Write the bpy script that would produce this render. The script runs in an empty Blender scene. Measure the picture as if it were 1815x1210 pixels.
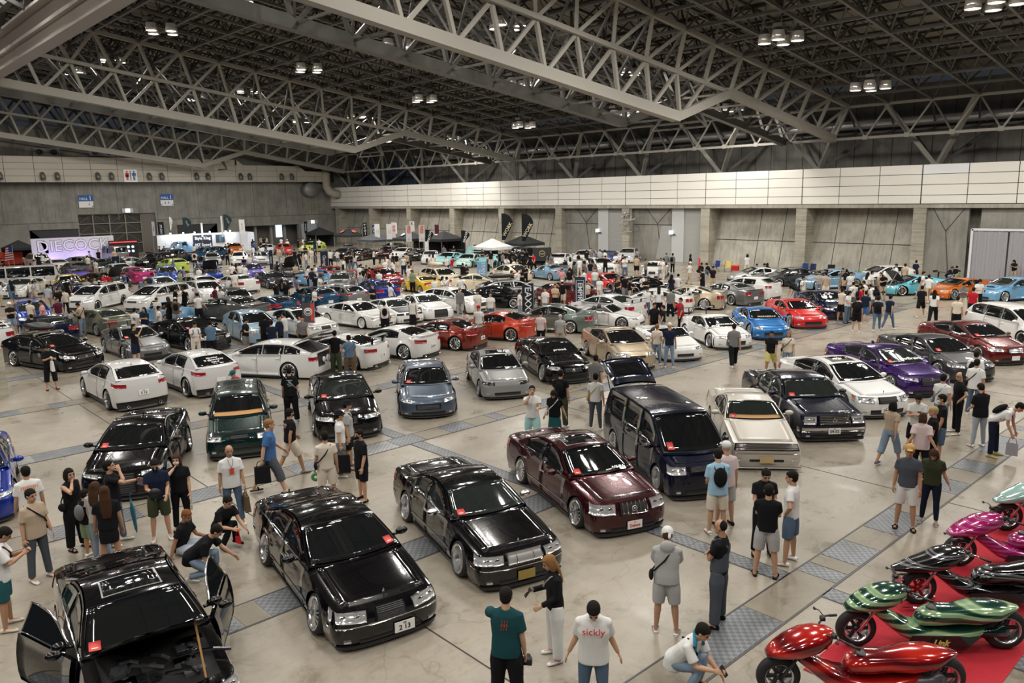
import bpy, bmesh, math, random
import numpy as np
from mathutils import Vector, Matrix, Euler
C = bpy.context.scene.collection
sc = bpy.context.scene
# ---------------------------------------------------------------- camera (hall axes: X away-right, Y away-left, Z up)
RX = (0.73482634, -0.13624657, 0.66442992)
RY = (-0.67801753, -0.12162216, 0.72491398)
RZ = (-0.01795764, -0.98318102, -0.18174873)
RM = np.array([RX, RY, RZ]); FP = 1394.728; EYE = 6.7
cd = bpy.data.cameras.new('camera'); cam = bpy.data.objects.new('camera', cd); C.objects.link(cam)
cd.sensor_width = 36; cd.lens = FP / 1815 * 36; cd.clip_end = 400
m = Matrix.Identity(4)
for i in range(3):
    m[i][0], m[i][1], m[i][2] = RM[i][0], -RM[i][1], -RM[i][2]
m.translation = (0, 0, EYE); cam.matrix_world = m
sc.camera = cam
# ---------------------------------------------------------------- world, exposure, render limits
w = bpy.data.worlds.new('world'); sc.world = w; w.use_nodes = True
w.node_tree.nodes['Background'].inputs[0].default_value = (.75, .85, 1, 1)
w.node_tree.nodes['Background'].inputs[1].default_value = .03
sc.view_settings.view_transform = 'Standard'; sc.view_settings.look = 'None'
sc.view_settings.exposure = 0.0; sc.view_settings.gamma = 1; sc.view_settings.use_curve_mapping = False
cy = sc.cycles
cy.max_bounces = 5; cy.diffuse_bounces = 2; cy.glossy_bounces = 3; cy.transmission_bounces = 3
cy.caustics_reflective = False; cy.caustics_refractive = False
cy.use_adaptive_sampling = True; cy.adaptive_threshold = 0.03; cy.sample_clamp_indirect = 4
cy.use_denoising = True
# ---------------------------------------------------------------- hall lamps: clusters of four high-bay reflectors
LAMP_W = 205.0
ld = bpy.data.lights.new('bay_lamp_light', 'AREA'); ld.shape = 'DISK'; ld.size = .62; ld.energy = LAMP_W; ld.color = (1.0, .955, .88)
LAMP_X = [-14.0, -1.5, 11.0, 23.2, 35.3, 47.5, 60.7]
LAMP_Y = [-9.0, 2.6, 14.6, 26.5, 38.4, 50.6, 63.7, 76.0, 88.3, 102.4]
def roof_z(x):            # height of the lower chord layer over the hall
    return 13.3 + .142 * (64.7 - x) if x > 12 else 13.3 + .142 * 52.7 - .142 * (12 - x) * .6
random.seed(7)
# ---------------------------------------------------------------- helpers
def ray(px, py):
    return RM @ np.array([px - 907.5, py - 605.0, FP])
def G(px, py, z=0.0):     # where the pixel of the photograph meets the level z
    d = ray(px, py); t = (z - EYE) / d[2]; return Vector(d * t) + Vector((0, 0, EYE))
def onX(px, py, x):
    d = ray(px, py); t = x / d[0]; return Vector(d * t) + Vector((0, 0, EYE))
def onY(px, py, y):
    d = ray(px, py); t = y / d[1]; return Vector(d * t) + Vector((0, 0, EYE))
def to_px(p):
    c = RM.T @ (np.array(p, float) - [0, 0, EYE]); return 907.5 + FP * c[0] / c[2], 605 + FP * c[1] / c[2], c[2]
class MB:
    def __init__(s): s.v = []; s.f = []; s.m = []
    def add(s, vs, fs, mi=0):
        n = len(s.v); s.v += [tuple(map(float, a)) for a in vs]; s.f += [tuple(n + i for i in f) for f in fs]; s.m += [mi] * len(fs)
    def box(s, a, b, mi=0):
        x0, y0, z0 = a; x1, y1, z1 = b
        s.add([(x0,y0,z0),(x1,y0,z0),(x1,y1,z0),(x0,y1,z0),(x0,y0,z1),(x1,y0,z1),(x1,y1,z1),(x0,y1,z1)],
              [(0,3,2,1),(4,5,6,7),(0,1,5,4),(1,2,6,5),(2,3,7,6),(3,0,4,7)], mi)
    def cbox(s, c, d, mi=0):
        s.box([c[i]-d[i]/2 for i in range(3)], [c[i]+d[i]/2 for i in range(3)], mi)
    def beam(s, p, q, w, h=None, mi=0, caps=True, n=4):
        p = Vector(p); q = Vector(q); h = h or w; d = (q-p).normalized()
        up = Vector((0,0,1)) if abs(d.z) < .95 else Vector((0,1,0))
        a = d.cross(up).normalized(); b = a.cross(d).normalized()
        vs = []
        for c in (p, q):
            for k in range(n):
                if n == 4: sx, sy = ((-1,-1),(1,-1),(1,1),(-1,1))[k]
                else: sx, sy = math.cos(6.28318*k/n), math.sin(6.28318*k/n)
                vs.append(c + a*(sx*w/2) + b*(sy*h/2))
        fs = [(k, (k+1) % n, n+(k+1) % n, n+k) for k in range(n)]
        if caps: fs += [tuple(range(n))[::-1], tuple(range(n, 2*n))]
        s.add(vs, fs, mi)
    def tube(s, pts, rad, n=8, mi=0):       # rad: number or list; round tube through points with capped ends
        pts = [Vector(p) for p in pts]; rad = rad if isinstance(rad, (list, tuple)) else [rad]*len(pts)
        rings = []; a0 = None
        for i, p in enumerate(pts):
            d = (pts[min(i+1, len(pts)-1)] - pts[max(i-1, 0)]).normalized()
            if a0 is None:
                a0 = d.cross(Vector((0,0,1)) if abs(d.z) < .9 else Vector((0,1,0))).normalized()
            a = (a0 - d*a0.dot(d)).normalized(); a0 = a; b = d.cross(a)
            rings.append([p + (a*math.cos(6.28318*k/n) + b*math.sin(6.28318*k/n))*rad[i] for k in range(n)])
        vs = [v for r in rings for v in r]
        fs = [(i*n+k, i*n+(k+1) % n, (i+1)*n+(k+1) % n, (i+1)*n+k) for i in range(len(pts)-1) for k in range(n)]
        fs += [tuple(range(n))[::-1], tuple(range((len(pts)-1)*n, len(pts)*n))]
        s.add(vs, fs, mi)
    def lathe(s, prof, n=24, axis='y', c=(0,0,0), mi=0, close=False):   # prof: list of (r, h)
        vs = []
        for r, h in prof:
            for k in range(n):
                a = 6.283185*k/n; u, v = r*math.cos(a), r*math.sin(a)
                p = (u, h, v) if axis == 'y' else (u, v, h) if axis == 'z' else (h, u, v)
                vs.append((c[0]+p[0], c[1]+p[1], c[2]+p[2]))
        fs = [(i*n+k, i*n+(k+1) % n, (i+1)*n+(k+1) % n, (i+1)*n+k) for i in range(len(prof)-1) for k in range(n)]
        s.add(vs, fs, mi)
    def ell(s, c, r, nu=12, nv=8, rot=None, mi=0):
        vs = []
        for j in range(nv+1):
            t = math.pi*j/nv
            for k in range(nu):
                a = 6.283185*k/nu
                p = Vector((r[0]*math.sin(t)*math.cos(a), r[1]*math.sin(t)*math.sin(a), r[2]*math.cos(t)))
                if rot is not None: p = rot @ p
                vs.append(p + Vector(c))
        fs = [(j*nu+k, (j+1)*nu+k, (j+1)*nu+(k+1) % nu, j*nu+(k+1) % nu) for j in range(nv) for k in range(nu)]
        s.add(vs, fs, mi)
    def grid(s, P, flip=False, mi=0):       # P: (n, m, 3) array
        n, m_ = P.shape[:2]
        fs = []
        for i in range(n-1):
            for j in range(m_-1):
                q = (i*m_+j, (i+1)*m_+j, (i+1)*m_+j+1, i*m_+j+1)
                fs.append(q[::-1] if flip else q)
        s.add(P.reshape(-1, 3), fs, mi)
    def mesh(s, name, mats, smooth=True, weld=True, angle=None):
        me = bpy.data.meshes.new(name); me.from_pydata(s.v, [], s.f)
        for mt in (mats if isinstance(mats, (list, tuple)) else [mats]): me.materials.append(mt)
        if any(s.m): me.polygons.foreach_set('material_index', s.m)
        if weld:
            bm = bmesh.new(); bm.from_mesh(me); bmesh.ops.remove_doubles(bm, verts=bm.verts, dist=1e-4)
            bm.faces.ensure_lookup_table(); bm.to_mesh(me); bm.free()
        if smooth:
            me.polygons.foreach_set('use_smooth', [True]*len(me.polygons))
            if angle: me.set_sharp_from_angle(angle=math.radians(angle))
        me.update(); return me
def link(name, me, parent=None, loc=None, rot=None, mw=None):
    o = bpy.data.objects.new(name, me); C.objects.link(o)
    if parent is not None: o.parent = parent
    if mw is not None: o.matrix_basis = mw
    if loc is not None: o.location = loc
    if rot is not None: o.rotation_euler = rot
    return o
def tag(o, label=None, cat=None, group=None, kind=None):
    if label: o['label'] = label
    if cat: o['category'] = cat
    if group: o['group'] = group
    if kind: o['kind'] = kind
    return o
def empty(name, loc=(0,0,0), rz=0):
    o = bpy.data.objects.new(name, None); C.objects.link(o); o.location = loc; o.rotation_euler = (0,0,rz); return o
# ---------------------------------------------------------------- materials
MC = {}
def mat(name, col=(.5,.5,.5), rough=.5, metal=0.0, coat=0.0, emit=None, estr=1.0, noise=None, bump=0.0, spec=None):
    if name in MC: return MC[name]
    mt = bpy.data.materials.new(name); mt.use_nodes = True; nt = mt.node_tree; b = nt.nodes['Principled BSDF']
    b.inputs['Base Color'].default_value = (*col, 1); b.inputs['Roughness'].default_value = rough
    b.inputs['Metallic'].default_value = metal; b.inputs['Coat Weight'].default_value = coat; b.inputs['Coat Roughness'].default_value = .03
    if spec is not None: b.inputs['Specular IOR Level'].default_value = spec
    if emit: b.inputs['Emission Color'].default_value = (*emit, 1); b.inputs['Emission Strength'].default_value = estr
    if noise or bump:
        tc = nt.nodes.new('ShaderNodeTexCoord'); nz = nt.nodes.new('ShaderNodeTexNoise')
        nz.inputs['Scale'].default_value = noise[0] if noise else 20; nz.inputs['Detail'].default_value = 4
        nt.links.new(tc.outputs['Object'], nz.inputs['Vector'])
        if noise:
            mx = nt.nodes.new('ShaderNodeMix'); mx.data_type = 'RGBA'
            k = noise[1]
            mx.inputs[6].default_value = (*[c*(1-k) for c in col], 1); mx.inputs[7].default_value = (*[min(1, c*(1+k)) for c in col], 1)
            nt.links.new(nz.outputs['Fac'], mx.inputs[0]); nt.links.new(mx.outputs[2], b.inputs['Base Color'])
        if bump:
            bp = nt.nodes.new('ShaderNodeBump'); bp.inputs['Strength'].default_value = bump; bp.inputs['Distance'].default_value = .02
            nt.links.new(nz.outputs['Fac'], bp.inputs['Height']); nt.links.new(bp.outputs['Normal'], b.inputs['Normal'])
    MC[name] = mt; return mt
def ramp(nt, fac, stops):
    r = nt.nodes.new('ShaderNodeValToRGB'); el = r.color_ramp.elements
    while len(el) < len(stops): el.new(.5)
    for e, (p, c) in zip(el, stops): e.position = p; e.color = (*c, 1)
    nt.links.new(fac, r.inputs[0]); return r.outputs[0]
def noise_node(nt, vec, scale, detail=5, rough=.55, dist=0):
    n = nt.nodes.new('ShaderNodeTexNoise'); n.inputs['Scale'].default_value = scale; n.inputs['Detail'].default_value = detail
    n.inputs['Roughness'].default_value = rough; n.inputs['Distortion'].default_value = dist; nt.links.new(vec, n.inputs['Vector']); return n.outputs['Fac']
def mixc(nt, a, b, fac, mode='MIX'):
    x = nt.nodes.new('ShaderNodeMix'); x.data_type = 'RGBA'; x.blend_type = mode
    for sock, v in ((0, fac), (6, a), (7, b)):
        if isinstance(v, (int, float)): x.inputs[sock].default_value = v
        elif isinstance(v, tuple): x.inputs[sock].default_value = (*v, 1)
        else: nt.links.new(v, x.inputs[sock])
    return x.outputs[2]
def scaled(nt, vec, s):
    mp = nt.nodes.new('ShaderNodeMapping'); mp.inputs['Scale'].default_value = s; nt.links.new(vec, mp.inputs['Vector']); return mp.outputs[0]
def floor_mat(name, base, dark, light, rough0=.22):
    mt = bpy.data.materials.new(name); mt.use_nodes = True; nt = mt.node_tree; b = nt.nodes['Principled BSDF']
    geo = nt.nodes.new('ShaderNodeNewGeometry'); P = geo.outputs['Position']
    n1 = noise_node(nt, P, .22, 6, .6, .6); n2 = noise_node(nt, P, .9, 9, .72, .35); n3 = noise_node(nt, P, 7, 6, .7)
    c = ramp(nt, n1, [(.3, dark), (.5, base), (.72, light)])
    c2 = ramp(nt, n2, [(.30, (.60,.57,.51)), (.47, (.93,.92,.895)), (.7, (1,1,1))]); c = mixc(nt, c, c2, 1.0, 'MULTIPLY')
    c3 = ramp(nt, n3, [(.3, (.80,.79,.77)), (.5, (1,1,1))]); c = mixc(nt, c, c3, .7, 'MULTIPLY')
    tr = ramp(nt, noise_node(nt, scaled(nt, P, (.25, 2.2, 1)), 1.2, 4, .6, 2.0), [(.58, (1,1,1)), (.66, (.80,.74,.64)), (.74, (1,1,1))]); c = mixc(nt, c, tr, .45, 'MULTIPLY')
    vo = nt.nodes.new('ShaderNodeTexVoronoi'); vo.feature = 'DISTANCE_TO_EDGE'; vo.inputs['Scale'].default_value = .32
    wp = nt.nodes.new('ShaderNodeVectorMath'); wp.operation = 'ADD'
    nzc = nt.nodes.new('ShaderNodeTexNoise'); nzc.inputs['Scale'].default_value = 1.6; nt.links.new(P, nzc.inputs['Vector'])
    nt.links.new(P, wp.inputs[0]); nt.links.new(nzc.outputs['Color'], wp.inputs[1]); nt.links.new(wp.outputs[0], vo.inputs['Vector'])
    ck = ramp(nt, vo.outputs['Distance'], [(0, (.55,.53,.50)), (.006, (1,1,1))]); c = mixc(nt, c, ck, .55, 'MULTIPLY')
    sp = ramp(nt, noise_node(nt, P, 16, 2, .5), [(.235, (.30,.28,.27)), (.27, (1,1,1))]); c = mixc(nt, c, sp, .8, 'MULTIPLY')
    nt.links.new(c, b.inputs['Base Color'])
    rr = nt.nodes.new('ShaderNodeMapRange'); rr.inputs['From Min'].default_value = .3; rr.inputs['From Max'].default_value = .7
    rr.inputs['To Min'].default_value = rough0; rr.inputs['To Max'].default_value = rough0+.22; nt.links.new(n2, rr.inputs[0]); nt.links.new(rr.outputs[0], b.inputs['Roughness'])
    bp = nt.nodes.new('ShaderNodeBump'); bp.inputs['Strength'].default_value = .12; bp.inputs['Distance'].default_value = .01
    nt.links.new(n2, bp.inputs['Height']); nt.links.new(bp.outputs['Normal'], b.inputs['Normal'])
    MC[name] = mt; return mt
def concrete(name, base, board=0.0, stain=.25, axis='Z'):
    mt = bpy.data.materials.new(name); mt.use_nodes = True; nt = mt.node_tree; b = nt.nodes['Principled BSDF']
    geo = nt.nodes.new('ShaderNodeNewGeometry'); P = geo.outputs['Position']
    n1 = noise_node(nt, P, .5, 6, .6, .3)
    c = ramp(nt, n1, [(.3, tuple(v*(1-stain) for v in base)), (.7, tuple(min(1, v*(1+stain*.6)) for v in base))])
    st = noise_node(nt, scaled(nt, P, (3.5, 3.5, .25) if axis == 'Z' else (.3, .3, 7)), 1.0, 5, .7)
    c = mixc(nt, c, ramp(nt, st, [(.35, (.66,.65,.62)), (.55, (1,1,1))]), board, 'MULTIPLY')
    n3 = noise_node(nt, P, 9, 4, .6); c = mixc(nt, c, ramp(nt, n3, [(.3, (.8,.8,.8)), (.6, (1,1,1))]), .5, 'MULTIPLY')
    nt.links.new(c, b.inputs['Base Color']); b.inputs['Roughness'].default_value = .8
    MC[name] = mt; return mt
def tread_mat(name, base):
    mt = bpy.data.materials.new(name); mt.use_nodes = True; nt = mt.node_tree; b = nt.nodes['Principled BSDF']
    geo = nt.nodes.new('ShaderNodeNewGeometry'); P = geo.outputs['Position']
    ck = nt.nodes.new('ShaderNodeTexChecker'); ck.inputs['Scale'].default_value = 14; nt.links.new(P, ck.inputs['Vector'])
    ck.inputs['Color1'].default_value = (*base, 1); ck.inputs['Color2'].default_value = (*[v*.62 for v in base], 1)
    n = ramp(nt, noise_node(nt, P, 2, 5), [(.3, (.7,.7,.7)), (.7, (1.1,1.1,1.1))])
    nt.links.new(mixc(nt, ck.outputs['Color'], n, 1.0, 'MULTIPLY'), b.inputs['Base Color'])
    b.inputs['Roughness'].default_value = .42; b.inputs['Metallic'].default_value = .35
    MC[name] = mt; return mt
M_FLOOR = floor_mat('floor_concrete', (.31,.276,.228), (.225,.196,.155), (.38,.345,.292))
M_FLOOR2 = floor_mat('plate_concrete', (.235,.205,.16), (.18,.155,.115), (.28,.25,.20), .3)
M_TREAD = tread_mat('steel_tread', (.22,.235,.255))
M_TREAD2 = tread_mat('steel_tread_pale', (.36,.37,.37))
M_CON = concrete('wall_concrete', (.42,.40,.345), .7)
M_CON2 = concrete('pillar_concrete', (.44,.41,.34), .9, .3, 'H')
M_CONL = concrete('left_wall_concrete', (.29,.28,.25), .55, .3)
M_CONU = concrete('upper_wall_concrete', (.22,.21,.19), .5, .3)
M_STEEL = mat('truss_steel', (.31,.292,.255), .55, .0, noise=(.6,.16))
M_STEELD = mat('frame_and_shade_steel', (.115,.11,.10), .5, .0, noise=(.8,.15))  # dark steel of the space frame, doubling as painted shade on far truss faces
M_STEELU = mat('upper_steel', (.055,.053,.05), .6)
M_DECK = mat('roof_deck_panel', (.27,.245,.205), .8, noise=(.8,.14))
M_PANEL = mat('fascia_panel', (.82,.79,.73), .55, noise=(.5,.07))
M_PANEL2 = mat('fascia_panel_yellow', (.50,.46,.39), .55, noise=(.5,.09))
M_PANELW = mat('fascia_panel_white', (.80,.82,.84), .5)
M_SEAM = mat('seam_dark', (.02,.02,.02), .7)
M_WHITE = mat('white_plain', (.8,.8,.8), .6)
M_BLACKC = mat('black_canvas', (.022,.024,.028), .8)
M_GREYD = mat('dark_grey_metal', (.07,.07,.075), .45, .3)
M_DUCT = mat('duct_galvanised', (.5,.5,.49), .35, .6)
M_SHUT = mat('shutter_grey', (.40,.40,.385), .55, noise=(.6,.05))
M_DOORG = mat('door_grey', (.52,.53,.53), .5)
M_CURT = mat('curtain_grey', (.36,.35,.38), .8)
M_LAMPG = mat('lamp_glass', (.85,.82,.76), .1, .6)
M_LAMPE = mat('lamp_lens', (1,.95,.85), .3, emit=(1,.955,.88), estr=9)
M_BLUE = mat('sign_blue', (.01,.10,.36), .4); M_RED = mat('sign_red', (.55,.02,.03), .5); M_INK = mat('ink_black', (.01,.01,.012), .5); M_PW = mat('print_white', (.85,.85,.85), .5)
# ================================================================ the hall
XW, YW = 64.45, 112.0
fl = MB(); fl.box((-30, -14, -.4), (80, 124, 0)); o = link('floor', fl.mesh('floor', M_FLOOR, False)); tag(o, kind='structure')
fj = MB()
for x in (6.67, -4.4, 17.8, 28.9, 40.0, 51.1): fj.box((x-.012, -12, .001), (x+.012, YW-2, .004))
for o_, kk in ((link('seam', fj.mesh('floor_seam', M_SEAM, False), o), 'stuff'),): tag(o_, kind=kk)
# service pits: strips of cover plates, one plate one object
random.seed(11)
unit = {}
def unit_box(mt):
    if mt.name not in unit:
        b = MB(); b.box((0, 0, 0), (1, 1, 1)); unit[mt.name] = b.mesh('unit', mt, False)
    return unit[mt.name]
def ubox(name, a, b, mt, parent=None):
    mw = Matrix.Translation(a) @ Matrix.Diagonal((b[0]-a[0], b[1]-a[1], b[2]-a[2], 1))
    return link(name, unit_box(mt), parent, mw=mw)
kerb = MB()
for k in range(-2, 18):
    y0 = 5.55 + 5.9*k; y1 = y0 + .74
    if y1 > YW - 3: break
    kerb.box((-6, y0-.03, .001), (XW-4, y0, .008)); kerb.box((-6, y1, .001), (XW-4, y1+.03, .008))
    if k > 5: continue
    x = 1.0 if k >= 0 else 4; alt = 0
    while x < (46 if k > 1 else 34):
        ln = random.choice([.45, .9, 1.3, .9, 1.8]) ; r = random.random()
        if k >= 1 and not (random.random() < .8): r = .4
        mt = M_TREAD if (alt % 2 == 0) else (M_FLOOR2 if r < .9 else M_TREAD2)
        ubox('cover_plate', (x+.012, y0+.01, .0), (x+ln-.012, y1-.01, .007 + .002*random.random()), mt, o)
        x += ln; alt += 1
cx_ = 12.02
y = 1.0
while y < 60:
    ln = 2.4
    ubox('trench_plate', (cx_, y+.01, 0), (cx_+.36, y+ln-.01, .008), M_TREAD, o); y += ln
for xx in (cx_-.02, cx_+.38): kerb.box((xx-.01, 0, .001), (xx+.01, 100, .007))
tag(link('strip_edge', kerb.mesh('strip_edge', M_GREYD, False), o), kind='stuff')
# ---- right wall: pillars, leaning concrete, fascia
def S(name, mb, mt, parent=None, **k):
    ob = link(name, mb.mesh(name, mt, False), parent)
    if parent is None: tag(ob, kind='structure')
    return ob
wr_ = MB()
wr_.add([(XW+.7, -14, 0), (XW+.7, YW, 0), (XW+2.0, YW, 5.4), (XW+2.0, -14, 5.4)], [(0,1,2,3)])
wr_.add([(XW+.7, -14, 0), (XW+.7, YW, 0), (XW+3, YW, 0), (XW+3, -14, 0)], [(0,1,2,3)])
wall_r = S('wall_right', wr_, M_CON)
PY = [23.75 + 9.62*k for k in range(-4, 10)]
OPEN = {4: 'plain'}
lam = MB()
for i, py in enumerate(PY):
    b = MB(); b.add([(XW, py-.48, 0), (XW, py+.48, 0), (XW, py+.48, 5.26), (XW, py-.48, 5.26), (XW+.9, py-.48, 0), (XW+.9, py+.48, 0), (XW+2.2, py+.48, 5.26), (XW+2.2, py-.48, 5.26)],
                    [(3,2,1,0), (0,4,7,3), (1,2,6,5), (4,5,6,7)])
    link('pillar', b.mesh('pillar', M_CON2, False), wall_r)
sl = MB()                                    # formwork joints on the leaning wall
for y in np.arange(-10, YW, 2.405):
    if 40.5 < y < 52.5 or 52.5 < y < 61.0: continue
    sl.beam((XW+.69, y, 0), (XW+1.97, y, 5.3), .05, .03)
for py in PY[:-1]:
    if 42 < py < 60: continue
    sl.beam((XW+1.24, py+.5, 2.3), (XW+1.24, py+9.1, 2.3), .04, .05)
tag(link('wall_joint', sl.mesh('wall_joint', M_SEAM, False), wall_r), kind='stuff')
bm_ = MB(); bm_.box((XW-.05, -14, 5.24), (XW+3, YW, 5.52)); S('trim_1', bm_, M_CON)
fb = MB(); fb.box((XW+.08, -14, 5.5), (XW+2.6, YW, 8.46)); fas_r = S('trim_2', fb, M_SEAM)
rows_r = [5.55, 6.20, 6.98, 7.76, 8.49]
for i in range(-9, 28):
    ya = 23.75 + 3.207*i
    for j in range(4):
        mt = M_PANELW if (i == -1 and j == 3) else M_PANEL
        ubox('panel', (XW, ya+.03 if i % 3 else ya+.06, rows_r[j]+.02), (XW+.1, ya+3.207-.03, rows_r[j+1]-.02), mt, fas_r)
# doors and shutters in the two bays with openings; deep bay with curtains at the right
def bayx(n, mb, mt, par=wall_r): return link(n, mb.mesh(n, mt, False), par)
for py in (42.99, 52.61):
    b = MB(); b.box((XW+.55, py+.5, 0), (XW+.75, py+1.0, 5.24)); b.box((XW+.55, py+.5, 0), (XW+2.4, py+.6, 5.24))
    d = MB(); d.box((XW+.45, py+2.7, 0), (XW+.62, py+4.1, 5.24)); bayx('shutter_pillar', d, M_DOORG)
    s_ = MB()
    for k in range(52): s_.box((XW+.60 + .012*(k % 2), py+.45, .1*k+.005), (XW+.7, py+2.7, .1*k+.095))
    bayx('roller_shutter', s_, M_SHUT)
    wl = MB(); wl.box((XW+.66, py+4.1, 0), (XW+.9, py+9.1, 5.24)); bayx('bay_wall', wl, M_CONL)
    jn = MB(); jn.beam((XW+.64, py+4.4, 5.2), (XW+.64, py+6.0, 3.7), .05, .03); jn.beam((XW+.64, py+7.4, 5.2), (XW+.64, py+6.0, 3.7), .05, .03)
    jn.beam((XW+.64, py+6.0, 3.7), (XW+.64, py+5.4, 0), .05, .03); jn.beam((XW+.64, py+4.1, 3.6), (XW+.64, py+9.0, 3.6), .04, .04)
    bayx('wall_crease', jn, M_SEAM)
    fr = MB(); fr.box((XW+.3, py+3.6, 2.6), (XW+.36, py+4.3, 2.72)); fr.box((XW+.3, py+3.9, 2.66), (XW+.36, py+4.35, 3.05), 1)
    link('exit_sign', fr.mesh('exit_sign', [M_GREYD, mat('sign_lit', (.8,.9,.85), .5, emit=(.85,1,.95), estr=1.2)], False), wall_r)
b = MB(); b.add([(XW+.6, 46.9+.5+.0, 0), (XW+.6, 48.9, 0), (XW+.6, 48.4, 3.3), (XW+.6, 47.0, 3.3)], [(3,2,1,0)])
rb = MB()
for k in range(34): rb.box((XW+.56+.012*(k % 2), 47.0+.0, .1*k+.1), (XW+.6, 49.1-.02*k, .1*k+.19))
link('shutter_half', rb.mesh('shutter_half', M_SHUT, False), wall_r)
# pipework rack on the pillar between the two shutter bays
rk = MB(); y0 = 52.2
rk.beam((XW-.35, y0-.6, 2.9), (XW-.35, y0-.6, 5.2), .07); rk.beam((XW-.35, y0+.5, 2.9), (XW-.35, y0-.7, 2.9), .07); rk.beam((XW-.1, y0, 2.9), (XW-.6, y0, 2.9), .07)
for k in range(16):
    a = Vector((XW-.35+random.uniform(-.2,.2), y0+random.uniform(-.35,.6), random.uniform(3.0, 4.9)))
    rk.tube([a, a+Vector((random.uniform(-.2,.2), random.uniform(-.3,.3), random.uniform(-.3,.3)))], .07, 8)
rk.tube([(XW-.4, y0+.5, 3.8), (XW-.7, y0-1.4, 4.2)], .06, 8)
ob = link('valve_rack', rk.mesh('valve_rack', M_DUCT)); tag(ob, 'cluster of grey valves and pipes hung on the pillar between the roller shutters', 'pipework')
# deep bay right of the last pillar
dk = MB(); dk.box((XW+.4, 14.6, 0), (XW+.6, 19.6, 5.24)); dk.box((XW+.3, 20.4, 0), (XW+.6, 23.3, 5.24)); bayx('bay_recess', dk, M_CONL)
jn = MB(); jn.beam((XW+.28, 22.9, 5.2), (XW+.28, 21.9, 3.5), .05, .03); jn.beam((XW+.28, 20.7, 5.2), (XW+.28, 21.9, 3.5), .05, .03); jn.beam((XW+.28, 21.9, 3.5), (XW+.28, 21.5, 0), .05, .03); bayx('wall_crease', jn, M_SEAM)
fr = MB(); fr.box((XW-.1, 19.9, 0), (XW+.1, 20.06, 3.72)); fr.box((XW-.1, 14.3, 3.6), (XW+.1, 20.0, 3.76)); fr.box((XW-.1, 15.2, 0), (XW+.1, 15.3, 3.6))
bayx('curtain_frame', fr, mat('rail_pale', (.75,.75,.78), .4))
for ya, yb in ((15.35, 17.55), (17.65, 19.88)):
    n = 60; P = np.zeros((n, 2, 3))
    for i in range(n):
        yy = ya+(yb-ya)*i/(n-1); xx = XW-.02+.035*math.sin(i*1.1)+.02*math.sin(i*.37)
        P[i, 0] = (xx, yy, .05); P[i, 1] = (xx+.01, yy, 3.6)
    c_ = MB(); c_.grid(P); tag(link('curtain', c_.mesh('curtain', M_CURT)), 'grey curtain in the wide opening, ' + ('half nearer the pillar' if yb > 18 else 'half farther from the pillar'), 'curtain')
# upper wall, duct, high curtain
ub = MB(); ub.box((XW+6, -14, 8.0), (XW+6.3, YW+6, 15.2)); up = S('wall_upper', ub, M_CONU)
uj = MB()
for y in np.arange(-13, YW+6, 1.6): uj.box((XW+5.98, y-.02, 8), (XW+6.0, y+.02, 14.4))
tag(link('wall_joint', uj.mesh('upper_joint', M_SEAM, False), up), kind='stuff')
lg = MB(); lg.box((XW+2.4, -14, 8.3), (XW+6.1, YW+6, 8.45)); S('trim_3', lg, M_CONU)
dz = 12.1
for ya, yb in ((-12, 38.0), (41.5, 56.5), (58.5, 95)):
    d = MB(); d.tube([(XW+4.4, ya, dz)] + [(XW+4.4, yy, dz) for yy in np.arange(ya+3, yb, 3)] + [(XW+4.4, yb-.6, dz), (XW+4.4, yb-.15, dz+.35), (XW+4.4, yb, dz+1.2)], .36, 14)
    t = link('air_duct', d.mesh('air_duct', M_DUCT)); tag(t, {-12: 'long silver round air duct high on the upper wall at the right end', 41.5: 'short silver round air duct high behind the middle struts', 58.5: 'long silver round air duct high behind the far struts'}[ya], 'duct')
    c2 = MB()
    for yy in np.arange(ya+3, yb-1, 6): c2.lathe([(.37, yy-.05), (.40, yy-.05), (.40, yy+.05), (.37, yy+.05)], 14, 'y', (XW+4.4, 0, dz))
    link('duct_collar', c2.mesh('duct_collar', M_DUCT), t)
P = np.zeros((80, 2, 3))
for i in range(80):
    yy = 96+15*i/79; P[i, 0] = (XW+5.2+.12*math.sin(i*1.3), yy, 8.4); P[i, 1] = (XW+5.2+.1*math.sin(i*1.3), yy, 12.2)
c_ = MB(); c_.grid(P); tag(link('drape', c_.mesh('drape', mat('navy_drape', (.035,.05,.085), .8))), 'dark blue drape hanging above the far corner of the fascia', 'curtain')
# ---- left (far) wall
YF = 110.5
wl = MB(); wl.box((-30, YW, 4.4), (28.1, YW+.5, 16)); wl.box((28.1, YW, 5.35), (37.6, YW+.5, 16)); wl.box((37.6, YW, 4.4), (80, YW+.5, 16))
wl.box((-30, YW-.12, 0), (22.5, YW+.5, 4.36)); wl.box((22.5, YW-.12, 3.6), (28.1, YW+.5, 4.36)); wl.box((37.6, YW-.12, 0), (40.3, YW+.5, 4.36)); wl.box((40.3, YW-.12, 3.6), (45.9, YW+.5, 4.36)); wl.box((45.9, YW-.12, 0), (49.9, YW+.5, 4.36))
wl.box((49.9, YW-.12, 3.05), (58.6, YW+.5, 4.36)); wl.box((58.6, YW-.12, 0), (80, YW+.5, 4.36))
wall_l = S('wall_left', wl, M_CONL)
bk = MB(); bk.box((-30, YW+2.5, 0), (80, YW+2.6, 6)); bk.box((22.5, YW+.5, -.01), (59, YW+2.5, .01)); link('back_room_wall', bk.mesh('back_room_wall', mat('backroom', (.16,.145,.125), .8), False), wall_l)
jl = MB()
for x in [20.0, 23.9, 28.1, 33.0, 37.9, 43.6, 47.6, 51.7, 56.9, 61.0]:
    jl.box((x-.03, YW-.02, 4.5), (x+.03, YW+.01, 9.3))
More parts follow.
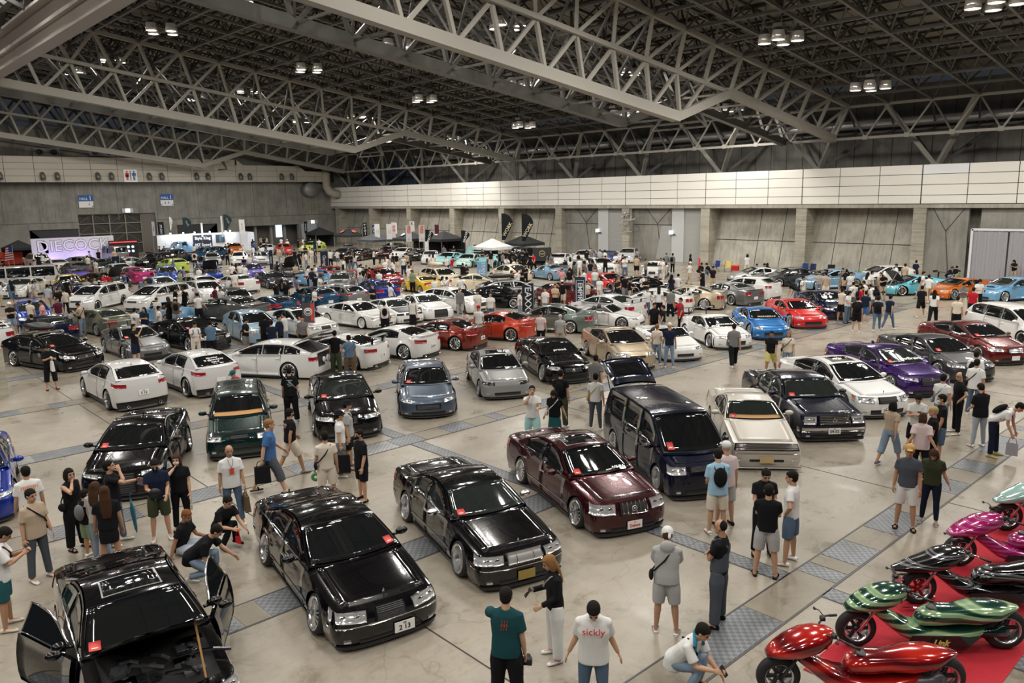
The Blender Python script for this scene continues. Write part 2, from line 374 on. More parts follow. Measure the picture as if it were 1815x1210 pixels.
for x in np.arange(18.2, 64, .92): jl.box((x-.01, YW-.012, 4.5), (x+.01, YW+.01, 9.3))
jl.box((10, YW-.15, 4.38), (28.1, YW, 4.44)); jl.box((37.6, YW-.15, 4.38), (64, YW, 4.44))
tag(link('wall_joint', jl.mesh('left_joint', mat('joint_soft', (.17,.16,.14), .8), False), wall_l), kind='stuff')
# steel gate with its square grid and diagonals
g = empty('sliding_gate', (32, YW+.3, 0)); tag(g, 'brown steel gate with a square grid frame under the blue hall signs', 'gate')
gm = mat('gate_frame', (.26,.235,.20), .5)
b = MB(); b.box((-3.9, .2, 0), (5.6, .3, 5.4)); link('gate_panel', b.mesh('gate_panel', mat('gate_panel', (.035,.028,.022), .6), False), g)
gx = [-3.87, -2.1, -.13, 1.83, 3.8]; gz = [.05, 1.45, 2.83, 4.12, 5.3]
for x in gx: ubox('gate_post', (x-.07, .02, 0), (x+.07, .16, 5.35), gm, g)
for z in gz: ubox('gate_rail', (-3.9, 0, z-.05), (3.9, .16, z+.05), gm, g)
for i in range(4):
    for j in range(4):
        b = MB(); b.beam((gx[i], .12, gz[j]), (gx[i+1], .12, gz[j+1]) if i % 2 == 0 else (gx[i+1], .12, gz[j]+.0), .03); b.v = [(x, y, z) for x, y, z in b.v]
        if i % 2: b = MB(); b.beam((gx[i+1], .12, gz[j]), (gx[i], .12, gz[j+1]), .03)
        link('gate_brace', b.mesh('gate_brace', gm, False), g)
b = MB(); b.box((3.85, -.05, 0), (5.6, .1, 5.4)); link('gate_side', b.mesh('gate_side', mat('gate_side', (.16,.14,.12), .7), False), g)
# passage openings: slot shutters and far doorway
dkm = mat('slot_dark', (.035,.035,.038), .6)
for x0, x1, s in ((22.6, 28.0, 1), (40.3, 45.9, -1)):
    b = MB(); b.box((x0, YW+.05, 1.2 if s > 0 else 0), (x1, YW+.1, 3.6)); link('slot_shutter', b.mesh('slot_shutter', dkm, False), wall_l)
    t = MB()
    if s > 0: t.add([(x0, YW-.14, 3.6), (x0+1.6, YW-.14, 2.0), (x0, YW-.14, 2.0)], [(0,1,2),(2,1,0)])
    else: t.add([(x1, YW-.14, 3.6), (x1-2.6, YW-.14, 1.6), (x1, YW-.14, 1.6)], [(0,1,2),(2,1,0)])
    link('slot_brace', t.mesh('slot_brace', M_CONL, False), wall_l)
rr = MB()
for x in (51.9, 54.4, 56.6): rr.box((x, YW+.9, 0), (x+.35, YW+1.2, 3.0))
link('lobby_column', rr.mesh('lobby_column', mat('lobby_grey', (.3,.3,.3), .6), False), wall_l)
wg = MB(); wg.box((56.0, YW+2.3, 1.1), (57.0, YW+2.4, 3.0)); link('lobby_window', wg.mesh('lobby_window', mat('daylight', (.7,.8,.9), .5, emit=(.75,.85,1), estr=1.3), False), wall_l)
bl = MB(); bl.box((59.0, YW-.2, 0), (61.6, YW-.13, 3.1)); link('lobby_screen', bl.mesh('lobby_screen', mat('screen_pale', (.45,.5,.58), .5), False), wall_l)
# left fascia
lb = MB(); lb.box((-30, YF+.1, 9.33), (64.4, YW+.6, 10.85)); lb.box((-30, YF+.1, 10.8), (58.4, YW+.6, 11.6)); lb.box((-30, YF+.1, 11.6), (49.0, YW+.6, 12.4)); fas_l = S('trim_4', lb, M_SEAM)
rows_l = [9.35, 10.12, 10.92, 11.69, 12.45]
for i in range(-14, 14):
    xa = 20.4+3.14*i; xb = xa+3.14
    for j in range(4):
        x1 = min(xb, 62.6 if j < 2 else (58.6 if j == 2 else 48.9))
        if x1 - xa < .3: continue
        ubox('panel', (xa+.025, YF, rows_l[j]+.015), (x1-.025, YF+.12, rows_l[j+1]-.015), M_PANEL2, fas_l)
b = MB(); b.add([(48.9,YF,11.66),(49.9,YF,11.66),(48.9,YF,12.45),(48.9,YF+.1,12.45)], [(0,1,2)]); b.add([(58.5,YF,10.9),(59.6,YF,10.9),(58.5,YF,11.62)], [(0,1,2)]); link('corner_panel', b.mesh('corner_panel', M_PANEL2, False), fas_l)
dsm = mat('downlight_grey', (.13,.135,.125), .4, .4)
base = MB(); base.tube([(0,0,.42), (0,-.10,.36), (0,-.30,.12), (0,-.36,-.12), (0,-.34,-.34)], [.12,.26,.30,.30,.31], 14)
ds_me = base.mesh('downlight', dsm); rim_ = MB(); rim_.lathe([(.31,-.36),(.24,-.33),(.23,-.1),(0.001,-.1)], 14, 'z', (0,-.34,0)); rim_me = rim_.mesh('downlight_mouth', M_SEAM)
xs = []
for cxp in (0,) : pass
for px_ in (0, 76, 102, 174, 198, 265, 287, 349, 369, 427, 443, 499.5, 517.5):
    p = onY(px_, 313.5, YF-.3); e = link('wall_downlight', ds_me, loc=(p.x, YF-.0, 10.05)); link('mouth', rim_me, e)
    xs.append(e)
names = ['at the left picture edge']
for i, e in enumerate(xs):
    tag(e, None, 'light', 'barrel downlights along the left fascia')
    e['label'] = 'grey barrel downlight on the left beige fascia, %s of them from the left' % ['first','second','third','fourth','fifth','sixth','seventh','eighth','ninth','tenth','eleventh','twelfth','thirteenth'][i]
for i, (p1, p2) in enumerate(((70, 96), (169, 193), (343, 366))):
    a = onY(p1, 269, YW-.6); c = onY(p2, 269.5, YW-.6); t = empty('speaker_pair', (a.x, YW-.35, a.z))
    tag(t, 'pair of round black vents above the left fascia, %s' % ['leftmost pair','middle pair','pair behind the truss corner'][i], 'vent')
    b = MB(); b.box((-.7, 0, -.5), (c.x-a.x+.7, .3, .5)); link('vent_box', b.mesh('vent_box', mat('vent_box', (.25,.25,.24), .6), False), t)
    for dx in (0, c.x-a.x):
        b = MB(); b.lathe([(.001,0),(.34,0),(.34,-.35),(.28,-.35),(.26,-.1),(.001,-.1)], 16, 'y', (dx,0,0)); link('vent_cowl', b.mesh('vent_cowl', M_GREYD), t)
# big duct elbow at the corner and grey tank on the wall
b = MB(); b.tube([(62.9, YF-.2, 11.2), (62.9, YF-.2, 9.6), (62.9, YF-.2, 8.6), (63.1, YF-.6, 7.9), (63.6, YF-1.0, 7.5), (64.6, YF-1.2, 7.4)], .62, 14)
for z in (8.7, 9.3, 9.9, 10.5): b.lathe([(.63, z-.05), (.68, z-.05), (.68, z+.05), (.63, z+.05)], 14, 'z', (62.9, YF-.2, 0))
tag(link('duct_elbow', b.mesh('duct_elbow', mat('lagging_tan', (.42,.38,.31), .7))), 'thick tan lagged duct bending down into the corner of the two walls', 'duct')
b = MB(); b.lathe([(.001,-.0), (1.0,0), (1.05,-1.3), (1.0,-1.5), (.001,-1.5)], 20, 'y', (60.3, YW-.13, 8.2)); tag(link('round_duct_mouth', b.mesh('round_duct_mouth', mat('duct_grey', (.3,.3,.29), .5, .3))), 'big round grey duct mouth on the concrete under the far end of the left fascia', 'duct')
# signs
TS = bpy.data.scenes.new('mesh_bench')      # an empty bench scene: modifiers and text are applied there, then it is removed
def bake(ob):
    TS.collection.objects.link(ob); TS.view_layers[0].update(); dg_ = TS.view_layers[0].depsgraph
    out = bpy.data.meshes.new_from_object(ob.evaluated_get(dg_)); bpy.data.objects.remove(ob); return out
def txm(s, size, mt, off=.004, ext=.003, shear=0):
    cu = bpy.data.curves.new('t', 'FONT'); cu.body = s; cu.size = size; cu.extrude = ext; cu.align_x = cu.align_y = 'CENTER'; cu.offset = off; cu.shear = shear; cu.resolution_u = 2
    me = bake(bpy.data.objects.new('t', cu)); me.materials.clear(); me.materials.append(mt); return me
def txt(s, size, mt, loc, rot, parent, name='lettering'): return link(name, txm(s, size, mt), parent, loc, rot)
FY = (math.pi/2, 0, 0)      # text standing up, read from -Y
for i, px_ in enumerate((151.7, 295.6)):
    p = onY(px_, 346, YW-.3); t = empty('hall_sign', (p.x, YW-.16, 0)); tag(t, 'blue and white HALL 1 board above the %s end of the gate' % ('left' if i == 0 else 'right'), 'sign', 'HALL 1 boards')
    z0, z1 = 6.22, 7.78
    ubox('sign_board', (-.84, 0, z0), (.84, .15, z1), M_PW, t); ubox('blue_field', (-.84, -.01, 7.0), (.84, .0, z1), M_BLUE, t)
    txt('HALL', .42, M_PW, (-.25, -.02, 7.3), FY, t); txt('1', .8, M_PW, (.52, -.02, 7.38), FY, t)
    pic = MB()
    for x, mi in (((.35, 1),) if i == 0 else ((-.25, 0), (.2, 0))):
        pic.box((x-.05, -.02, 6.5), (x+.05, 0, 6.72), mi); pic.box((x-.035, -.02, 6.75), (x+.035, 0, 6.82), mi)
    for x in ((.7,) if i == 0 else (-.7, .7)): s_ = 1 if x > 0 else -1; pic.add([(x+.1*s_, -.02, 6.3), (x-.1*s_, -.02, 6.3), (x+.1*s_, -.02, 6.5)], [(0,1,2),(2,1,0)])
    link('pictogram', pic.mesh('pictogram', [M_INK, M_RED], False), t)
t = empty('restroom_sign', (34.45, YF-.15, 0)); tag(t, 'white sign with red woman and blue man figures on the left fascia', 'sign')
ubox('sign_board', (-.83, 0, 9.36), (.83, .15, 10.95), M_PW, t)
for x, mt, sk in ((-.42, M_RED, 1), (.42, M_BLUE, 0)):
    b = MB(); b.ell((x, -.02, 10.68), (.1, .02, .1)); b.box((x-.14, -.03, 10.2), (x+.14, 0, 10.55)); b.box((x-.25, -.03, 10.15), (x-.17, 0, 10.5)); b.box((x+.17, -.03, 10.15), (x+.25, 0, 10.5))
    if sk: b.add([(x-.26,-.03,9.98),(x+.26,-.03,9.98),(x+.1,-.03,10.3),(x-.1,-.03,10.3)], [(0,1,2,3)])
    b.box((x-.11, -.03, 9.6), (x-.02, 0, 10.2)); b.box((x+.02, -.03, 9.6), (x+.11, 0, 10.2)); link('figure', b.mesh('figure', mt, False), t)
ubox('divider', (-.04, -.02, 9.55), (.04, 0, 10.8), M_INK, t)
for i, (px_, py_, w_) in enumerate(((227, 373, .7), (555, 393, .8))):
    p = onY(px_, py_, YW-.4); t = empty('exit_light', (p.x, YW-.26, p.z)); tag(t, ('lit white exit box above the brown gate' if i == 0 else 'lit white exit box by the far corner doorway'), 'sign')
    ubox('light_box', (-w_, 0, -.28), (w_, .12, .28), mat('exit_box', (.5,.52,.5), .5), t); ubox('lit_face', (-.28, -.02, -.24), (.28, 0, .24), mat('sign_lit2', (.9,1,.95), .5, emit=(.9,1,.97), estr=2.2), t)
# ---- roof: trusses
NX = [64.7 - 3.215*k for k in range(0, 17)]     # node columns, outermost first
def zt(x): return 13.3 + .142*(64.7-x)
def zb(x): return (10.8 + .163*(64.5-x)) if x >= 48.9 else 11.45 + .138*(42.9-x)
def zm(x): return 13.35 + .1315*(48.9-x)
bmesh_unit = {}
def bar(name, p, q, w_, h_, mt, par):
    key = mt.name
    if key not in bmesh_unit:
        b = MB(); b.add([(-.5,-.5,0),(.5,-.5,0),(.5,.5,0),(-.5,.5,0),(-.5,-.5,1),(.5,-.5,1),(.5,.5,1),(-.5,.5,1)], [(0,1,5,4),(1,2,6,5),(2,3,7,6),(3,0,4,7),(0,3,2,1),(4,5,6,7)]); bmesh_unit[key] = b.mesh('bar', mt, False)
    p = Vector(p); q = Vector(q); d = q-p; L = d.length; d.normalize()
    up = Vector((0,0,1)) if abs(d.z) < .9 else Vector((0,1,0))
    a = up.cross(d).normalized(); bb = d.cross(a)
    mw = Matrix(((a.x*w_, bb.x*h_, d.x*L, p.x), (a.y*w_, bb.y*h_, d.y*L, p.y), (a.z*w_, bb.z*h_, d.z*L, p.z), (0,0,0,1)))
    return link(name, bmesh_unit[key], par, mw=mw)
TR = [(29.9, 36.3, 'nearest great roof truss crossing the upper middle of the hall'), (68.3, 74.7, 'middle great roof truss above the left half of the hall'), (106.7, 113.0, 'farthest great roof truss beside the left wall')]
for yf, yb, lab in TR:
    t = empty('roof_truss', (0,0,0)); tag(t, kind='structure', label=None)
    for yy, yi, near in ((yf, yf+1.0, 1), (yb, yb-1.0, 0)):
        top = NX
        # in this frame the bottom chord planes lean 1 m inwards
        mt = M_STEEL if near else M_STEELD  # far face takes the darker steel: its shade is put into the colour
        for x0, x1 in ((64.9, 8.0),): bar('chord', (x0, yy, zt(x0)), (x1, yy, zt(x1)), .26, .30, mt, t)
        bar('chord', (48.9, yi-.0, zm(48.9)), (10, yi-.4 if near else yi+.4, zm(10)), .24, .26, mt, t)
        bar('chord', (64.5, yi, zb(64.5)), (48.6, yi, zb(48.9)+.04), .5, .55, mt, t)
        bar('chord', (42.9, yi, zb(42.9)), (8, yi, zb(8)), .62, .62, mt, t)
        bar('chord', (48.9, yi, zb(48.9)), (42.7, yi, zb(42.9)-.05), .45, .55, mt, t)
        for k in range(len(NX)):
            xt = NX[k]
            if k <= 5:
                xb = 64.5 - 3.12*k
                bar('vertical', (xt, yy, zt(xt)), (xb, yi, zb(xb)), .2, .22, mt, t)
                if k < 5: xn = 64.5-3.12*(k+1); 
                if k >= 1: bar('diagonal', (NX[k-1], yy, zt(NX[k-1])), (xb, yi, zb(xb)), .16, .2, mt, t)
            else:
                xmid = 48.9 - 3.08*(k-5); xbo = 43.2 - 3.03*(k-7)
                if k == 6: bar('vertical', (xt, yy, zt(xt)), (xmid, yi, zm(xmid)), .2, .22, mt, t)
                else: 
                    bar('vertical', (xt, yy, zt(xt)), (xmid, yi, zm(xmid)), .2, .22, mt, t)
                    bar('vertical', (xmid, yi, zm(xmid)), (xbo, yi, zb(xbo)), .2, .22, mt, t)
                bar('diagonal', (NX[k-1], yy, zt(NX[k-1])), (xmid, yi, zm(xmid)), .17, .2, mt, t)
                if k >= 7: bar('diagonal', (48.9-3.08*(k-6), yi, zm(48.9-3.08*(k-6))), (xbo, yi, zb(xbo)), .17, .2, mt, t)
    for k in range(1, 16):                      # bracing between the two faces, mostly in steel darkened as shade
        xt = NX[k]; xb = 64.5-3.12*k if k <= 5 else 43.2-3.03*(k-7)
        bar('cross_brace', (xt, yf, zt(xt)), (xt, yb, zt(xt)), .16, .16, M_STEELD, t)
        bar('cross_brace', (xb, yf+1, zb(xb) if k != 6 else zb(46)), (xb, yb-1, zb(xb) if k != 6 else zb(46)), .12, .12, M_STEEL if k < 6 else M_STEELD, t)
        bar('cross_brace', (xt, yf, zt(xt)), (xb, yb-1, zb(xb) if k != 6 else zb(46)), .13, .13, M_STEELD, t)
        bar('cross_brace', (xt, yb, zt(xt)), (xb, yf+1, zb(xb) if k != 6 else zb(46)), .13, .13, M_STEELD, t)
        bar('cross_brace', (NX[k], (yf+yb)/2, zt(NX[k])), (xb, yf+1, zb(xb) if k != 6 else zb(46)), .12, .12, M_STEELD, t)
# ridge girder
rg = empty('ridge_girder', (0,0,0)); tag(rg, kind='structure')
XR = 12.0
rm = mat('girder_steel', (.33,.30,.27), .55, noise=(.5,.22))
ubox('flange', (XR-.55, -14, 15.0), (XR+.25, YW, 15.12), rm, rg); ubox('flange', (XR-.35, -14, 16.0), (XR+.32, YW, 16.18), rm, rg)
ubox('girder_web', (XR-.1, -14, 15.1), (XR, YW, 17.1), rm, rg); ubox('flange', (XR-.6, -14, 17.05), (XR+.25, YW, 17.2), rm, rg)
ubox('rail', (XR+.1, -14, 15.5), (XR+.35, YW, 15.66), M_STEELD, rg); ubox('rail', (XR-.9, -14, 17.9), (XR-.55, YW, 18.3), M_STEELD, rg)
for y in np.arange(-12, YW, 9.6):
    ubox('stiffener', (XR-.05, y-.06, 15.1), (XR+.2, y+.06, 17.1), M_STEELD, rg)
for y in np.arange(-12.8, YW, 6.4):
    bar('girder_web_bar', (XR-.5, y, 17.2), (XR-.5, y+3.2, 21), .3, .3, M_STEELU, rg); bar('girder_web_bar', (XR-.5, y+6.4, 17.2), (XR-.5, y+3.2, 21), .3, .3, M_STEELU, rg)
    bar('girder_web_bar', (XR-.5, y, 17.2), (XR-6, y, 19.6), .22, .22, M_STEELU, rg); bar('girder_web_bar', (XR-6, y, 16), (XR-.5, y+3.2, 20.5), .18, .18, M_STEELU, rg)
# space frame between trusses
sf = empty('ceiling', (0,0,0)); tag(sf, kind='structure')
ys_all = [29.9 - 3.2*k for k in range(13, 0, -1)] + [29.9, 36.3] + [36.3+3.2*k for k in range(1, 10)] + [68.3, 74.7] + [74.7+3.2*k for k in range(1, 10)] + [106.7]
for y in ys_all:
    if y not in (29.9, 36.3, 68.3, 74.7, 106.7): bar('lower_chord', (64.7, y, zt(64.7)), (8, y, zt(8)), .17, .18, M_STEELD, sf)
for k in range(17):
    x = NX[k]; bar('lower_chord', (x, -12, zt(x)), (x, 112, zt(x)), .17, .18, M_STEELD, sf)
HU = 2.3
for k in range(16):
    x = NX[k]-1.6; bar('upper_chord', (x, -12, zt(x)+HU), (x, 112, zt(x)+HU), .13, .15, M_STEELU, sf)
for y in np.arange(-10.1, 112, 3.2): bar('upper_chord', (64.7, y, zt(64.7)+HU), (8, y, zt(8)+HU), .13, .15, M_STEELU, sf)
dg = MB(); nd = 0; cells = []
for k in range(16):
    for y in np.arange(-11.7, 110, 3.2):
        if 30.5 < y+1.6 < 35.5 or 69 < y+1.6 < 74: pass
        cells.append((k, y))
def dist2(c): return (NX[c[0]])**2 + c[1]**2
for k, y in cells:
    if y < -8 : continue
    xc = NX[k]-1.607; zc = zt(xc)+HU
    for ax in (NX[k], NX[k+1] if k < 16 else 8):
        for ay in (y, y+3.2):
            p = (ax, ay, zt(ax)); q = (xc, y+1.6, zc)
            px_, py_, dd = to_px(q)
            if dd < 0 or px_ < -150 or px_ > 1990 or py_ < -200: continue
            if nd < 300 and py_ < 170 and px_ > 1250: bar('frame_diagonal', p, q, .11, .11, M_STEELD, sf); nd += 1
            else: dg.beam(p, q, .10, None, 0, False)
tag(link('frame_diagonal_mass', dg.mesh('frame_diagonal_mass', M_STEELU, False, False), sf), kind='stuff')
hg = MB()                                        # hangers and catwalk rails in the frame depth
for y in np.arange(-8, 108, 12.4):
    for s_ in (-.5, .5): hg.beam((64, y+s_, zt(64)+1.0), (14, y+s_, zt(14)+1.0), .05, .05, 0, False)
    for x in np.arange(14, 64, 1.6): hg.beam((x, y-.5, zt(x)+.95), (x, y+.5, zt(x)+.95), .04, .04, 0, False)
tag(link('catwalk', hg.mesh('catwalk', M_DUCT, False, False), sf), kind='stuff')
dkp = []
x = 68.0
for k in range(22):
    x1 = x-2.9
    P = MB(); z0, z1 = zt(x)+2.75, zt(x1)+2.75
    P.add([(x-.04, -14, z0), (x1, -14, z1), (x1, 118, z1), (x-.04, 118, z0)], [(0,3,2,1)]); P.add([(x-.04, -14, z0+.1), (x1, -14, z1+.1), (x1, 118, z1+.1), (x-.04, 118, z0+.1)], [(0,1,2,3)])
    link('roof_panel', P.mesh('roof_panel', M_DECK, False), sf); x = x1
for k in range(24):
    x = 68-2.9*k; bar('purlin', (x, -13, zt(x)+2.66), (x, 117, zt(x)+2.66), .1, .16, M_STEELU, sf)
pl = MB()
for y in np.arange(-13, 117, 1.07): pl.beam((68, y, zt(68)+2.74), (6, y, zt(6)+2.74), .03, .03, 0, False)
tag(link('deck_rib', pl.mesh('deck_rib', M_STEELU, False, False), sf), kind='stuff')
# far side of the ridge
lo = MB(); lo.add([(12, -14, 25.0), (-30, -14, 21), (-30, 118, 21), (12, 118, 25.0)], [(0,3,2,1)]); link('roof_panel', lo.mesh('roof_panel_back', M_DECK, False), sf)
for y in np.arange(26, 112, 3.2): bar('upper_chord', (12, y, 20.6), (-20, y, 18.6), .15, .15, M_STEELU, sf); bar('upper_chord', (12, y, 18.0), (-4, y+9, 20.6), .15, .15, M_STEELU, sf)
for x_ in (11.0, -1.5, -14.0): bar('lower_chord', (x_, -14, 21.2), (x_, 106, 21.2), .2, .2, M_STEELD, sf)
# edge truss along the right wall with its V struts
et = empty('edge_truss', (0,0,0)); tag(et, kind='structure')
XE = 64.5
bar('chord', (XE, -12, 10.75), (XE, 112, 10.75), .2, .2, M_STEEL, et); bar('chord', (XE+.2, -12, 13.25), (XE+.2, 112, 13.25), .2, .2, M_STEEL, et)
bar('chord', (XE+5.5, -12, 11.5), (XE+5.5, 112, 11.5), .2, .2, M_STEELD, et)
k = 0
for y in np.arange(29.9-3.2*12, 112, 3.2):
    bar('edge_diagonal', (XE, y+1.6, 10.75), (XE+.2, y, 13.25), .12, .13, M_STEEL, et); bar('edge_diagonal', (XE, y+1.6, 10.75), (XE+.2, y+3.2, 13.25), .12, .13, M_STEELD, et)
    bar('edge_diagonal', (XE, y+1.6, 10.75), (XE+5.5, y+1.6, 11.5), .1, .1, M_STEELD, et); bar('edge_diagonal', (XE+.2, y, 13.25), (XE+5.5, y+1.6, 11.5), .12, .12, M_STEELD, et)
    ubox('gusset', (XE-.15, y+1.4, 10.6), (XE+.15, y+1.8, 10.95), M_STEEL, et)
for py in PY:
    pb = (XE+2.6, py-.0, 8.3)
    for dy in (-3.2, 3.2):
        bar('strut', pb, (XE+.2, py+dy, 13.2), .34, .34, M_STEEL, et); bar('strut', pb, (XE+5.5, py+dy, 11.5), .26, .26, M_STEELD, et)
    ubox('strut_foot', (XE+2.2, py-.35, 8.2), (XE+3.0, py+.35, 8.6), M_STEEL, et)
# lamps
lm = MB(); lm.lathe([(.06,.95),(.06,.8),(.16,.78),(.20,.62),(.30,.55),(.33,.50)], 16, 'z'); lm_me = lm.mesh('lamp_cap', M_GREYD)
sk = MB(); sk.lathe([(.33,.52),(.36,.30),(.38,.02),(.36,.0),(.34,.02),(.31,.50)], 20, 'z'); sk_me = sk.mesh('lamp_shade', M_LAMPG)
ln_ = MB(); ln_.lathe([(.001,.06),(.20,.055),(.335,.03),(.345,.10)], 20, 'z'); ln_me = ln_.mesh('lamp_lens', M_LAMPE)
ck = MB(); ck.beam((-.95,0,1.0),(.95,0,1.0),.08); ck.beam((0,-.95,1.0),(0,.95,1.0),.08); ck.beam((0,0,1.0),(0,0,3.0),.06); ck.box((-1.35,-.25,.75),(-.95,.25,.95)); ck_me = ck.mesh('lamp_frame', M_STEELD, False)
n_ = 0
for i, xl in enumerate(LAMP_X):
    for j, yl in enumerate(LAMP_Y):
        x, y = xl, yl
        z0 = roof_z(x) - .05; z = z0 - .8; k_ = (z-EYE)/(z0-EYE); x, y = x*k_, y*k_
        if 28.5 < y < 37.6 or 67 < y < 75.8: x, y, z = xl, yl, z0-.45
        px_, py_, dd = to_px((x, y, z)); seen = dd > 0 and -30 < px_ < 1845 and py_ > -30
        if x < 0 and y > 60: continue
        t = empty('lamp_cluster', (x, y, z), .35)
        tag(t, 'cluster of four round high bay lamps under the roof', 'ceiling lamp', 'high bay lamp clusters')
        link('lamp_frame', ck_me, t)
        for a, bb in ((.9, 0), (-.9, 0), (0, .9), (0, -.9)):
            s = link('lamp_shade', sk_me, t, (a, bb, .1)); link('lamp_cap', lm_me, s); link('lamp_lens', ln_me, s)
            L = bpy.data.objects.new('bay_lamp', ld); C.objects.link(L); L.parent = t; L.location = (a, bb, .09)
        t['row'] = round(xl)
rows_t = {}
ordn = ['first','second','third','fourth','fifth','sixth','seventh','eighth','ninth','tenth']
for o_ in [o_ for o_ in C.objects if o_.name.startswith('lamp_cluster')]:
    rows_t.setdefault(int(o_['row']), []).append(o_); del o_['row']
rn = {61: 'row nearest right fascia', 48: 'second row from right fascia', 35: 'third row from right fascia', 23: 'fourth row from right fascia'}
for rx, lst in rows_t.items():
    lst.sort(key=lambda q: -q.location.y)
    for i, q in enumerate(lst): q['label'] = 'lamp cluster, %s from the left wall, %s' % (ordn[i], rn.get(rx, {11: 'row by the ridge girder', -2: 'row behind the ridge girder'}.get(rx, 'outermost row behind the ridge girder')))
# ================================================================ cars
M_GLASS = mat('tinted_glass', (.006,.007,.008), .03, 0, 0, spec=.7)
M_GLASSC = mat('clear_cabin_glass', (.016,.020,.019), .04, 0, 0, spec=.8)
M_TIRE = mat('tyre_rubber', (.012,.012,.013), .7)
M_CHROME = mat('chrome', (.78,.78,.80), .08, 1.0)
M_RIM = mat('rim_polished', (.74,.75,.77), .2, .95)
M_RIMD = mat('rim_dark', (.05,.05,.055), .25, .7)
M_RIMG = mat('rim_bronze', (.35,.25,.13), .25, .8)
M_RIMW = mat('rim_white', (.75,.75,.75), .3)
M_LENS = mat('lamp_clear', (.62,.64,.66), .12, .55, 1.0)
M_LENSD = mat('lamp_smoked', (.03,.03,.035), .1, .3, 1.0)
M_TAIL = mat('tail_red', (.28,.006,.01), .12, 0, 1.0)
M_AMBER = mat('amber_lens', (.75,.22,.02), .15, 0, 1.0)
M_BLKP = mat('black_trim', (.012,.012,.013), .35)
M_PLATE = mat('number_plate', (.80,.80,.77), .5)
M_PLATEG = mat('plate_gold', (.36,.27,.08), .4, .5)
M_PLATET = mat('plate_tan', (.62,.45,.22), .6)
M_REDC = mat('permit_red', (.62,.06,.05), .6)
M_TAN = mat('tan_leather', (.42,.22,.07), .6)
M_ENG = mat('engine_grey', (.16,.16,.17), .4, .6)
CP = {}
def paint(key, col, rough=.22, metal=.0, coat=1.0):
    if key not in CP:
        mt = bpy.data.materials.new('paint_'+key); mt.use_nodes = True; b = mt.node_tree.nodes['Principled BSDF']
        b.inputs['Base Color'].default_value = (*col, 1); b.inputs['Roughness'].default_value = rough; b.inputs['Metallic'].default_value = metal
        b.inputs['Coat Weight'].default_value = coat; b.inputs['Coat Roughness'].default_value = .012; b.inputs['Specular IOR Level'].default_value = .15 if max(col) < .12 else .4
        CP[key] = mt
    return CP[key]
PAINTS = dict(black=((.003,.003,.004), .12, 0), white=((.72,.72,.71), .3, 0), pearl=((.60,.56,.50), .3, .2), silver=((.42,.43,.44), .3, .75), grey=((.20,.205,.21), .3, .6),
    nardo=((.27,.275,.28), .3, .1), bluegrey=((.085,.115,.165), .3, .6), navy=((.004,.008,.035), .2, .3), midnight=((.004,.006,.020), .2, .2), maroon=((.045,.004,.008), .2, .5), wine=((.13,.008,.008), .25, .4),
    purple=((.045,.008,.14), .2, .6), red=((.55,.012,.01), .25, 0), orangered=((.50,.045,.015), .25, .3), orange=((.62,.14,.01), .25, .3), darkred=((.20,.018,.008), .25, .5),
    blue=((.01,.05,.35), .25, .3), sky=((.015,.17,.50), .25, .3), royal=((.006,.03,.28), .22, .5), teal=((.005,.06,.14), .25, .5), lightblue=((.16,.38,.62), .3, .2), powder=((.27,.40,.52), .3, .2), cyan=((.12,.42,.52), .3, .1), ice=((.20,.34,.48), .3, .3),
    turq=((.30,.68,.72), .3, 0), mint=((.45,.70,.66), .3, 0), green=((.004,.022,.022), .2, .4), olive=((.16,.17,.12), .3, .5), greygreen=((.16,.20,.185), .3, .6), gold=((.50,.42,.30), .3, .5), beige=((.50,.40,.28), .3, .45),
    cream=((.62,.55,.42), .35, 0), yellow=((.72,.46,.02), .3, 0), bronze=((.10,.075,.06), .3, .5), charcoal=((.05,.052,.055), .35, .5), matte=((.09,.093,.095), .45, .3), brown=((.05,.03,.02), .25, .4), magenta=((.45,.015,.16), .25, .2), lime=((.45,.6,.08), .3, 0), whitegrey=((.60,.60,.60), .3, 0), violet=((.09,.05,.40), .25, .4), oxblood=((.30,.006,.006), .22, .4))
def PT(k):
    c = PAINTS[k]; return paint(k, c[0], c[1], c[2])
def smooth_prof(pts, rnd, n=240):
    xs = np.array([p[0] for p in pts], float); zs = np.array([p[1] for p in pts], float)
    g = np.linspace(xs[0], xs[-1], n); z = np.interp(g, xs, zs); w = max(1, int(rnd/(g[1]-g[0])))
    if w > 1:
        zp = np.concatenate([np.full(w, z[0]), z, np.full(w, z[-1])]); k = np.ones(w)/w
        z2 = np.convolve(np.convolve(zp, k, 'same'), k, 'same')[w:-w]
        e = np.clip(np.minimum(g-g[0], g[-1]-g)/(rnd+1e-6), 0, 1); z = z*(1-e)+z2*e
    return g, z
BASE = dict(L=4.8, W=1.8, H=1.30, wb=2.75, fo=.92, R=.32, gc=.10, top=[(0,.66),(.25,.74),(1.35,.93),(3.9,.98),(4.6,.98),(4.8,.93)], cab=(1.25,2.05,3.05,3.95), wr=.58, drop=.06, cf=.28, cr=.22, pn=2.8, nose=[-.03,0,0,-.02,-.10], tail=[-.06,0,0,-.02,-.06],
    flare=.012, rnd=.35, sw=[(1.62,2.55),(2.62,3.45)], doors=[(1.30,2.35),(2.35,3.35)], hl=(.56,1.12,.54,.70,.56,.72), tl=(.55,1.2,.66,.86,.64,.86), grille=(.30,.46,.64,'h','dark'), intake=(.62,.16,.30), belt=.0, rim='multi', rimc='bright', camber=6, trim='black', plate='white', taper=(.05,.06), dish=.06, rw=.0)
def V(**k):
    d = dict(BASE); d.update(k); return d
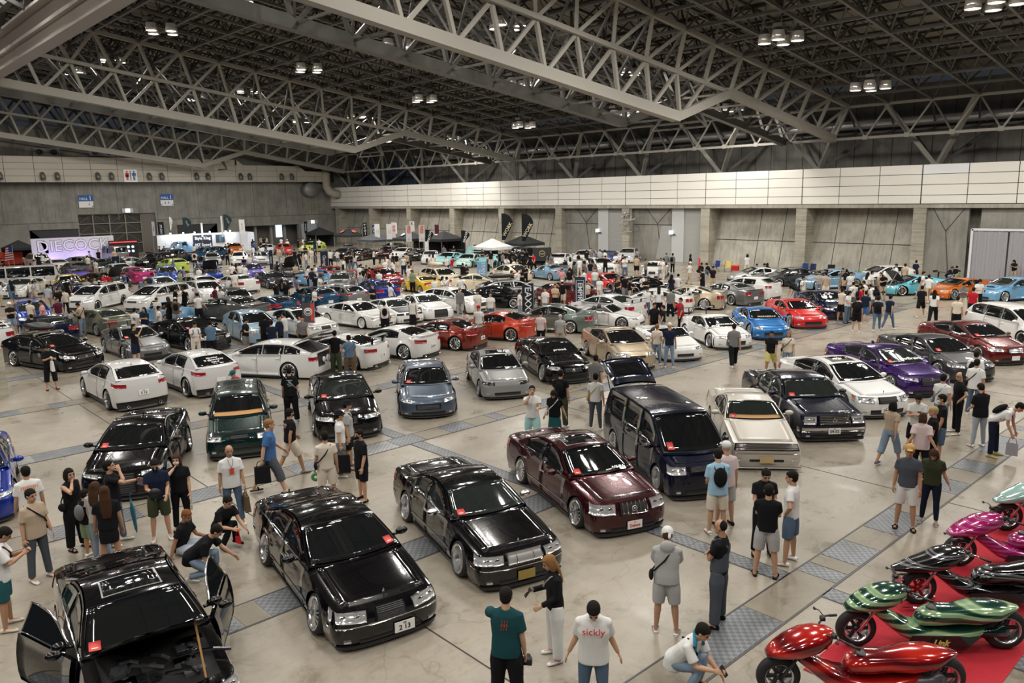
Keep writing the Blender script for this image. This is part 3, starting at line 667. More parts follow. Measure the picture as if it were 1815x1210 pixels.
class CarShape:
    def __init__(s, P):
        s.P = P; s.g, s.z = smooth_prof(P['top'], P['rnd']); s.L = P['L']
        s.zn = lambda b: np.interp(b, [0,.25,.55,.8,1], P['nose']); s.tn = lambda b: np.interp(b, [0,.25,.55,.8,1], P['tail'])
        c = P['cab']; H = P['H']; s.cab = c
        zc, zr = s.zt(c[0])-.01, s.zt(c[3])-.01
        s.zc0, s.zr0 = zc, zr
        mid = (c[1]+c[2])/2
        pts = [(c[0], zc), (c[1], H-.055), (c[1]+.3, H-.015), (mid, H), (c[2]-.3, H-.012), (c[2], H-.05), (c[3], zr)]
        g, z = smooth_prof(pts, P.get('crnd', .16), 300); s.cg, s.cz = g, z
    def zt(s, x): return np.interp(x, s.g, s.z)
    def topz(s, x, u): return s.zt(x) - s.P['drop']*(.25*u**2+.75*u**6)
    def hw(s, x):
        P = s.P; t0, t1 = P['taper']; m_ = s.L*.5
        q = np.where(x < m_, 1-t0*np.clip((m_-x)/m_, 0, 1)**3, 1-t1*np.clip((x-m_)/m_, 0, 1)**3); return P['W']/2*q
    def sec(s, f):
        return np.where(f < .4, 1-.05*((.4-f)/.4)**2, 1-s.P.get('tumble', .075)*(np.clip(f-.4, 0, 1)/.6)**2.4)
    def pull(s, u, c): n = s.P['pn']; return c*(1-(1-np.clip(u, 0, 1)**n)**(1/n))
    def front(s, u, b):
        u, b = np.broadcast_arrays(np.asarray(u, float), np.asarray(b, float)); sg = np.sign(u); u_ = np.abs(u)
        w = np.clip(u_-1, 0, None); u1 = np.minimum(u_, 1)
        sF = -s.zn(b)+s.pull(u1, s.P['cf'])+w*.6; s1 = -s.zn(1)+s.pull(u1, s.P['cf'])+w*.6
        z = s.P['gc']+b*(s.topz(s1, u1)-s.P['gc']); y = u1*s.hw(sF)*s.sec(b)
        return np.stack([s.L/2-sF, sg*y, z], -1)
    def rear(s, u, b):
        u, b = np.broadcast_arrays(np.asarray(u, float), np.asarray(b, float)); sg = np.sign(u); u_ = np.abs(u)
        w = np.clip(u_-1, 0, None); u1 = np.minimum(u_, 1)
        sF = s.L+s.tn(b)-s.pull(u1, s.P['cr'])-w*.6; s1 = s.L+s.tn(1)-s.pull(u1, s.P['cr'])-w*.6
        z = s.P['gc']+b*(s.topz(s1, u1)-s.P['gc']); y = u1*s.hw(sF)*s.sec(b)
        return np.stack([s.L/2-sF, sg*y, z], -1)
    def topf(s, x, u):          # by distance from the nose
        x, u = np.broadcast_arrays(np.asarray(x, float), np.asarray(u, float)); a = np.abs(u)
        return np.stack([s.L/2-x, u*s.hw(x)*s.sec(np.array(1.0)), s.topz(x, a)], -1)
    def top(s, a, u):
        a, u = np.broadcast_arrays(np.asarray(a, float), np.asarray(u, float)); q = np.abs(u)
        x0 = -s.zn(1)+s.pull(q, s.P['cf']); x1 = s.L+s.tn(1)-s.pull(q, s.P['cr']); return s.topf(x0+(x1-x0)*a, u)
    def flarey(s, x, z):
        P = s.P; o = 0
        for c in (P['fo'], P['fo']+P['wb']):
            r = np.hypot(x-c, z-P['R']); o = o+P['flare']*np.exp(-((r-P['R']-.05)/.10)**2)*(z > P['R']-.25)
        return o
    def side(s, x, z, sg=1):
        x, z = np.broadcast_arrays(np.asarray(x, float), np.asarray(z, float))
        f = (z-s.P['gc'])/(s.topz(x, 1.0)-s.P['gc']); y = s.hw(x)*s.sec(f)+s.flarey(x, z)
        return np.stack([s.L/2-x, sg*y, z], -1)
    def ycab(s, x, z):
        P = s.P; zb_ = s.topz(x, 1.0)-.02; yb = s.hw(x)*s.sec(np.array(1.0))-.012
        return yb+(P['wr']*P['W']/1.8-yb)*np.clip((z-zb_)/(P['H']-zb_), 0, 1)**1.35
    def ce(s, x): return np.interp(x, s.cg, s.cz)        # roofline height
    def cabtop(s, x, u):
        x, u = np.broadcast_arrays(np.asarray(x, float), np.asarray(u, float)); c = s.cab
        z = s.ce(x); q = np.abs(u)
        dz = -.035*(q**2)*np.clip((z-s.zc0)/(s.P['H']-s.zc0), 0, 1)
        dx = .16*(1-q**2)*np.clip((c[1]+.15-x)/(c[1]+.15-c[0]), 0, 1)-.12*(1-q**2)*np.clip((x-c[2]+.1)/(c[3]-c[2]+.1), 0, 1)
        return np.stack([s.L/2-x+dx, u*s.ycab(x, z), z+dz], -1)
    def cabside(s, x, v, sg=1, m0=0.0, m1=0.0):
        x, v = np.broadcast_arrays(np.asarray(x, float), np.asarray(v, float))
        z0 = s.topz(x, 1.0)-.02+m0; z1 = np.maximum(s.ce(x)-.035*np.clip((s.ce(x)-s.zc0)/(s.P['H']-s.zc0), 0, 1)-m1, z0+.001)
        z = z0+(z1-z0)*v; return np.stack([s.L/2-x, sg*s.ycab(x, z), z], -1)
def gridn(P):
    du = np.gradient(P, axis=0); dv = np.gradient(P, axis=1); n = np.cross(du, dv); l = np.linalg.norm(n, axis=-1, keepdims=True); return n/np.maximum(l, 1e-9)
def patch(mb, P, off=.004, skirt=.02, ref=None, mi=0):
    n = gridn(P)
    c = P.reshape(-1, 3).mean(0); out = np.array([c[0]*.3, c[1], c[2]-.45]) if ref is None else np.array(ref)
    if (n.reshape(-1, 3).mean(0)@out) < 0: n = -n; P = P[::-1]; n = n[::-1]
    Q = P+n*off; R_ = P-n*skirt
    fl_ = np.dot(np.cross(Q[1,0]-Q[0,0], Q[0,1]-Q[0,0]), n[0,0]) < 0
    mb.grid(Q, flip=bool(fl_), mi=mi)
    e = [np.concatenate([Q[0], Q[1:, -1], Q[-1, ::-1][1:], Q[::-1, 0][1:]]), np.concatenate([R_[0], R_[1:, -1], R_[-1, ::-1][1:], R_[::-1, 0][1:]])]
    mb.grid(np.stack(e, 0), flip=bool(fl_), mi=mi)
RIMS = {}
def wheel_mesh(style, rimc, R, rear=False, hi=True):
    key = (style, rimc, R, rear, hi)
    if key in RIMS: return RIMS[key]
    n = 32 if hi else 18; w = .25 if not rear else .28; rr = R*.80
    t = MB(); t.lathe([(rr-.01, -w/2+.02), (rr+.015, -w/2), (R-.02, -w/2+.015), (R, -w/2+.05), (R, w/2-.05), (R-.02, w/2-.015), (rr+.015, w/2), (rr-.01, w/2-.02)], n)
    tm = t.mesh('tyre', M_TIRE)
    b = MB()    # outside face at +y
    d = {'dish': .13, 'multi': .07, 'mesh': .09, 'five': .10, 'flat': .03, 'disc': .05}[style]; yo = w/2-.01
    b.lathe([(rr-.012, -w/2+.03), (rr-.02, yo-d), (rr-.015, yo-.03), (rr+.012, yo), (rr-.004, yo+.010), (rr-.035, yo-.008), (rr-.05, yo-d)], n)
    b.lathe([(rr-.02, yo-d-.06), (.001, yo-d-.06)], n, mi=1)
    ns = {'dish': 10, 'multi': 10, 'mesh': 16, 'five': 5, 'flat': 8, 'disc': 14}[style]; yf = yo-d
    ri = rr-.03
    for k in range(ns):
        a = 6.283185*k/ns
        if style == 'disc': spk = [(a, a)]
        elif style in ('mesh',): spk = [(a, a+.28), (a, a-.28)]
        elif style == 'five': spk = [(a-.11, a-.16), (a+.11, a+.16)]
        else: spk = [(a-.05, a+.09), (a+.05, a-.09)] if style == 'multi' and hi else [(a, a)]
        for a0, a1 in spk:
            p = (math.cos(a0)*.05, yf+.02, math.sin(a0)*.05); q = (math.cos(a1)*ri, yf+.0, math.sin(a1)*ri)
            b.beam(p, q, {'disc': .05, 'five': .045, 'flat': .05, 'mesh': .016, 'multi': .022, 'dish': .034}[style], .03, mi=2, caps=False)
    b.lathe([(.06, yf+.0), (.055, yf+.035), (.001, yf+.04)], 12, mi=2)
    rc = {'bright': (M_RIM, M_RIMD, M_RIM), 'dark': (M_RIMD, M_RIMD, M_RIMD), 'darkface': (M_RIM, M_RIMD, M_RIMD), 'bronze': (M_RIM, M_RIMD, M_RIMG), 'white': (M_RIMW, M_RIMD, M_RIMW), 'gold': (M_RIM, M_RIMD, M_RIMG)}[rimc]
    rm_ = b.mesh('wheel_rim', list(rc), angle=40)
    RIMS[key] = (rm_, tm); return RIMS[key]
def build_variant(P, hi=True):
    s = CarShape(P); L, W, R, gc, H = P['L'], P['W'], P['R'], P['gc'], P['H']; c = s.cab
    parts = []      # (name, mesh, parent index or None, loc, rot)
    def put(name, mb, mats, par=None, loc=(0,0,0), rot=(0,0,0), ang=None, smooth=True):
        me = mb if not isinstance(mb, MB) else mb.mesh(name, mats, smooth, angle=ang)
        parts.append((name, me, par, loc, rot)); return len(parts)-1
    PK = mat('PAINT', (.5,.5,.5))
    nu = 13 if hi else 9; us = np.sin(np.linspace(0, 1, nu)*math.pi/2)**.9; us = np.concatenate([-us[::-1][:-1], us])
    nb = 13 if hi else 7; bs = np.linspace(0, 1, nb)
    fo, wb = P['fo'], P['wb']; Ra = R+P.get('arch', .045)
    b_ = MB()
    U, B = np.meshgrid(us, bs, indexing='ij')
    b_.grid(s.front(U, B)); b_.grid(s.rear(U, B), flip=True)
    ar = []
    for cc in (fo, fo+wb):
        dz = math.sqrt(max(.0, Ra**2-max(0, R-gc)**2))
        th = np.linspace(0, math.pi, 15 if hi else 9); ar += list(cc+Ra*np.cos(th)*.9995) + [cc-Ra*1.004, cc+Ra*1.004]
    d0 = fo-Ra-.03; d1 = L-(fo+wb+Ra+.03)
    xs = np.array(sorted(set(list(np.linspace(0, d0, 5))+list(np.linspace(fo+Ra+.03, fo+wb-Ra-.03, 10 if hi else 5))+list(np.linspace(L-d1, L, 5))+ar)))
    A, B = np.meshgrid(xs, bs, indexing='ij')
    sf_ = -s.zn(B)+P['cf']; sr_ = L+s.tn(B)-P['cr']
    X = np.where(A < d0, sf_+(A/d0)*(d0-sf_), np.where(A > L-d1, sr_+(L-A)/d1*((L-d1)-sr_), A))
    zb_ = np.full_like(X, gc)
    for cc in (fo, fo+wb):
        q = Ra**2-(A-cc)**2; zb_ = np.where(q > 0, np.maximum(gc, R+np.sqrt(np.maximum(q, 0))), zb_)
    zs = s.topz(X, 1.0); Z = zb_+B*(zs-zb_)
    SP = s.side(X, Z); b_.grid(SP, flip=True); SM = SP.copy(); SM[..., 1] *= -1; b_.grid(SM)
    # top skin in stations shared with the sides
    at = np.clip((X[:, -1]-(-s.zn(1)+P['cf']))/((L+s.tn(1)-P['cr'])-(-s.zn(1)+P['cf'])), 0, 1)
    A2, U2 = np.meshgrid(at, us, indexing='ij')
    b_.grid(s.top(A2, U2))
    mats = [PK, M_BLKP, M_GREYD]
    for cc in (fo, fo+wb):          # wheel wells
        for sg in (-1, 1):
            th = np.linspace(-.35, math.pi+.35, 16); yo = float(s.side(np.array(cc), np.array(R+Ra-.02))[1])-.01
            Pw = np.array([[[L/2-cc+Ra*math.cos(t), sg*yy, R+Ra*math.sin(t)] for yy in (yo-.02, yo-.42)] for t in th]); b_.grid(Pw, flip=sg > 0, mi=1)
            ctr = [(L/2-cc, sg*(yo-.42), R)]; ring = [tuple(p[1]) for p in Pw]; b_.add(ctr+ring, [(0, i+1, i+2) for i in range(len(ring)-1)], 1)
    b_.add([(L/2-.25, -W/2+.12, gc+.03), (L/2-.25, W/2-.12, gc+.03), (-L/2+.25, W/2-.12, gc+.03), (-L/2+.25, -W/2+.12, gc+.03)], [(0,1,2,3)], 1)
    put('body', b_, mats, ang=50)
    # skirts
    sk_ = MB()
    for sg in (-1, 1):
        X_, Z_ = np.meshgrid(np.linspace(fo+Ra+.02, fo+wb-Ra-.02, 6), np.array([gc-.02, gc+P.get('clad', .05)]), indexing='ij'); patch(sk_, s.side(X_, Z_, sg), .012, .03, (0, sg, 0))
    U_, B_ = np.meshgrid(us*.98, np.array([-.06, .05]), indexing='ij'); patch(sk_, s.front(U_, B_), P.get('lip', .025), .05, (1, 0, 0)); patch(sk_, s.rear(U_, np.where(B_ > 0, P.get('cladb', .05), B_)), .01, .05, (-1, 0, 0))
    put('skirt', sk_, [PK if P.get('skirtpaint') else M_BLKP])
    conv = P.get('conv')
    pk_i = None
    if not conv:
        cb = MB(); nx = 22 if hi else 12
        gx_ = np.unique(np.concatenate([np.linspace(c[0], c[3], nx), np.linspace(c[1]-.15, c[1]+.25, 5), np.linspace(c[2]-.25, c[2]+.15, 5)]))
        X_, U_ = np.meshgrid(gx_, us, indexing='ij'); cb.grid(s.cabtop(X_, U_))
        X_, V_ = np.meshgrid(gx_, np.linspace(0, 1, 6), indexing='ij')
        cb.grid(s.cabside(X_, V_, 1), flip=True); cb.grid(s.cabside(X_, V_, -1))
        pk_i = put('cabin_roof', cb, [M_BLKP if P.get('blackroof') else PK], ang=55)
    # glass
    gm_ = M_GLASSC if P.get('clear') else M_GLASS
    tm_ = M_CHROME if P['trim'] == 'chrome' else M_BLKP
    ins = .93
    x0, x1 = c[0]+(c[1]-c[0])*.07, c[0]+(c[1]-c[0])*.97
    nxx = 8 if hi else 5; uu = np.linspace(-ins, ins, 11 if hi else 7)
    X_, U_ = np.meshgrid(np.linspace(x0, x1, nxx), uu, indexing='ij')
    if hi:
        X2, U2_ = np.meshgrid(np.linspace(x0-.02, x1+.015, nxx), uu*1.032, indexing='ij'); f = MB(); patch(f, s.cabtop(X2, U2_), .004, .01, (1, 0, .6)); ti = put('windshield_trim', f, [tm_])
    f = MB(); patch(f, s.cabtop(X_, U_), .008, .01, (1, 0, .6)); wi = put('windshield', f, [gm_])
    if hi and P.get('card', 1):
        f = MB(); cu = P.get('cardu', -.72); X3, U3 = np.meshgrid(np.linspace(c[0]+(c[1]-c[0])*.12, c[0]+(c[1]-c[0])*.30, 3), np.linspace(cu-.09, cu+.09, 3), indexing='ij'); patch(f, s.cabtop(X3, U3), .012, .002, (1, 0, .6)); put('permit_card', f, [M_REDC], wi)
        f = MB(); X3, U3 = np.meshgrid(np.linspace(c[0]+(c[1]-c[0])*.16, c[0]+(c[1]-c[0])*.18, 2), np.linspace(cu-.05, cu+.05, 3), indexing='ij'); patch(f, s.cabtop(X3, U3), .015, .002, (1, 0, .6)); put('card_print', f, [M_PW], wi)
    if P.get('dash'):
        f = MB(); X3, U3 = np.meshgrid(np.linspace(x0+.02, x0+(x1-x0)*.22, 4), np.linspace(-.85, .85, 9), indexing='ij'); patch(f, s.cabtop(X3, U3), .011, .002, (1, 0, .6)); put('dash_cover', f, [M_TAN], wi)
    if not conv:
        x0, x1 = c[2]+(c[3]-c[2])*.08, c[2]+(c[3]-c[2])*P.get('rgl', .88)
        X_, U_ = np.meshgrid(np.linspace(x0, x1, nxx), uu*P.get('rgu', .95), indexing='ij'); f = MB(); patch(f, s.cabtop(X_, U_), .008, .01, (-1, 0, .6)); put('rear_window', f, [gm_])
        if P.get('sunroof'):
            X_, U_ = np.meshgrid(np.linspace(c[1]+.12, c[1]+.12+P['sunroof'], 4), np.linspace(-.62, .62, 7), indexing='ij')
            X2, U2_ = np.meshgrid(np.linspace(c[1]+.10, c[1]+.14+P['sunroof'], 4), np.linspace(-.66, .66, 7), indexing='ij')
            f = MB(); patch(f, s.cabtop(X2, U2_), .003, .004, (0, 0, 1)); put('sunroof_seal', f, [M_GREYD if P['trim'] != 'chrome' else M_DUCT], pk_i)
            f = MB(); patch(f, s.cabtop(X_, U_), .006, .004, (0, 0, 1)); put('sunroof', f, [M_GLASS], pk_i)
        if P.get('antenna'):
            f = MB(); f.ell((L/2-c[2]+.0, 0, H-.01), (.09, .02, .045)); put('antenna_fin', f, [PK], pk_i)
        for sg in (-1, 1):
            for k, (a, b2) in enumerate(P['sw']):
                n_ = max(4, int((b2-a)/.12)) if hi else 5
                for kind in ((0, 1) if hi else (1,)):
                    mg = .022 if kind == 0 else .0
                    xx = np.linspace(a-mg, b2+mg, n_); okx = [x for x in xx if s.ce(x)-.035-.055+mg > s.topz(np.array(x), 1.0)+.04-mg]
                    if len(okx) < 2: continue
                    xx = np.linspace(okx[0], okx[-1], n_)
                    X_, V_ = np.meshgrid(xx, np.linspace(0, 1, 4), indexing='ij')
                    f = MB(); patch(f, s.cabside(X_, V_, sg, .035-mg, .05-mg), .003 if kind == 0 else .007, .008, (0, sg, 0)); put('window_trim' if kind == 0 else 'side_window', f, [tm_ if kind == 0 else gm_])
    # doors
    for sg in (-1, 1):
        for k, (a, b2) in enumerate(P['doors']):
            fr = [0, 1] if hi else [1]
            ii = None
            for kind in fr:
                e = .010 if kind == 0 else 0
                xx = np.linspace(a-e, b2+e-(.012 if kind else 0), 9 if hi else 4); zl = np.linspace(0, 1, 7 if hi else 4)
                X_, V_ = np.meshgrid(xx, zl, indexing='ij'); z0 = gc+.09-e
                zlow = np.full_like(X_, z0)
                for cc in (fo, fo+wb):
                    q = (Ra+.05)**2-(X_-cc)**2; zlow = np.where(q > 0, np.maximum(zlow, R+np.sqrt(np.maximum(q, 0))), zlow)
                zh = s.topz(X_, 1.0)-.004; f = MB(); patch(f, s.side(X_, zlow+V_*(zh-zlow), sg), .0012 if kind == 0 else .004, .012, (0, sg, 0))
                ii = put('door_gap' if kind == 0 else 'door', f, [M_SEAM if kind == 0 else PK])
            hx = b2-.13; hz = float(s.topz(np.array(hx), 1.0))-.16; pt = s.side(np.array(hx), np.array(hz), sg)
            f = MB(); f.cbox((pt[0], pt[1]+sg*.018, hz), (.17, .03, .028)); put('door_handle', f, [M_CHROME if P['trim'] == 'chrome' or P.get('chhandle') else PK], ii, smooth=False)
    # moulding line
    if P.get('mould'):
        for sg in (-1, 1):
            X_, Z_ = np.meshgrid(np.linspace(fo+Ra+.04, fo+wb-Ra-.04, 8), np.array([P['mould'], P['mould']+.025]), indexing='ij'); f = MB(); patch(f, s.side(X_, Z_, sg), .012, .01, (0, sg, 0)); put('side_moulding', f, [M_CHROME])
    # hood and boot lid
    x_h0 = -P['nose'][-1]+.10+P.get('hoodin', 0); x_h1 = c[0]-.02
    nhood = 9 if hi else 5
    if not P.get('nohood'):
        for kind in ((0, 1) if hi else (1,)):
            e = .009 if kind == 0 else 0
            X_, U_ = np.meshgrid(np.linspace(x_h0-e, x_h1+e, nhood), np.linspace(-.84-e, .84+e, 11 if hi else 7), indexing='ij')
            Xx = X_+np.maximum(0, s.pull(np.abs(U_), P['cf']))*np.clip(1-(X_-x_h0)/.5, 0, 1)
            f = MB(); patch(f, s.topf(Xx, U_), .0012 if kind == 0 else .005, .012, (.2, 0, 1)); hi_i = put('hood_gap' if kind == 0 else 'hood', f, [M_SEAM if kind == 0 else (PK if not P.get('blackhood') else M_BLKP)])
        if P.get('ornament'):
            f = MB(); zz = float(s.zt(x_h0+.08)); f.ell((L/2-x_h0-.08, 0, zz+.05), (.012, .022, .05)); put('hood_ornament', f, [M_CHROME], hi_i)
        if P.get('scoop'):
            f = MB(); zz = float(s.zt(.75)); f.add([(L/2-.62, -.3, zz-.01), (L/2-.62, .3, zz-.01), (L/2-.64, .27, zz+.06), (L/2-.64, -.27, zz+.06), (L/2-1.15, -.3, float(s.zt(1.15))), (L/2-1.15, .3, float(s.zt(1.15)))], [(2,3,4,5), (0,3,4), (1,2,5)]); f.add([(L/2-.625, -.26, zz), (L/2-.625, .26, zz), (L/2-.64, .25, zz+.05), (L/2-.64, -.25, zz+.05)], [(0,1,2,3)], 1); put('hood_scoop', f, [PK, M_SEAM], hi_i, smooth=False)
    if c[3] < L-.35 and not P.get('hatch'):
        for kind in ((0, 1) if hi else (1,)):
            e = .009 if kind == 0 else 0
            X_, U_ = np.meshgrid(np.linspace(c[3]+.03-e, L+P['tail'][-1]-.03, 6 if hi else 4), np.linspace(-.80-e, .80+e, 9 if hi else 7), indexing='ij')
            Xx = X_-s.pull(np.abs(U_), P['cr'])*np.clip((X_-(L-.5))/.5, 0, 1)
            f = MB(); patch(f, s.topf(Xx, U_), .0012 if kind == 0 else .005, .012, (-.2, 0, 1)); put('boot_gap' if kind == 0 else 'boot_lid', f, [M_SEAM if kind == 0 else PK])
    # front: lamps, grille, intakes, plate
    def quad_front(fn, w0, w1, za0, za1, zb0, zb1, nw=9, nz=4):
        Wv = np.linspace(w0, w1, nw); Pq = np.zeros((nw, nz, 3))
        for i, wv in enumerate(Wv):
            k = (wv-w0)/(w1-w0); z0 = za0+(zb0-za0)*k; z1 = za1+(zb1-za1)*k
            u1 = min(abs(wv), 1)
            s1 = (-s.zn(1)+s.pull(np.array(u1), P['cf'])) if fn == s.front else (L+s.tn(1)-s.pull(np.array(u1), P['cr']))
            zz = float(s.topz(s1, u1)); b0, b1 = (z0-gc)/(zz-gc), (z1-gc)/(zz-gc)
            Pq[i] = fn(np.full(nz, wv), np.linspace(b0, min(b1, .985), nz))
        return Pq
    w0, w1, a0, a1, b0, b1 = P['hl']
    lens = {'clear': M_LENS, 'smoke': M_LENSD}[P.get('lens', 'clear')]
    for sg in (-1, 1):
        Pq = quad_front(s.front, w0, w1, a0, a1, b0, b1); Pq[..., 1] *= sg
        if hi:
            Pb = quad_front(s.front, w0-.012, w1+.015, a0-.012, a1+.012, b0-.012, b1+.012); Pb[..., 1] *= sg; f = MB(); patch(f, Pb, .004, .01, (1, sg*.3, 0)); bz = put('headlight_bezel', f, [M_BLKP if P['trim'] != 'chrome' else M_CHROME])
        f = MB(); patch(f, Pq, .010, .012, (1, sg*.3, 0)); li = put('headlight', f, [lens])
        if hi:
            for k, q in enumerate((.33, .70)):
                ctr = Pq[int(q*8), 1:3].mean(0); f = MB(); rr_ = min(.058, (a1-a0)*.36); f.lathe([(rr_, 0), (rr_*.8, .012), (.001, .012)], 14, 'x', (ctr[0]+.006, ctr[1], ctr[2])); put('lamp_reflector', f, [M_CHROME], li)
            if P.get('amber'):
                Pa = quad_front(s.front, w1-.12, w1+.01, b0, b1, b0, b1, 4, 3); Pa[..., 1] *= sg; f = MB(); patch(f, Pa, .013, .012, (1, sg*.3, 0)); put('turn_lamp', f, [M_AMBER], li)
    gw, g0, g1, gk, gmk = P['grille']
    if gw > 0:
        Pq = quad_front(s.front, -gw, gw, g0, g1, g0, g1, 11, 5)
        if gmk == 'chrome' or hi:
            Pb = quad_front(s.front, -gw-.03, gw+.03, g0-.02, g1+.02, g0-.02, g1+.02, 11, 5); f = MB(); patch(f, Pb, .014, .02, (1, 0, 0)); gi = put('grille_surround', f, [M_CHROME if gmk == 'chrome' else M_BLKP])
        f = MB(); patch(f, Pq, .020, .02, (1, 0, 0)); gi = put('grille', f, [M_SEAM if P.get('grillem') is None else M_DUCT])
        nbar = P.get('nbar', 7)
        if hi and gk in 'hvx':
            for k in range(nbar):
                f = MB()
                if gk == 'h':
                    z = g0+(g1-g0)*(k+.5)/nbar; Pz = quad_front(s.front, -gw+.01, gw-.01, z-.006, z+.006, z-.006, z+.006, 9, 2)
                else:
                    u0 = -gw+2*gw*(k+.5)/nbar; Pz = quad_front(s.front, u0-.008, u0+.008, g0+.01, g1-.01, g0+.01, g1-.01, 2, 4)
                patch(f, Pz, .032, .012, (1, 0, 0)); put('grille_bar', f, [M_CHROME if P.get('barc', gmk) == 'chrome' else M_GREYD], gi)
        if P.get('emblem'):
            p0 = Pq[5, 3 if P['emblem'] == 'hi' else 2]; f = MB(); f.lathe([(.06, 0), (.06, .012), (.045, .012), (.045, 0)], 16, 'x', (p0[0]+.03, 0, p0[2])); f.lathe([(.02, 0), (.02, .012), (.001, .012)], 10, 'x', (p0[0]+.03, 0, p0[2])); put('emblem', f, [M_CHROME], gi)
    iw, i0, i1 = P['intake']
    if iw > 0:
        f = MB(); patch(f, quad_front(s.front, -iw, iw, i0, i1, i0, i1, 11, 3), .008, .02, (1, 0, 0)); put('lower_intake', f, [M_SEAM])
        if P.get('fog', 1):
            for sg in (-1, 1):
                Pq = quad_front(s.front, .74, .86, i0+.03, i0+.09, i0+.03, i0+.09, 4, 3); Pq[..., 1] *= sg; f = MB(); patch(f, Pq, .01, .01, (1, sg*.3, 0)); put('fog_lamp', f, [M_LENS])
    if P.get('bline'):
        for fn in (s.front, s.rear):
            f = MB(); patch(f, quad_front(fn, -1.25, 1.25, P['bline'], P['bline']+.022, P['bline'], P['bline']+.022, 25, 2), .012, .01, (1 if fn == s.front else -1, 0, 0)); put('bumper_trim', f, [M_CHROME])
    if P.get('bchrome'):
        f = MB(); z0, z1 = P['bchrome']; patch(f, quad_front(s.front, -1.15, 1.15, z0, z1, z0, z1, 21, 3), .02, .02, (1, 0, 0)); put('chrome_bumper', f, [M_CHROME])
    pm = {'white': M_PLATE, 'gold': M_PLATEG, 'tan': M_PLATET, None: None}[P['plate']]
    pz = P.get('pz', .26)
    if pm:
        x_ = float(s.front(np.array(P.get('pu', 0.0)), np.array((pz-gc)/(float(s.zt(.1))-gc)))[0])+.03; f = MB(); f.cbox((x_, P.get('pu', 0)*W/2, pz), (.012, .33, .165)); put('number_plate', f, [pm], smooth=False)
    w0, w1, a0, a1, b0, b1 = P['tl']
    for sg in (-1, 1):
        Pq = quad_front(s.rear, w0, w1, a0, a1, b0, b1); Pq[..., 1] *= sg; f = MB(); patch(f, Pq, .010, .012, (-1, sg*.3, 0)); ti = put('taillight', f, [M_TAIL])
        if P.get('roundtail'):
            for q in (2, 6):
                ctr = Pq[q, 1:3].mean(0); f = MB(); f.lathe([(.065, 0), (.06, -.02), (.001, -.02)], 14, 'x', (ctr[0]-.012, ctr[1], ctr[2])); put('tail_lens', f, [M_TAIL], ti)
    zz = float(s.zt(L-.05)); zp = P.get('rpz', .5*(zz+gc)-.04); x_ = float(s.rear(np.array(0.0), np.array((zp-gc)/(zz-gc)))[0])-.012
    f = MB(); f.cbox((x_, 0, zp), (.012, .33, .165)); put('rear_plate', f, [M_PLATE], smooth=False)
    f = MB(); patch(f, quad_front(s.rear, -.75, .75, gc+.0, gc+.12, gc, gc+.12, 9, 3), .015, .02, (-1, 0, 0)); put('diffuser', f, [M_BLKP])
    if P.get('exh', 1):
        for sg in (-1, 1):
            p0 = s.rear(np.array(.62*sg), np.array(.08)); f = MB(); f.lathe([(.045, .0), (.05, -.07), (.04, -.07), (.035, .0)], 12, 'x', (p0[0]-.0, p0[1], gc+.05)); put('exhaust_tip', f, [M_CHROME])
    # mirrors
    for sg in (-1, 1):
        xm = P.get('mx', c[0]+.42); ym = float(s.hw(np.array(xm))); zm_ = float(s.topz(np.array(xm), 1.0))+.07
        f = MB(); f.ell((L/2-xm, sg*(ym+.10), zm_), (.075, .115, .07), 10, 8); f.beam((L/2-xm, sg*(ym-.06), zm_-.04), (L/2-xm, sg*(ym+.03), zm_-.03), .05, .03)
        put('mirror', f, [M_CHROME if P.get('mirc') == 'chrome' else PK])
    # wheels
    for cc, rear in ((fo, False), (fo+wb, True)):
        for sg in (-1, 1):
            rm_, tm2 = wheel_mesh(P['rim'], P['rimc'], R, rear, hi)
            yw = W/2-.105+P['rw']+P.get('rpoke', 0)*(1 if rear else 0)
            k = put('wheel', rm_, None, None, (L/2-cc, sg*yw, R), (sg*math.radians(P['camber'])*1.0, 0, 0 if sg > 0 else math.pi))
            parts[k] = ('wheel', rm_, None, (L/2-cc, sg*yw, R), ('W', sg, P['camber'])); put('tyre', tm2, None, k)
    if P.get('wing'):
        h, x_, span = P['wing']; zz = float(s.zt(L-x_)); f = MB()
        n = 7
        for k in range(n):
            pass
        prof = [(-.14, 0), (-.05, .022), (.06, .03), (.14, .0), (.06, .01), (-.05, .004)]
        vs = [(-L/2+x_+px, yy, zz+h+pz2) for yy in (-span, -span*.5, 0, span*.5, span) for px, pz2 in prof]; m_ = len(prof)
        f.add(vs, [(i*m_+j, i*m_+(j+1) % m_, (i+1)*m_+(j+1) % m_, (i+1)*m_+j) for i in range(4) for j in range(m_)]+[tuple(range(m_)), tuple(range(4*m_, 5*m_))])
        wi_ = put('rear_wing', f, [M_BLKP if P.get('wingblack', 1) else PK], smooth=False)
        for sg in (-1, 1):
            f = MB(); f.box((-L/2+x_-.16, sg*span-.01, zz+h-.06), (-L/2+x_+.16, sg*span+.01, zz+h+.08)); put('wing_endplate', f, [M_BLKP if P.get('wingblack', 1) else PK], wi_, smooth=False)
            f = MB(); f.beam((-L/2+x_+.02, sg*span*.55, zz-.03), (-L/2+x_, sg*span*.55, zz+h), .1, .015); put('wing_stay', f, [M_BLKP], wi_, smooth=False)
    if P.get('ducktail'):
        X_, U_ = np.meshgrid(np.linspace(L-.28, L-.02, 4), np.linspace(-.8, .8, 9), indexing='ij'); Pd = s.topf(X_-s.pull(np.abs(U_), P['cr']), U_); Pd[..., 2] += P['ducktail']*np.linspace(0, 1, 4)[:, None]**1.5; f = MB(); patch(f, Pd, .01, .03, (0, 0, 1)); put('spoiler', f, [PK])
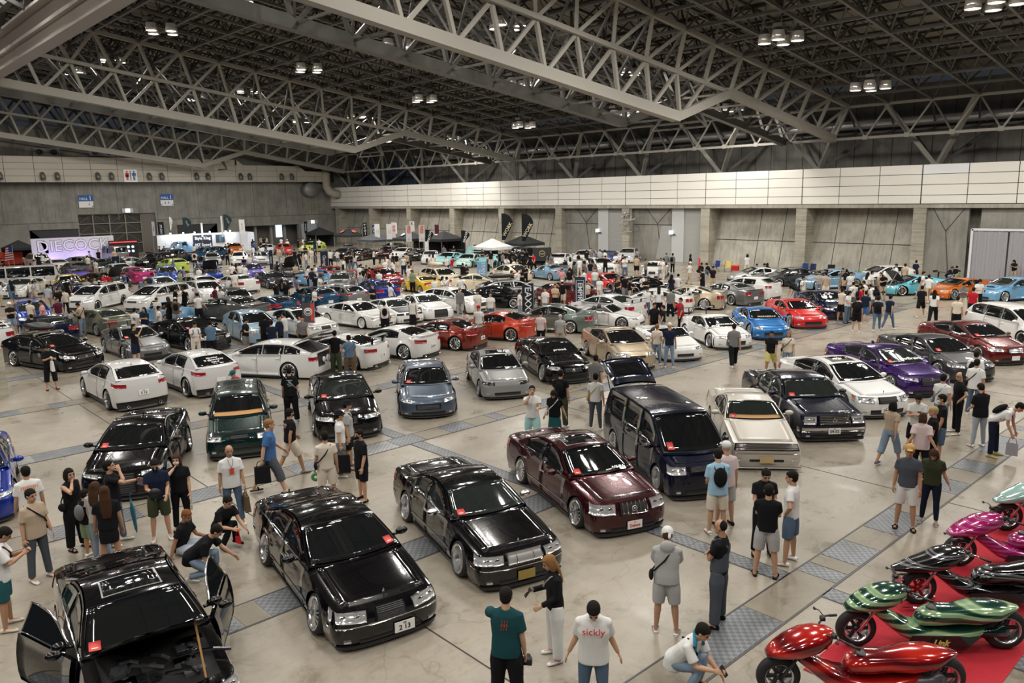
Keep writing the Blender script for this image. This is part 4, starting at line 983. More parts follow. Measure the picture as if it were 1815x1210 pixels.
    if P.get('roofbox'):
        f = MB(); mats2 = {'black': M_BLKP, 'cream': PT('cream'), 'grey': PT('grey')}; xb_, x2 = c[1]+.1, c[1]+2.0; f2 = []
        secs = np.linspace(0, 1, 9); Pb = np.zeros((9, 12, 3))
        for i, q in enumerate(secs):
            k = math.sin(math.pi*min(1, max(0, q))) ** .35; 
            for j in range(12):
                t = 6.283*j/12; Pb[i, j] = (L/2-(xb_+(x2-xb_)*q), .40*k*math.copysign(abs(math.cos(t))**.6, math.cos(t)), H+.24+.16*k*math.copysign(abs(math.sin(t))**.6, math.sin(t))*(1 if math.sin(t) > 0 else .8))
        f.grid(np.concatenate([Pb, Pb[:, :1]], 1)); bi = put('roof_box', f, [mats2[P['roofbox']]])
        for xx in (c[1]+.4, c[1]+1.4): f = MB(); f.beam((L/2-xx, -.62, H+.05), (L/2-xx, .62, H+.05), .04); f.box((L/2-xx-.03, -.62, H-.06), (L/2-xx+.03, -.56, H+.06)); f.box((L/2-xx-.03, .56, H-.06), (L/2-xx+.03, .62, H+.06)); put('roof_bar', f, [M_DUCT], bi, smooth=False)
    if P.get('rails'):
        for sg in (-1, 1):
            f = MB(); yy = P['wr']*W/1.8; f.tube([(L/2-x, sg*(yy-.04), float(s.ce(x))+.04) for x in np.linspace(c[1]+.2, c[2], 8)], .018, 6); put('roof_rail', f, [M_CHROME])
    # open parts
    if P.get('openhood') is not None:
        X_, U_ = np.meshgrid(np.linspace(.22, c[0]-.05, 6), np.linspace(-.80, .80, 9), indexing='ij')
        Xx = X_+np.maximum(0, s.pull(np.abs(U_), P['cf']))*np.clip(1-(X_-.2)/.5, 0, 1); Pe = s.topf(Xx, U_)
        f = MB(); patch(f, Pe, .004, .01, (0, 0, 1)); ei = put('engine_bay', f, [M_SEAM])
        rng = random.Random(3)
        for k in range(24):
            f = MB(); xx = L/2-rng.uniform(.4, 1.15); yy = rng.uniform(-.5, .5); zz = float(s.zt(L/2-xx)); a, b3 = rng.uniform(.06, .22), rng.uniform(.06, .28)
            if k % 3 == 0: f.tube([(xx, yy, zz), (xx+a, yy+b3, zz+.04), (xx+a*1.4, yy+b3*1.8, zz)], .028, 8)
            else: f.cbox((xx, yy, zz+.012), (a, b3, .06)); f.lathe([(.03, 0), (.035, .05), (.001, .055)], 10, 'z', (xx+.04, yy+.05, zz+.02))
            put('engine_part', f, [M_ENG if k % 2 else M_CHROME if k % 4 == 0 else M_BLKP], ei, smooth=False)
        Ph = s.topf(Xx, U_); hx, hz = L/2-c[0]+.0, float(s.zt(c[0])); Ph[..., 0] -= hx; Ph[..., 2] -= hz
        th = math.radians(P['openhood']); ca, sa = math.cos(th), math.sin(th)
        x_, z_ = Ph[..., 0].copy(), Ph[..., 2].copy(); Ph[..., 0] = x_*ca-z_*sa; Ph[..., 2] = x_*sa+z_*ca; Ph[..., 0] += hx; Ph[..., 2] += hz
        f = MB(); n = gridn(Ph); nn = n.reshape(-1, 3).mean(0); sgn = 1 if nn[0] > 0 else -1      # underside faces forward
        f.grid(Ph+n*sgn*.0, mi=1); f.grid(Ph-n*sgn*.03, mi=0); put('open_hood', f, [PK, M_BLKP])
        f = MB(); f.beam((L/2-.25, .45, float(s.zt(.3))), (float(Ph[1, 7, 0]), .45, float(Ph[1, 7, 2])), .025); put('hood_prop', f, [M_TAN if P.get('woodprop') else M_DUCT], smooth=False)
    if P.get('hatchopen'):
        f = MB(); zz = s.zr0; X_, U_ = np.meshgrid(np.linspace(c[2]+.12, c[3]-.02, 5), np.linspace(-.86, .86, 9), indexing='ij'); patch(f, s.cabtop(X_, U_), .012, .01, (-1, 0, .6)); bi = put('boot_opening', f, [M_SEAM])
        f = MB(); patch(f, quad_front(s.rear, -.72, .72, .5, zz-.02, .5, zz-.02, 9, 4), .012, .01, (-1, 0, 0)); put('boot_cavity', f, [M_SEAM], bi)
        for yy, rr_ in ((-.38, .13), (-.05, .13), (.28, .10)):
            f = MB(); f.lathe([(rr_, 0), (rr_, -.04), (rr_*.85, -.05), (rr_*.3, -.02), (.001, -.05)], 18, 'x', (-L/2-.02, yy, .72)); put('speaker', f, [M_WHITE], bi)
        f = MB(); hx = L/2-c[2]; hz = H-.02; ln = 1.15 
        pts = []
        for i in range(5):
            for j in range(7):
                u = -1+2*j/6; q = i/4; pts.append((hx-ln*q*.97-.04*(1-u*u), u*(.60+.06*q), hz+.05+.42*q-.05*u*u+.05*math.sin(3.14*q)))
        Pt = np.array(pts).reshape(5, 7, 3); f.grid(Pt); Pt2 = Pt.copy(); Pt2[..., 2] -= .05; f.grid(Pt2, mi=1); e1 = np.concatenate([Pt[0], Pt[1:, -1], Pt[-1, ::-1][1:], Pt[::-1, 0][1:]]); e2 = e1.copy(); e2[:, 2] -= .05; f.grid(np.stack([e1, e2]), mi=0)
        ti = put('open_tailgate', f, [PK, M_BLKP]); f = MB(); Pg = Pt[1:4, 1:6].copy(); Pg[..., 2] += .008; f.grid(Pg); put('tailgate_glass', f, [M_GLASS], ti)
        for sg in (-1, 1): f = MB(); f.beam((hx-.35, sg*.55, hz-.35), (hx-.6, sg*.58, hz+.12), .02); put('gas_strut', f, [M_BLKP], ti, smooth=False)
    if P.get('opendoor'):
        for sg in P['opendoor'][1]:
            a, b2 = P['doors'][0]; hx = L/2-a; kind = P['opendoor'][0]
            xx = np.linspace(a, b2, 7); X_, V_ = np.meshgrid(xx, np.linspace(0, 1, 6), indexing='ij'); Pd = s.side(X_, gc+.09+V_*(s.topz(X_, 1.0)-gc-.09), sg)
            Pw = s.cabside(np.meshgrid(np.linspace(P['sw'][0][0] if P['sw'] else a+.2, b2, 7), [0, 1])[0].T, np.meshgrid(np.linspace(0, 1, 7), [0., 1.])[1].T, sg, .03, .02)
            piv = np.array([hx, sg*float(s.hw(np.array(a))), .55])
            if kind == 'swing': Rm = Matrix.Rotation(sg*-1*math.radians(P['opendoor'][2]), 3, 'Z') if True else None; Rm = Matrix.Rotation(math.radians(P['opendoor'][2])*(-sg), 3, 'Z')
            else: Rm = Matrix.Rotation(math.radians(P['opendoor'][2]), 3, 'Y').inverted() @ Matrix.Rotation(-sg*.35, 3, 'Z')
            Rn = np.array(Rm)
            cav = MB(); patch(cav, Pd, .006, .01, (0, sg, 0)); put('door_opening', cav, [M_SEAM])
            def mv(Q): return (Q-piv)@Rn.T+piv+np.array([0, sg*.05, 0])
            f = MB(); D = mv(Pd); nn = gridn(D); n0 = nn.reshape(-1, 3).mean(0); ns = np.sign(n0@(Rn@np.array([0, sg, 0]))); f.grid(D+nn*ns*.03); f.grid(D-nn*ns*.05, mi=1)
            e1 = np.concatenate([D[0], D[1:, -1], D[-1, ::-1][1:], D[::-1, 0][1:]]); nd = np.concatenate([nn[0], nn[1:, -1], nn[-1, ::-1][1:], nn[::-1, 0][1:]]); f.grid(np.stack([e1+nd*ns*.03, e1-nd*ns*.05]))
            di = put('open_door', f, [PK, M_BLKP]); 
            f = MB(); Wd = mv(Pw); f.grid(Wd); put('door_glass', f, [M_GLASS], di)
            f = MB(); f.tube([tuple(Wd[i, 1]) for i in range(7)]+[tuple(Wd[-1, 0])], .016, 6); f.tube([tuple(Wd[i, 0]) for i in range(7)], .016, 6); put('door_window_trim', f, [M_CHROME if P['trim'] == 'chrome' else M_BLKP], di)
            mp = mv(np.array([[hx-.15, sg*(W/2+.1), float(s.zt(a))+.05]]))[0]; f = MB(); f.ell(mp, (.07, .11, .065), 10, 8); put('door_mirror', f, [PK], di)
    if conv:
        f = MB(); X_, U_ = np.meshgrid(np.linspace(c[0]+.15, c[3]-.25, 6), np.linspace(-.80, .80, 7), indexing='ij'); patch(f, s.topf(X_, U_), .006, .01, (0, 0, 1)); ci = put('cockpit', f, [M_SEAM])
        for sg in (-1, 1):
            f = MB(); xs_ = L/2-(c[0]+1.15); zz = float(s.zt(c[0]+1.1)); f.ell((xs_, sg*.36, zz+.02), (.10, .22, .20)); f.ell((xs_+.3, sg*.36, zz-.03), (.25, .22, .06)); put('seat', f, [M_TAN if P.get('tanseat') else M_BLKP], ci)
            f = MB(); Xe = np.linspace(c[0], c[1], 6); Pq = s.cabtop(Xe, np.full(6, .97*sg)); f.tube([tuple(p) for p in Pq], .025, 6); put('windshield_pillar', f, [PK])
        f = MB(); Pq = s.cabtop(np.full(7, c[1]), np.linspace(-.97, .97, 7)); f.tube([tuple(p) for p in Pq], .025, 6); put('windshield_header', f, [PK])
    return parts, s
VARS = {}; NAMEN = {}
PAINT_NAME = 'PAINT'
def make_car(var, P, hi, pkey, loc, rz, name='car'):
    key = (var, hi)
    if key not in VARS: VARS[key] = build_variant(P, hi)[0]
    root = empty(name, loc, rz); objs = []
    pt = PT(pkey)
    for (nm, me, par, l, r) in VARS[key]:
        o_ = bpy.data.objects.new(nm, me); C.objects.link(o_); o_.parent = root if par is None else objs[par]; o_.location = l
        if isinstance(r, tuple) and len(r) and r[0] == 'W':
            sg, cam_ = r[1], math.radians(r[2]); M_ = Matrix.Rotation(sg*cam_, 4, 'X') @ Matrix.Rotation(0 if sg > 0 else math.pi, 4, 'Z'); o_.matrix_basis = Matrix.Translation(l) @ M_
        else: o_.rotation_euler = r
        for i, sl_ in enumerate(o_.material_slots):
            if sl_.material and sl_.material.name == PAINT_NAME: sl_.link = 'OBJECT'; sl_.material = pt
        objs.append(o_)
    return root
# anchors: local ground points
def anchors(P):
    L, W, fo, wb = P['L'], P['W'], P['fo'], P['wb']; xf, xr = L/2-fo, L/2-fo-wb; yw = W/2+.0
    return dict(FL=(xf, yw), FR=(xf, -yw), RL=(xr, yw), RR=(xr, -yw), NL=(L/2-.2, W/2-.12), NR=(L/2-.2, -W/2+.12), TL=(-L/2+.15, W/2-.12), TR=(-L/2+.15, -W/2+.12), NC=(L/2, 0), TC=(-L/2, 0))
def place(P, a1, p1, a2, p2, z=0.0):
    A = anchors(P); q1, q2 = Vector(A[a1]), Vector(A[a2])
    g1 = G(*p1).to_2d(); g2 = G(*p2).to_2d()
    ang = math.atan2((g2-g1).y, (g2-g1).x)-math.atan2((q2-q1).y, (q2-q1).x)
    R2 = Matrix.Rotation(ang, 2); mid = (g1+g2)/2; loc = mid-R2@((q1+q2)/2)
    return (loc.x, loc.y, 0), ang, (g2-g1).length/(q2-q1).length
VT = {}
VT['sedan'] = V()                       # plain modern saloon
VT['cima'] = V(L=4.95, W=1.82, H=1.30, wb=2.80, fo=.93, top=[(0,.60),(.3,.70),(1.45,.90),(3.9,.96),(4.7,.93),(4.95,.88)], cab=(1.40,2.25,3.25,4.15), trim='chrome', hl=(.46,1.10,.46,.60,.50,.64), grille=(.27,.44,.62,'h','black'), nbar=8, ornament=1, bline=.40, rim='disc', rimc='bright', camber=13, pu=.22, sw=[(1.75,2.62),(2.68,3.55),(3.6,3.95)], doors=[(1.5,2.62),(2.62,3.65)], plate='white', pz=.24, intake=(.6,.14,.20), cardu=.8, mould=.36)
VT['cedric'] = V(L=4.85, W=1.76, H=1.27, wb=2.76, fo=.95, top=[(0,.64),(.2,.70),(1.5,.88),(3.9,.94),(4.65,.92),(4.85,.86)], cab=(1.45,2.15,3.10,3.85), trim='chrome', hl=(.50,1.05,.50,.63,.50,.63), grille=(.40,.48,.65,'v','chrome'), nbar=2, grillem=1, ornament=1, bline=.40, rim='mesh', rimc='bright', camber=9, sw=[(1.72,2.6),(2.66,3.3),(3.34,3.62)], doors=[(1.52,2.62),(2.62,3.45)], plate='gold', pz=.26, intake=(.6,.14,.22), mirc='chrome', chhandle=1, clear=1, mould=.36)
VT['crown'] = V(L=4.82, W=1.76, H=1.33, wb=2.78, fo=.85, top=[(0,.68),(.2,.74),(1.35,.90),(3.9,.96),(4.6,.95),(4.82,.88)], cab=(1.30,2.10,3.20,4.0), trim='chrome', hl=(.50,1.04,.50,.68,.50,.68), grille=(.36,.48,.70,'v','chrome'), nbar=6, emblem='mid', rim='disc', rimc='bright', camber=8, sw=[(1.6,2.55),(2.62,3.5)], doors=[(1.42,2.55),(2.55,3.5)], plate='white', pz=.25, sunroof=.5, chhandle=1, intake=(.6,.14,.22), R=.31, mould=.36)
VT['stepvan'] = V(L=4.60, W=1.72, H=1.70, wb=2.80, fo=.80, R=.31, top=[(0,.74),(.15,.80),(.75,.98),(1.2,1.02),(4.4,1.02),(4.6,1.0)], cab=(.62,1.48,4.25,4.56), wr=.70, tumble=.05, drop=.05, hl=(.60,1.10,.62,.80,.60,.80), grille=(.48,.66,.78,'h','black'), nbar=5, intake=(.6,.16,.28), rim='mesh', sw=[(1.1,1.95),(2.02,2.95),(3.02,4.2)], doors=[(1.1,2.0),(2.0,2.95)], plate=None, tl=(.8,1.12,.8,1.0,.8,1.0), hatchopen=1, cr=.08, cf=.22, camber=7, gc=.09, rgl=.9, crnd=.12, hatch=1)
VT['oldcoupe'] = V(L=4.75, W=1.73, H=1.25, wb=2.62, fo=.95, R=.30, top=[(0,.62),(.12,.66),(1.6,.86),(3.9,.90),(4.6,.92),(4.75,.9)], cab=(1.55,2.2,3.0,3.75), trim='chrome', rnd=.15, crnd=.08, pn=5, cf=.12, cr=.08, drop=.03, hl=(.02,.03,.5,.6,.5,.6), grille=(.93,.50,.62,'h','chrome'), nbar=7, rim='mesh', sw=[(1.75,2.55),(2.6,3.25)], doors=[(1.6,2.8)], plate='tan', pz=.26, intake=(.5,.20,.26), blinecol=1, dash=1, lip=.10, skirtpaint=1, camber=4, chhandle=1, clear=1, bline=.40)
VT['century'] = V(L=5.12, W=1.89, H=1.36, wb=2.86, fo=.92, R=.32, top=[(0,.70),(.15,.76),(1.5,.90),(4.0,.96),(4.95,.94),(5.12,.90)], cab=(1.45,2.10,3.35,3.95), trim='chrome', rnd=.18, crnd=.10, pn=4.5, cf=.14, cr=.10, drop=.035, hl=(.56,.92,.52,.70,.52,.70), grille=(.46,.50,.72,'h','chrome'), nbar=6, emblem='mid', bchrome=(.30,.42), rim='mesh', sw=[(1.66,2.50),(2.58,3.30),(3.34,3.72)], doors=[(1.5,2.55),(2.55,3.5)], plate='white', pz=.33, intake=(.62,.14,.22), chhandle=1, mirc='paint', camber=5, clear=1)
VT['q45'] = V(L=5.0, W=1.85, H=1.36, wb=2.87, fo=.92, R=.32, top=[(0,.62),(.3,.74),(1.4,.94),(3.9,1.0),(4.8,.98),(5.0,.90)], cab=(1.25,2.15,3.30,4.25), rnd=.5, crnd=.3, drop=.08, pn=2.3, cf=.38, cr=.34, hl=(.52,1.16,.50,.68,.54,.74), grille=(.34,.50,.66,'h','chrome'), nbar=8, barc='dark', ornament=1, rim='multi', sw=[(1.62,2.60),(2.66,3.75)], doors=[(1.45,2.6),(2.6,3.7)], plate='white', pz=.3, pu=-.1, sunroof=.5, card=0, amber=1, camber=6)
VT['q50'] = V(L=4.85, W=1.84, H=1.32, wb=2.85, fo=.88, R=.325, top=[(0,.60),(.3,.74),(1.4,.94),(3.9,1.02),(4.7,1.04),(4.85,.96)], cab=(1.25,2.15,3.10,4.15), rnd=.45, crnd=.25, drop=.08, pn=2.4, cf=.36, hl=(.56,1.2,.54,.66,.62,.74), grille=(.44,.42,.64,'h','chrome'), nbar=6, barc='dark', emblem='hi', rim='multi', sw=[(1.6,2.55),(2.62,3.6)], doors=[(1.4,2.55),(2.55,3.55)], plate=None, intake=(.7,.14,.26), camber=7, clear=1, antenna=1)
VT['markx'] = V(L=4.80, W=1.80, H=1.32, wb=2.85, fo=.90, R=.32, top=[(0,.60),(.3,.72),(1.4,.93),(3.9,1.0),(4.6,1.02),(4.8,.95)], cab=(1.25,2.10,3.10,4.05), rnd=.4, crnd=.22, drop=.07, pn=2.5, cf=.34, hl=(.56,1.16,.54,.64,.58,.70), grille=(.46,.50,.60,'h','dark'), rim='mesh', plate='white', pz=.36, intake=(.62,.16,.30), camber=6, sw=[(1.6,2.5),(2.56,3.5)])
VT['lexusis'] = V(L=4.68, W=1.83, H=1.33, wb=2.80, fo=.86, R=.33, top=[(0,.62),(.3,.76),(1.4,.95),(3.8,1.02),(4.5,1.05),(4.68,.98)], cab=(1.25,2.15,3.0,3.95), rnd=.45, crnd=.25, drop=.08, pn=2.4, cf=.36, hl=(.55,1.18,.58,.68,.64,.76), grille=(.38,.22,.66,'h','dark'), nbar=9, rim='multi', plate=None, intake=(0,.16,.30), camber=8, sw=[(1.6,2.5),(2.56,3.4)], flare=.03, antenna=1)
VT['legacy'] = V(L=4.68, W=1.69, H=1.38, wb=2.63, fo=.88, R=.29, top=[(0,.66),(.2,.72),(1.3,.92),(3.9,.98),(4.5,.98),(4.68,.96)], cab=(1.20,2.0,4.05,4.55), wr=.58, rnd=.25, crnd=.12, drop=.05, pn=3.2, cf=.24, cr=.10, hl=(.58,1.12,.54,.66,.54,.67), amber=1, grille=(.30,.58,.66,'h','dark'), nbar=3, plate=None, intake=(.65,.20,.34), rim='flat', sw=[(1.5,2.4),(2.46,3.3),(3.36,4.2)], hatch=1, dash=1, card=0, camber=3)
VT['bmw6'] = V(L=4.89, W=1.89, H=1.33, wb=2.97, fo=.85, R=.34, top=[(0,.66),(.3,.78),(1.5,.96),(3.9,1.02),(4.7,1.02),(4.89,.94)], cab=(1.35,2.25,3.15,4.25), rnd=.45, crnd=.3, drop=.09, pn=2.4, cf=.36, hl=(.50,1.14,.58,.69,.62,.74), grille=(.24,.50,.70,'v','dark'), nbar=12, plate=None, intake=(.7,.18,.34), rim='multi', sw=[(1.7,2.7),(2.76,3.8)], doors=[(1.5,2.75)], camber=7, clear=1, flare=.02)
VT['rx8'] = V(L=4.43, W=1.77, H=1.27, wb=2.70, fo=.82, R=.325, top=[(0,.58),(.3,.70),(1.3,.88),(3.5,.98),(4.3,1.0),(4.43,.94)], cab=(1.20,2.10,2.95,3.85), rnd=.45, crnd=.3, drop=.09, pn=2.2, cf=.40, cr=.32, hl=(.58,1.16,.50,.61,.56,.70), grille=(.42,.34,.46,'h','dark'), plate=None, intake=(.62,.14,.24), rim='multi', sw=[(1.5,2.45),(2.5,3.15)], doors=[(1.35,2.5)], camber=7, flare=.055, tl=(.50,1.05,.70,.84,.72,.86), rpz=.52, ducktail=.05)
VT['rx8wing'] = V(**{**VT['rx8'], 'wing': (.30,.25,.72), 'ducktail': 0})
VT['eg'] = V(L=4.08, W=1.70, H=1.26, wb=2.57, fo=.78, R=.29, top=[(0,.58),(.2,.66),(1.25,.86),(3.4,.95),(3.95,.95),(4.08,.9)], cab=(1.15,1.95,2.95,3.80), rnd=.3, crnd=.18, drop=.06, pn=2.8, cf=.28, cr=.14, hl=(.55,1.08,.52,.62,.54,.64), lens='smoke', grille=(0,.5,.6,'h','dark'), plate=None, intake=(.55,.18,.28), rim='dish', sw=[(1.45,2.35),(2.42,3.25)], doors=[(1.28,2.4)], hatch=1, sunroof=.42, card=0, camber=9, flare=.02)
VT['g37'] = V(L=4.66, W=1.82, H=1.29, wb=2.85, fo=.85, R=.33, top=[(0,.60),(.3,.74),(1.4,.92),(3.8,1.0),(4.5,1.0),(4.66,.94)], cab=(1.30,2.15,2.95,3.95), rnd=.5, crnd=.3, drop=.10, pn=2.2, cf=.40, hl=(.56,1.2,.52,.64,.60,.74), grille=(.36,.46,.58,'h','chrome'), nbar=5, barc='dark', emblem='mid', plate=None, intake=(.6,.14,.28), rim='mesh', camber=10, sw=[(1.62,2.6),(2.66,3.4)], doors=[(1.45,2.6)], card=0, flare=.03)
VT['prius'] = V(L=4.46, W=1.75, H=1.38, wb=2.70, fo=.86, R=.31, top=[(0,.64),(.3,.80),(1.0,.98),(3.8,1.08),(4.3,1.10),(4.46,1.02)], cab=(.95,2.0,2.7,4.15), rnd=.45, crnd=.35, drop=.09, pn=2.3, cf=.36, cr=.12, hl=(.56,1.2,.56,.68,.64,.84), grille=(.36,.54,.58,'h','dark'), nbar=1, emblem='mid', plate=None, intake=(.5,.18,.30), rim='multi', sw=[(1.35,2.3),(2.36,3.3)], doors=[(1.2,2.3),(2.3,3.2)], hatch=1, camber=9, card=0, sunroof=1.1, blackroof=0)
VT['s2000'] = V(L=4.13, W=1.75, H=1.18, wb=2.40, fo=.82, R=.31, top=[(0,.55),(.3,.66),(1.4,.85),(3.0,.88),(3.95,.90),(4.13,.84)], cab=(1.35,1.85,2.6,3.1), rnd=.4, crnd=.2, drop=.08, pn=2.3, cf=.34, hl=(.60,1.12,.50,.60,.54,.66), grille=(0,.3,.4,'h','dark'), plate=None, intake=(.42,.22,.34), conv=1, rim='multi', doors=[(1.5,2.6)], camber=5, sw=[], card=0)
VT['gt86'] = V(L=4.26, W=1.80, H=1.24, wb=2.57, fo=.83, R=.325, top=[(0,.56),(.3,.68),(1.25,.88),(3.4,.97),(4.1,.98),(4.26,.92)], cab=(1.15,2.0,2.75,3.75), rnd=.45, crnd=.3, drop=.10, pn=2.2, cf=.40, hl=(.58,1.2,.50,.60,.58,.70), grille=(0,.4,.5,'h','dark'), plate=None, intake=(.50,.20,.38), rim='multi', sw=[(1.5,2.35),(2.4,2.95)], doors=[(1.3,2.4)], camber=7, flare=.05, card=0, ducktail=.04)
VT['gt86wing'] = V(**{**VT['gt86'], 'wing': (.34,.18,.80), 'lip': .09})
VT['brzopen'] = V(**{**VT['gt86'], 'nohood': 1, 'openhood': 62, 'wing': (.36,.15,.78), 'lip': .08, 'flare': .09, 'W': 1.86})
VT['lc'] = V(L=4.76, W=1.92, H=1.28, wb=2.87, fo=.88, R=.35, top=[(0,.58),(.3,.72),(1.5,.92),(3.9,.98),(4.6,1.0),(4.76,.92)], cab=(1.4,2.3,3.1,4.15), rnd=.45, crnd=.3, drop=.10, pn=2.2, cf=.40, hl=(.62,1.16,.52,.60,.58,.68), grille=(.50,.18,.58,'h','chrome'), barc='dark', nbar=9, plate=None, intake=(0,.2,.38), rim='multi', sw=[(1.75,2.65),(2.7,3.3)], doors=[(1.55,2.7)], camber=6, flare=.04)
VT['gt86o'] = V(**VT['gt86']); 
VT['wrx'] = V(L=4.47, W=1.76, H=1.36, wb=2.54, fo=.85, R=.32, top=[(0,.62),(.2,.72),(1.3,.93),(3.7,.98),(4.3,1.0),(4.47,.95)], cab=(1.2,2.0,2.95,3.7), rnd=.3, crnd=.18, hl=(.58,1.1,.54,.66,.56,.70), grille=(.26,.56,.66,'h','dark'), scoop=1, wing=(.30,.20,.74), wingblack=0, plate=None, rim='mesh', sw=[(1.5,2.35),(2.4,3.2)], doors=[(1.35,2.38),(2.38,3.2)], camber=5, clear=1, flare=.02)
VT['gtr'] = V(L=4.60, W=1.79, H=1.29, wb=2.67, fo=.83, R=.325, top=[(0,.64),(.2,.72),(1.4,.90),(3.8,.97),(4.45,.98),(4.60,.94)], cab=(1.35,2.10,3.05,3.85), rnd=.22, crnd=.14, drop=.05, pn=3.4, cf=.22, cr=.14, hl=(.55,1.08,.54,.66,.54,.66), grille=(.36,.54,.64,'h','dark'), plate='white', rim='multi', sw=[(1.62,2.55),(2.62,3.25)], doors=[(1.45,2.6)], camber=6, flare=.04, tl=(.42,.98,.66,.86,.66,.86), roundtail=1, clear=1, ducktail=.05)
VT['gtrwing'] = V(**{**VT['gtr'], 'wing': (.34,.22,.74)})
VT['bmw3'] = V(L=4.67, W=1.84, H=1.33, wb=2.81, fo=.80, R=.335, top=[(0,.64),(.3,.76),(1.4,.95),(3.8,1.02),(4.5,1.04),(4.67,.97)], cab=(1.3,2.15,3.05,3.95), rnd=.4, crnd=.25, hl=(.5,1.12,.58,.69,.6,.72), grille=(.26,.52,.68,'v','dark'), plate=None, rim='mesh', sw=[(1.6,2.5),(2.56,3.45)], camber=6, blackroof=0, flare=.03, ducktail=.04)
VT['gs'] = V(L=4.82, W=1.82, H=1.34, wb=2.85, fo=.88, R=.325, top=[(0,.62),(.3,.74),(1.4,.94),(3.9,1.02),(4.65,1.04),(4.82,.96)], cab=(1.25,2.2,3.1,4.2), rnd=.5, crnd=.32, drop=.08, pn=2.4, hl=(.56,1.12,.54,.66,.56,.70), grille=(.34,.50,.62,'h','chrome'), nbar=5, plate='white', pz=.3, rim='mesh', rimc='gold', sw=[(1.6,2.6),(2.66,3.7)], doors=[(1.4,2.6),(2.6,3.6)], camber=5)
VT['gsold'] = V(L=4.80, W=1.80, H=1.34, wb=2.80, fo=.90, R=.32, top=[(0,.62),(.25,.72),(1.4,.92),(3.9,.98),(4.65,1.0),(4.80,.94)], cab=(1.3,2.15,3.1,4.0), rnd=.4, crnd=.22, hl=(.44,1.06,.52,.64,.52,.64), grille=(.28,.50,.62,'h','chrome'), nbar=4, barc='dark', plate=None, intake=(.6,.2,.3), rim='multi', sw=[(1.6,2.5),(2.56,3.5)], camber=5, sunroof=.45, ducktail=.03)
VT['crown80'] = V(L=4.80, W=1.74, H=1.29, wb=2.73, fo=.92, R=.31, top=[(0,.64),(.15,.70),(1.4,.88),(3.9,.95),(4.65,.95),(4.80,.90)], cab=(1.35,2.02,3.05,3.85), rnd=.2, crnd=.10, drop=.04, pn=4, cf=.18, cr=.12, hl=(.55,1.04,.50,.63,.50,.63), grille=(.46,.50,.63,'h','chrome'), nbar=6, barc='dark', plate=None, rim='mesh', rimc='white', sw=[(1.56,2.46),(2.52,3.3),(3.34,3.62)], doors=[(1.42,2.5),(2.5,3.4)], camber=4, intake=(.6,.18,.28), trim='black')
VT['ae86'] = V(L=4.20, W=1.66, H=1.22, wb=2.40, fo=.82, R=.29, top=[(0,.58),(.12,.64),(1.35,.84),(3.5,.92),(4.05,.92),(4.20,.86)], cab=(1.28,1.95,2.75,3.85), rnd=.18, crnd=.10, drop=.04, pn=4.5, cf=.14, cr=.10, hl=(.55,1.02,.50,.60,.50,.60), lens='smoke', grille=(.40,.50,.60,'h','dark'), plate=None, rim='mesh', rimc='white', sw=[(1.5,2.4),(2.46,3.4)], doors=[(1.35,2.45)], hatch=1, blackhood=1, camber=5, clear=1)
VT['rc'] = V(L=4.70, W=1.85, H=1.28, wb=2.73, fo=.90, R=.34, top=[(0,.60),(.3,.74),(1.45,.93),(3.8,1.0),(4.55,1.02),(4.70,.95)], cab=(1.35,2.2,2.95,3.95), rnd=.45, crnd=.28, drop=.09, pn=2.3, cf=.38, hl=(.60,1.14,.56,.64,.60,.70), grille=(.46,.20,.62,'h','dark'), nbar=9, plate=None, intake=(0,.2,.3), rim='mesh', rimc='darkface', sw=[(1.65,2.6),(2.66,3.3)], doors=[(1.48,2.65)], camber=7, flare=.03, clear=1)
VT['civic'] = V(L=4.54, W=1.77, H=1.34, wb=2.70, fo=.86, R=.32, top=[(0,.64),(.3,.76),(1.1,.96),(3.8,1.02),(4.4,1.04),(4.54,.97)], cab=(1.0,1.95,2.95,3.95), rnd=.4, crnd=.25, hl=(.56,1.15,.56,.68,.62,.76), grille=(.4,.56,.66,'h','dark'), plate='white', rim='multi', rimc='darkface', sw=[(1.35,2.35),(2.4,3.35)], doors=[(1.2,2.38),(2.38,3.3)], camber=5, wing=(.20,.20,.70), wingblack=0, clear=1)
VT['wagon'] = V(L=4.80, W=1.84, H=1.36, wb=2.75, fo=.92, R=.335, top=[(0,.62),(.3,.76),(1.3,.96),(4.1,1.04),(4.65,1.04),(4.80,1.0)], cab=(1.2,2.1,3.75,4.55), rnd=.4, crnd=.3, hl=(.56,1.2,.54,.66,.62,.74), grille=(.40,.46,.62,'h','chrome'), barc='dark', plate=None, rim='multi', sw=[(1.55,2.5),(2.56,3.4),(3.46,4.1)], hatch=1, camber=6, cr=.16, tl=(.62,1.2,.74,.88,.74,.88))
VT['wagonopen'] = V(**{**VT['wagon'], 'hatchopen': 1})
VT['tsx'] = V(**{**VT['wagon'], 'grille': (.42,.50,.66,'h','chrome'), 'nbar': 2, 'barc': 'chrome', 'emblem': 'mid', 'roofbox': 'black', 'rails': 1, 'rim': 'flat'})
VT['wagonbox'] = V(**{**VT['wagon'], 'roofbox': 'black'})
VT['wagonbeigebox'] = V(**{**VT['wagon'], 'roofbox': 'cream', 'H': 1.42})
VT['wagonrails'] = V(**{**VT['wagon'], 'rails': 1})
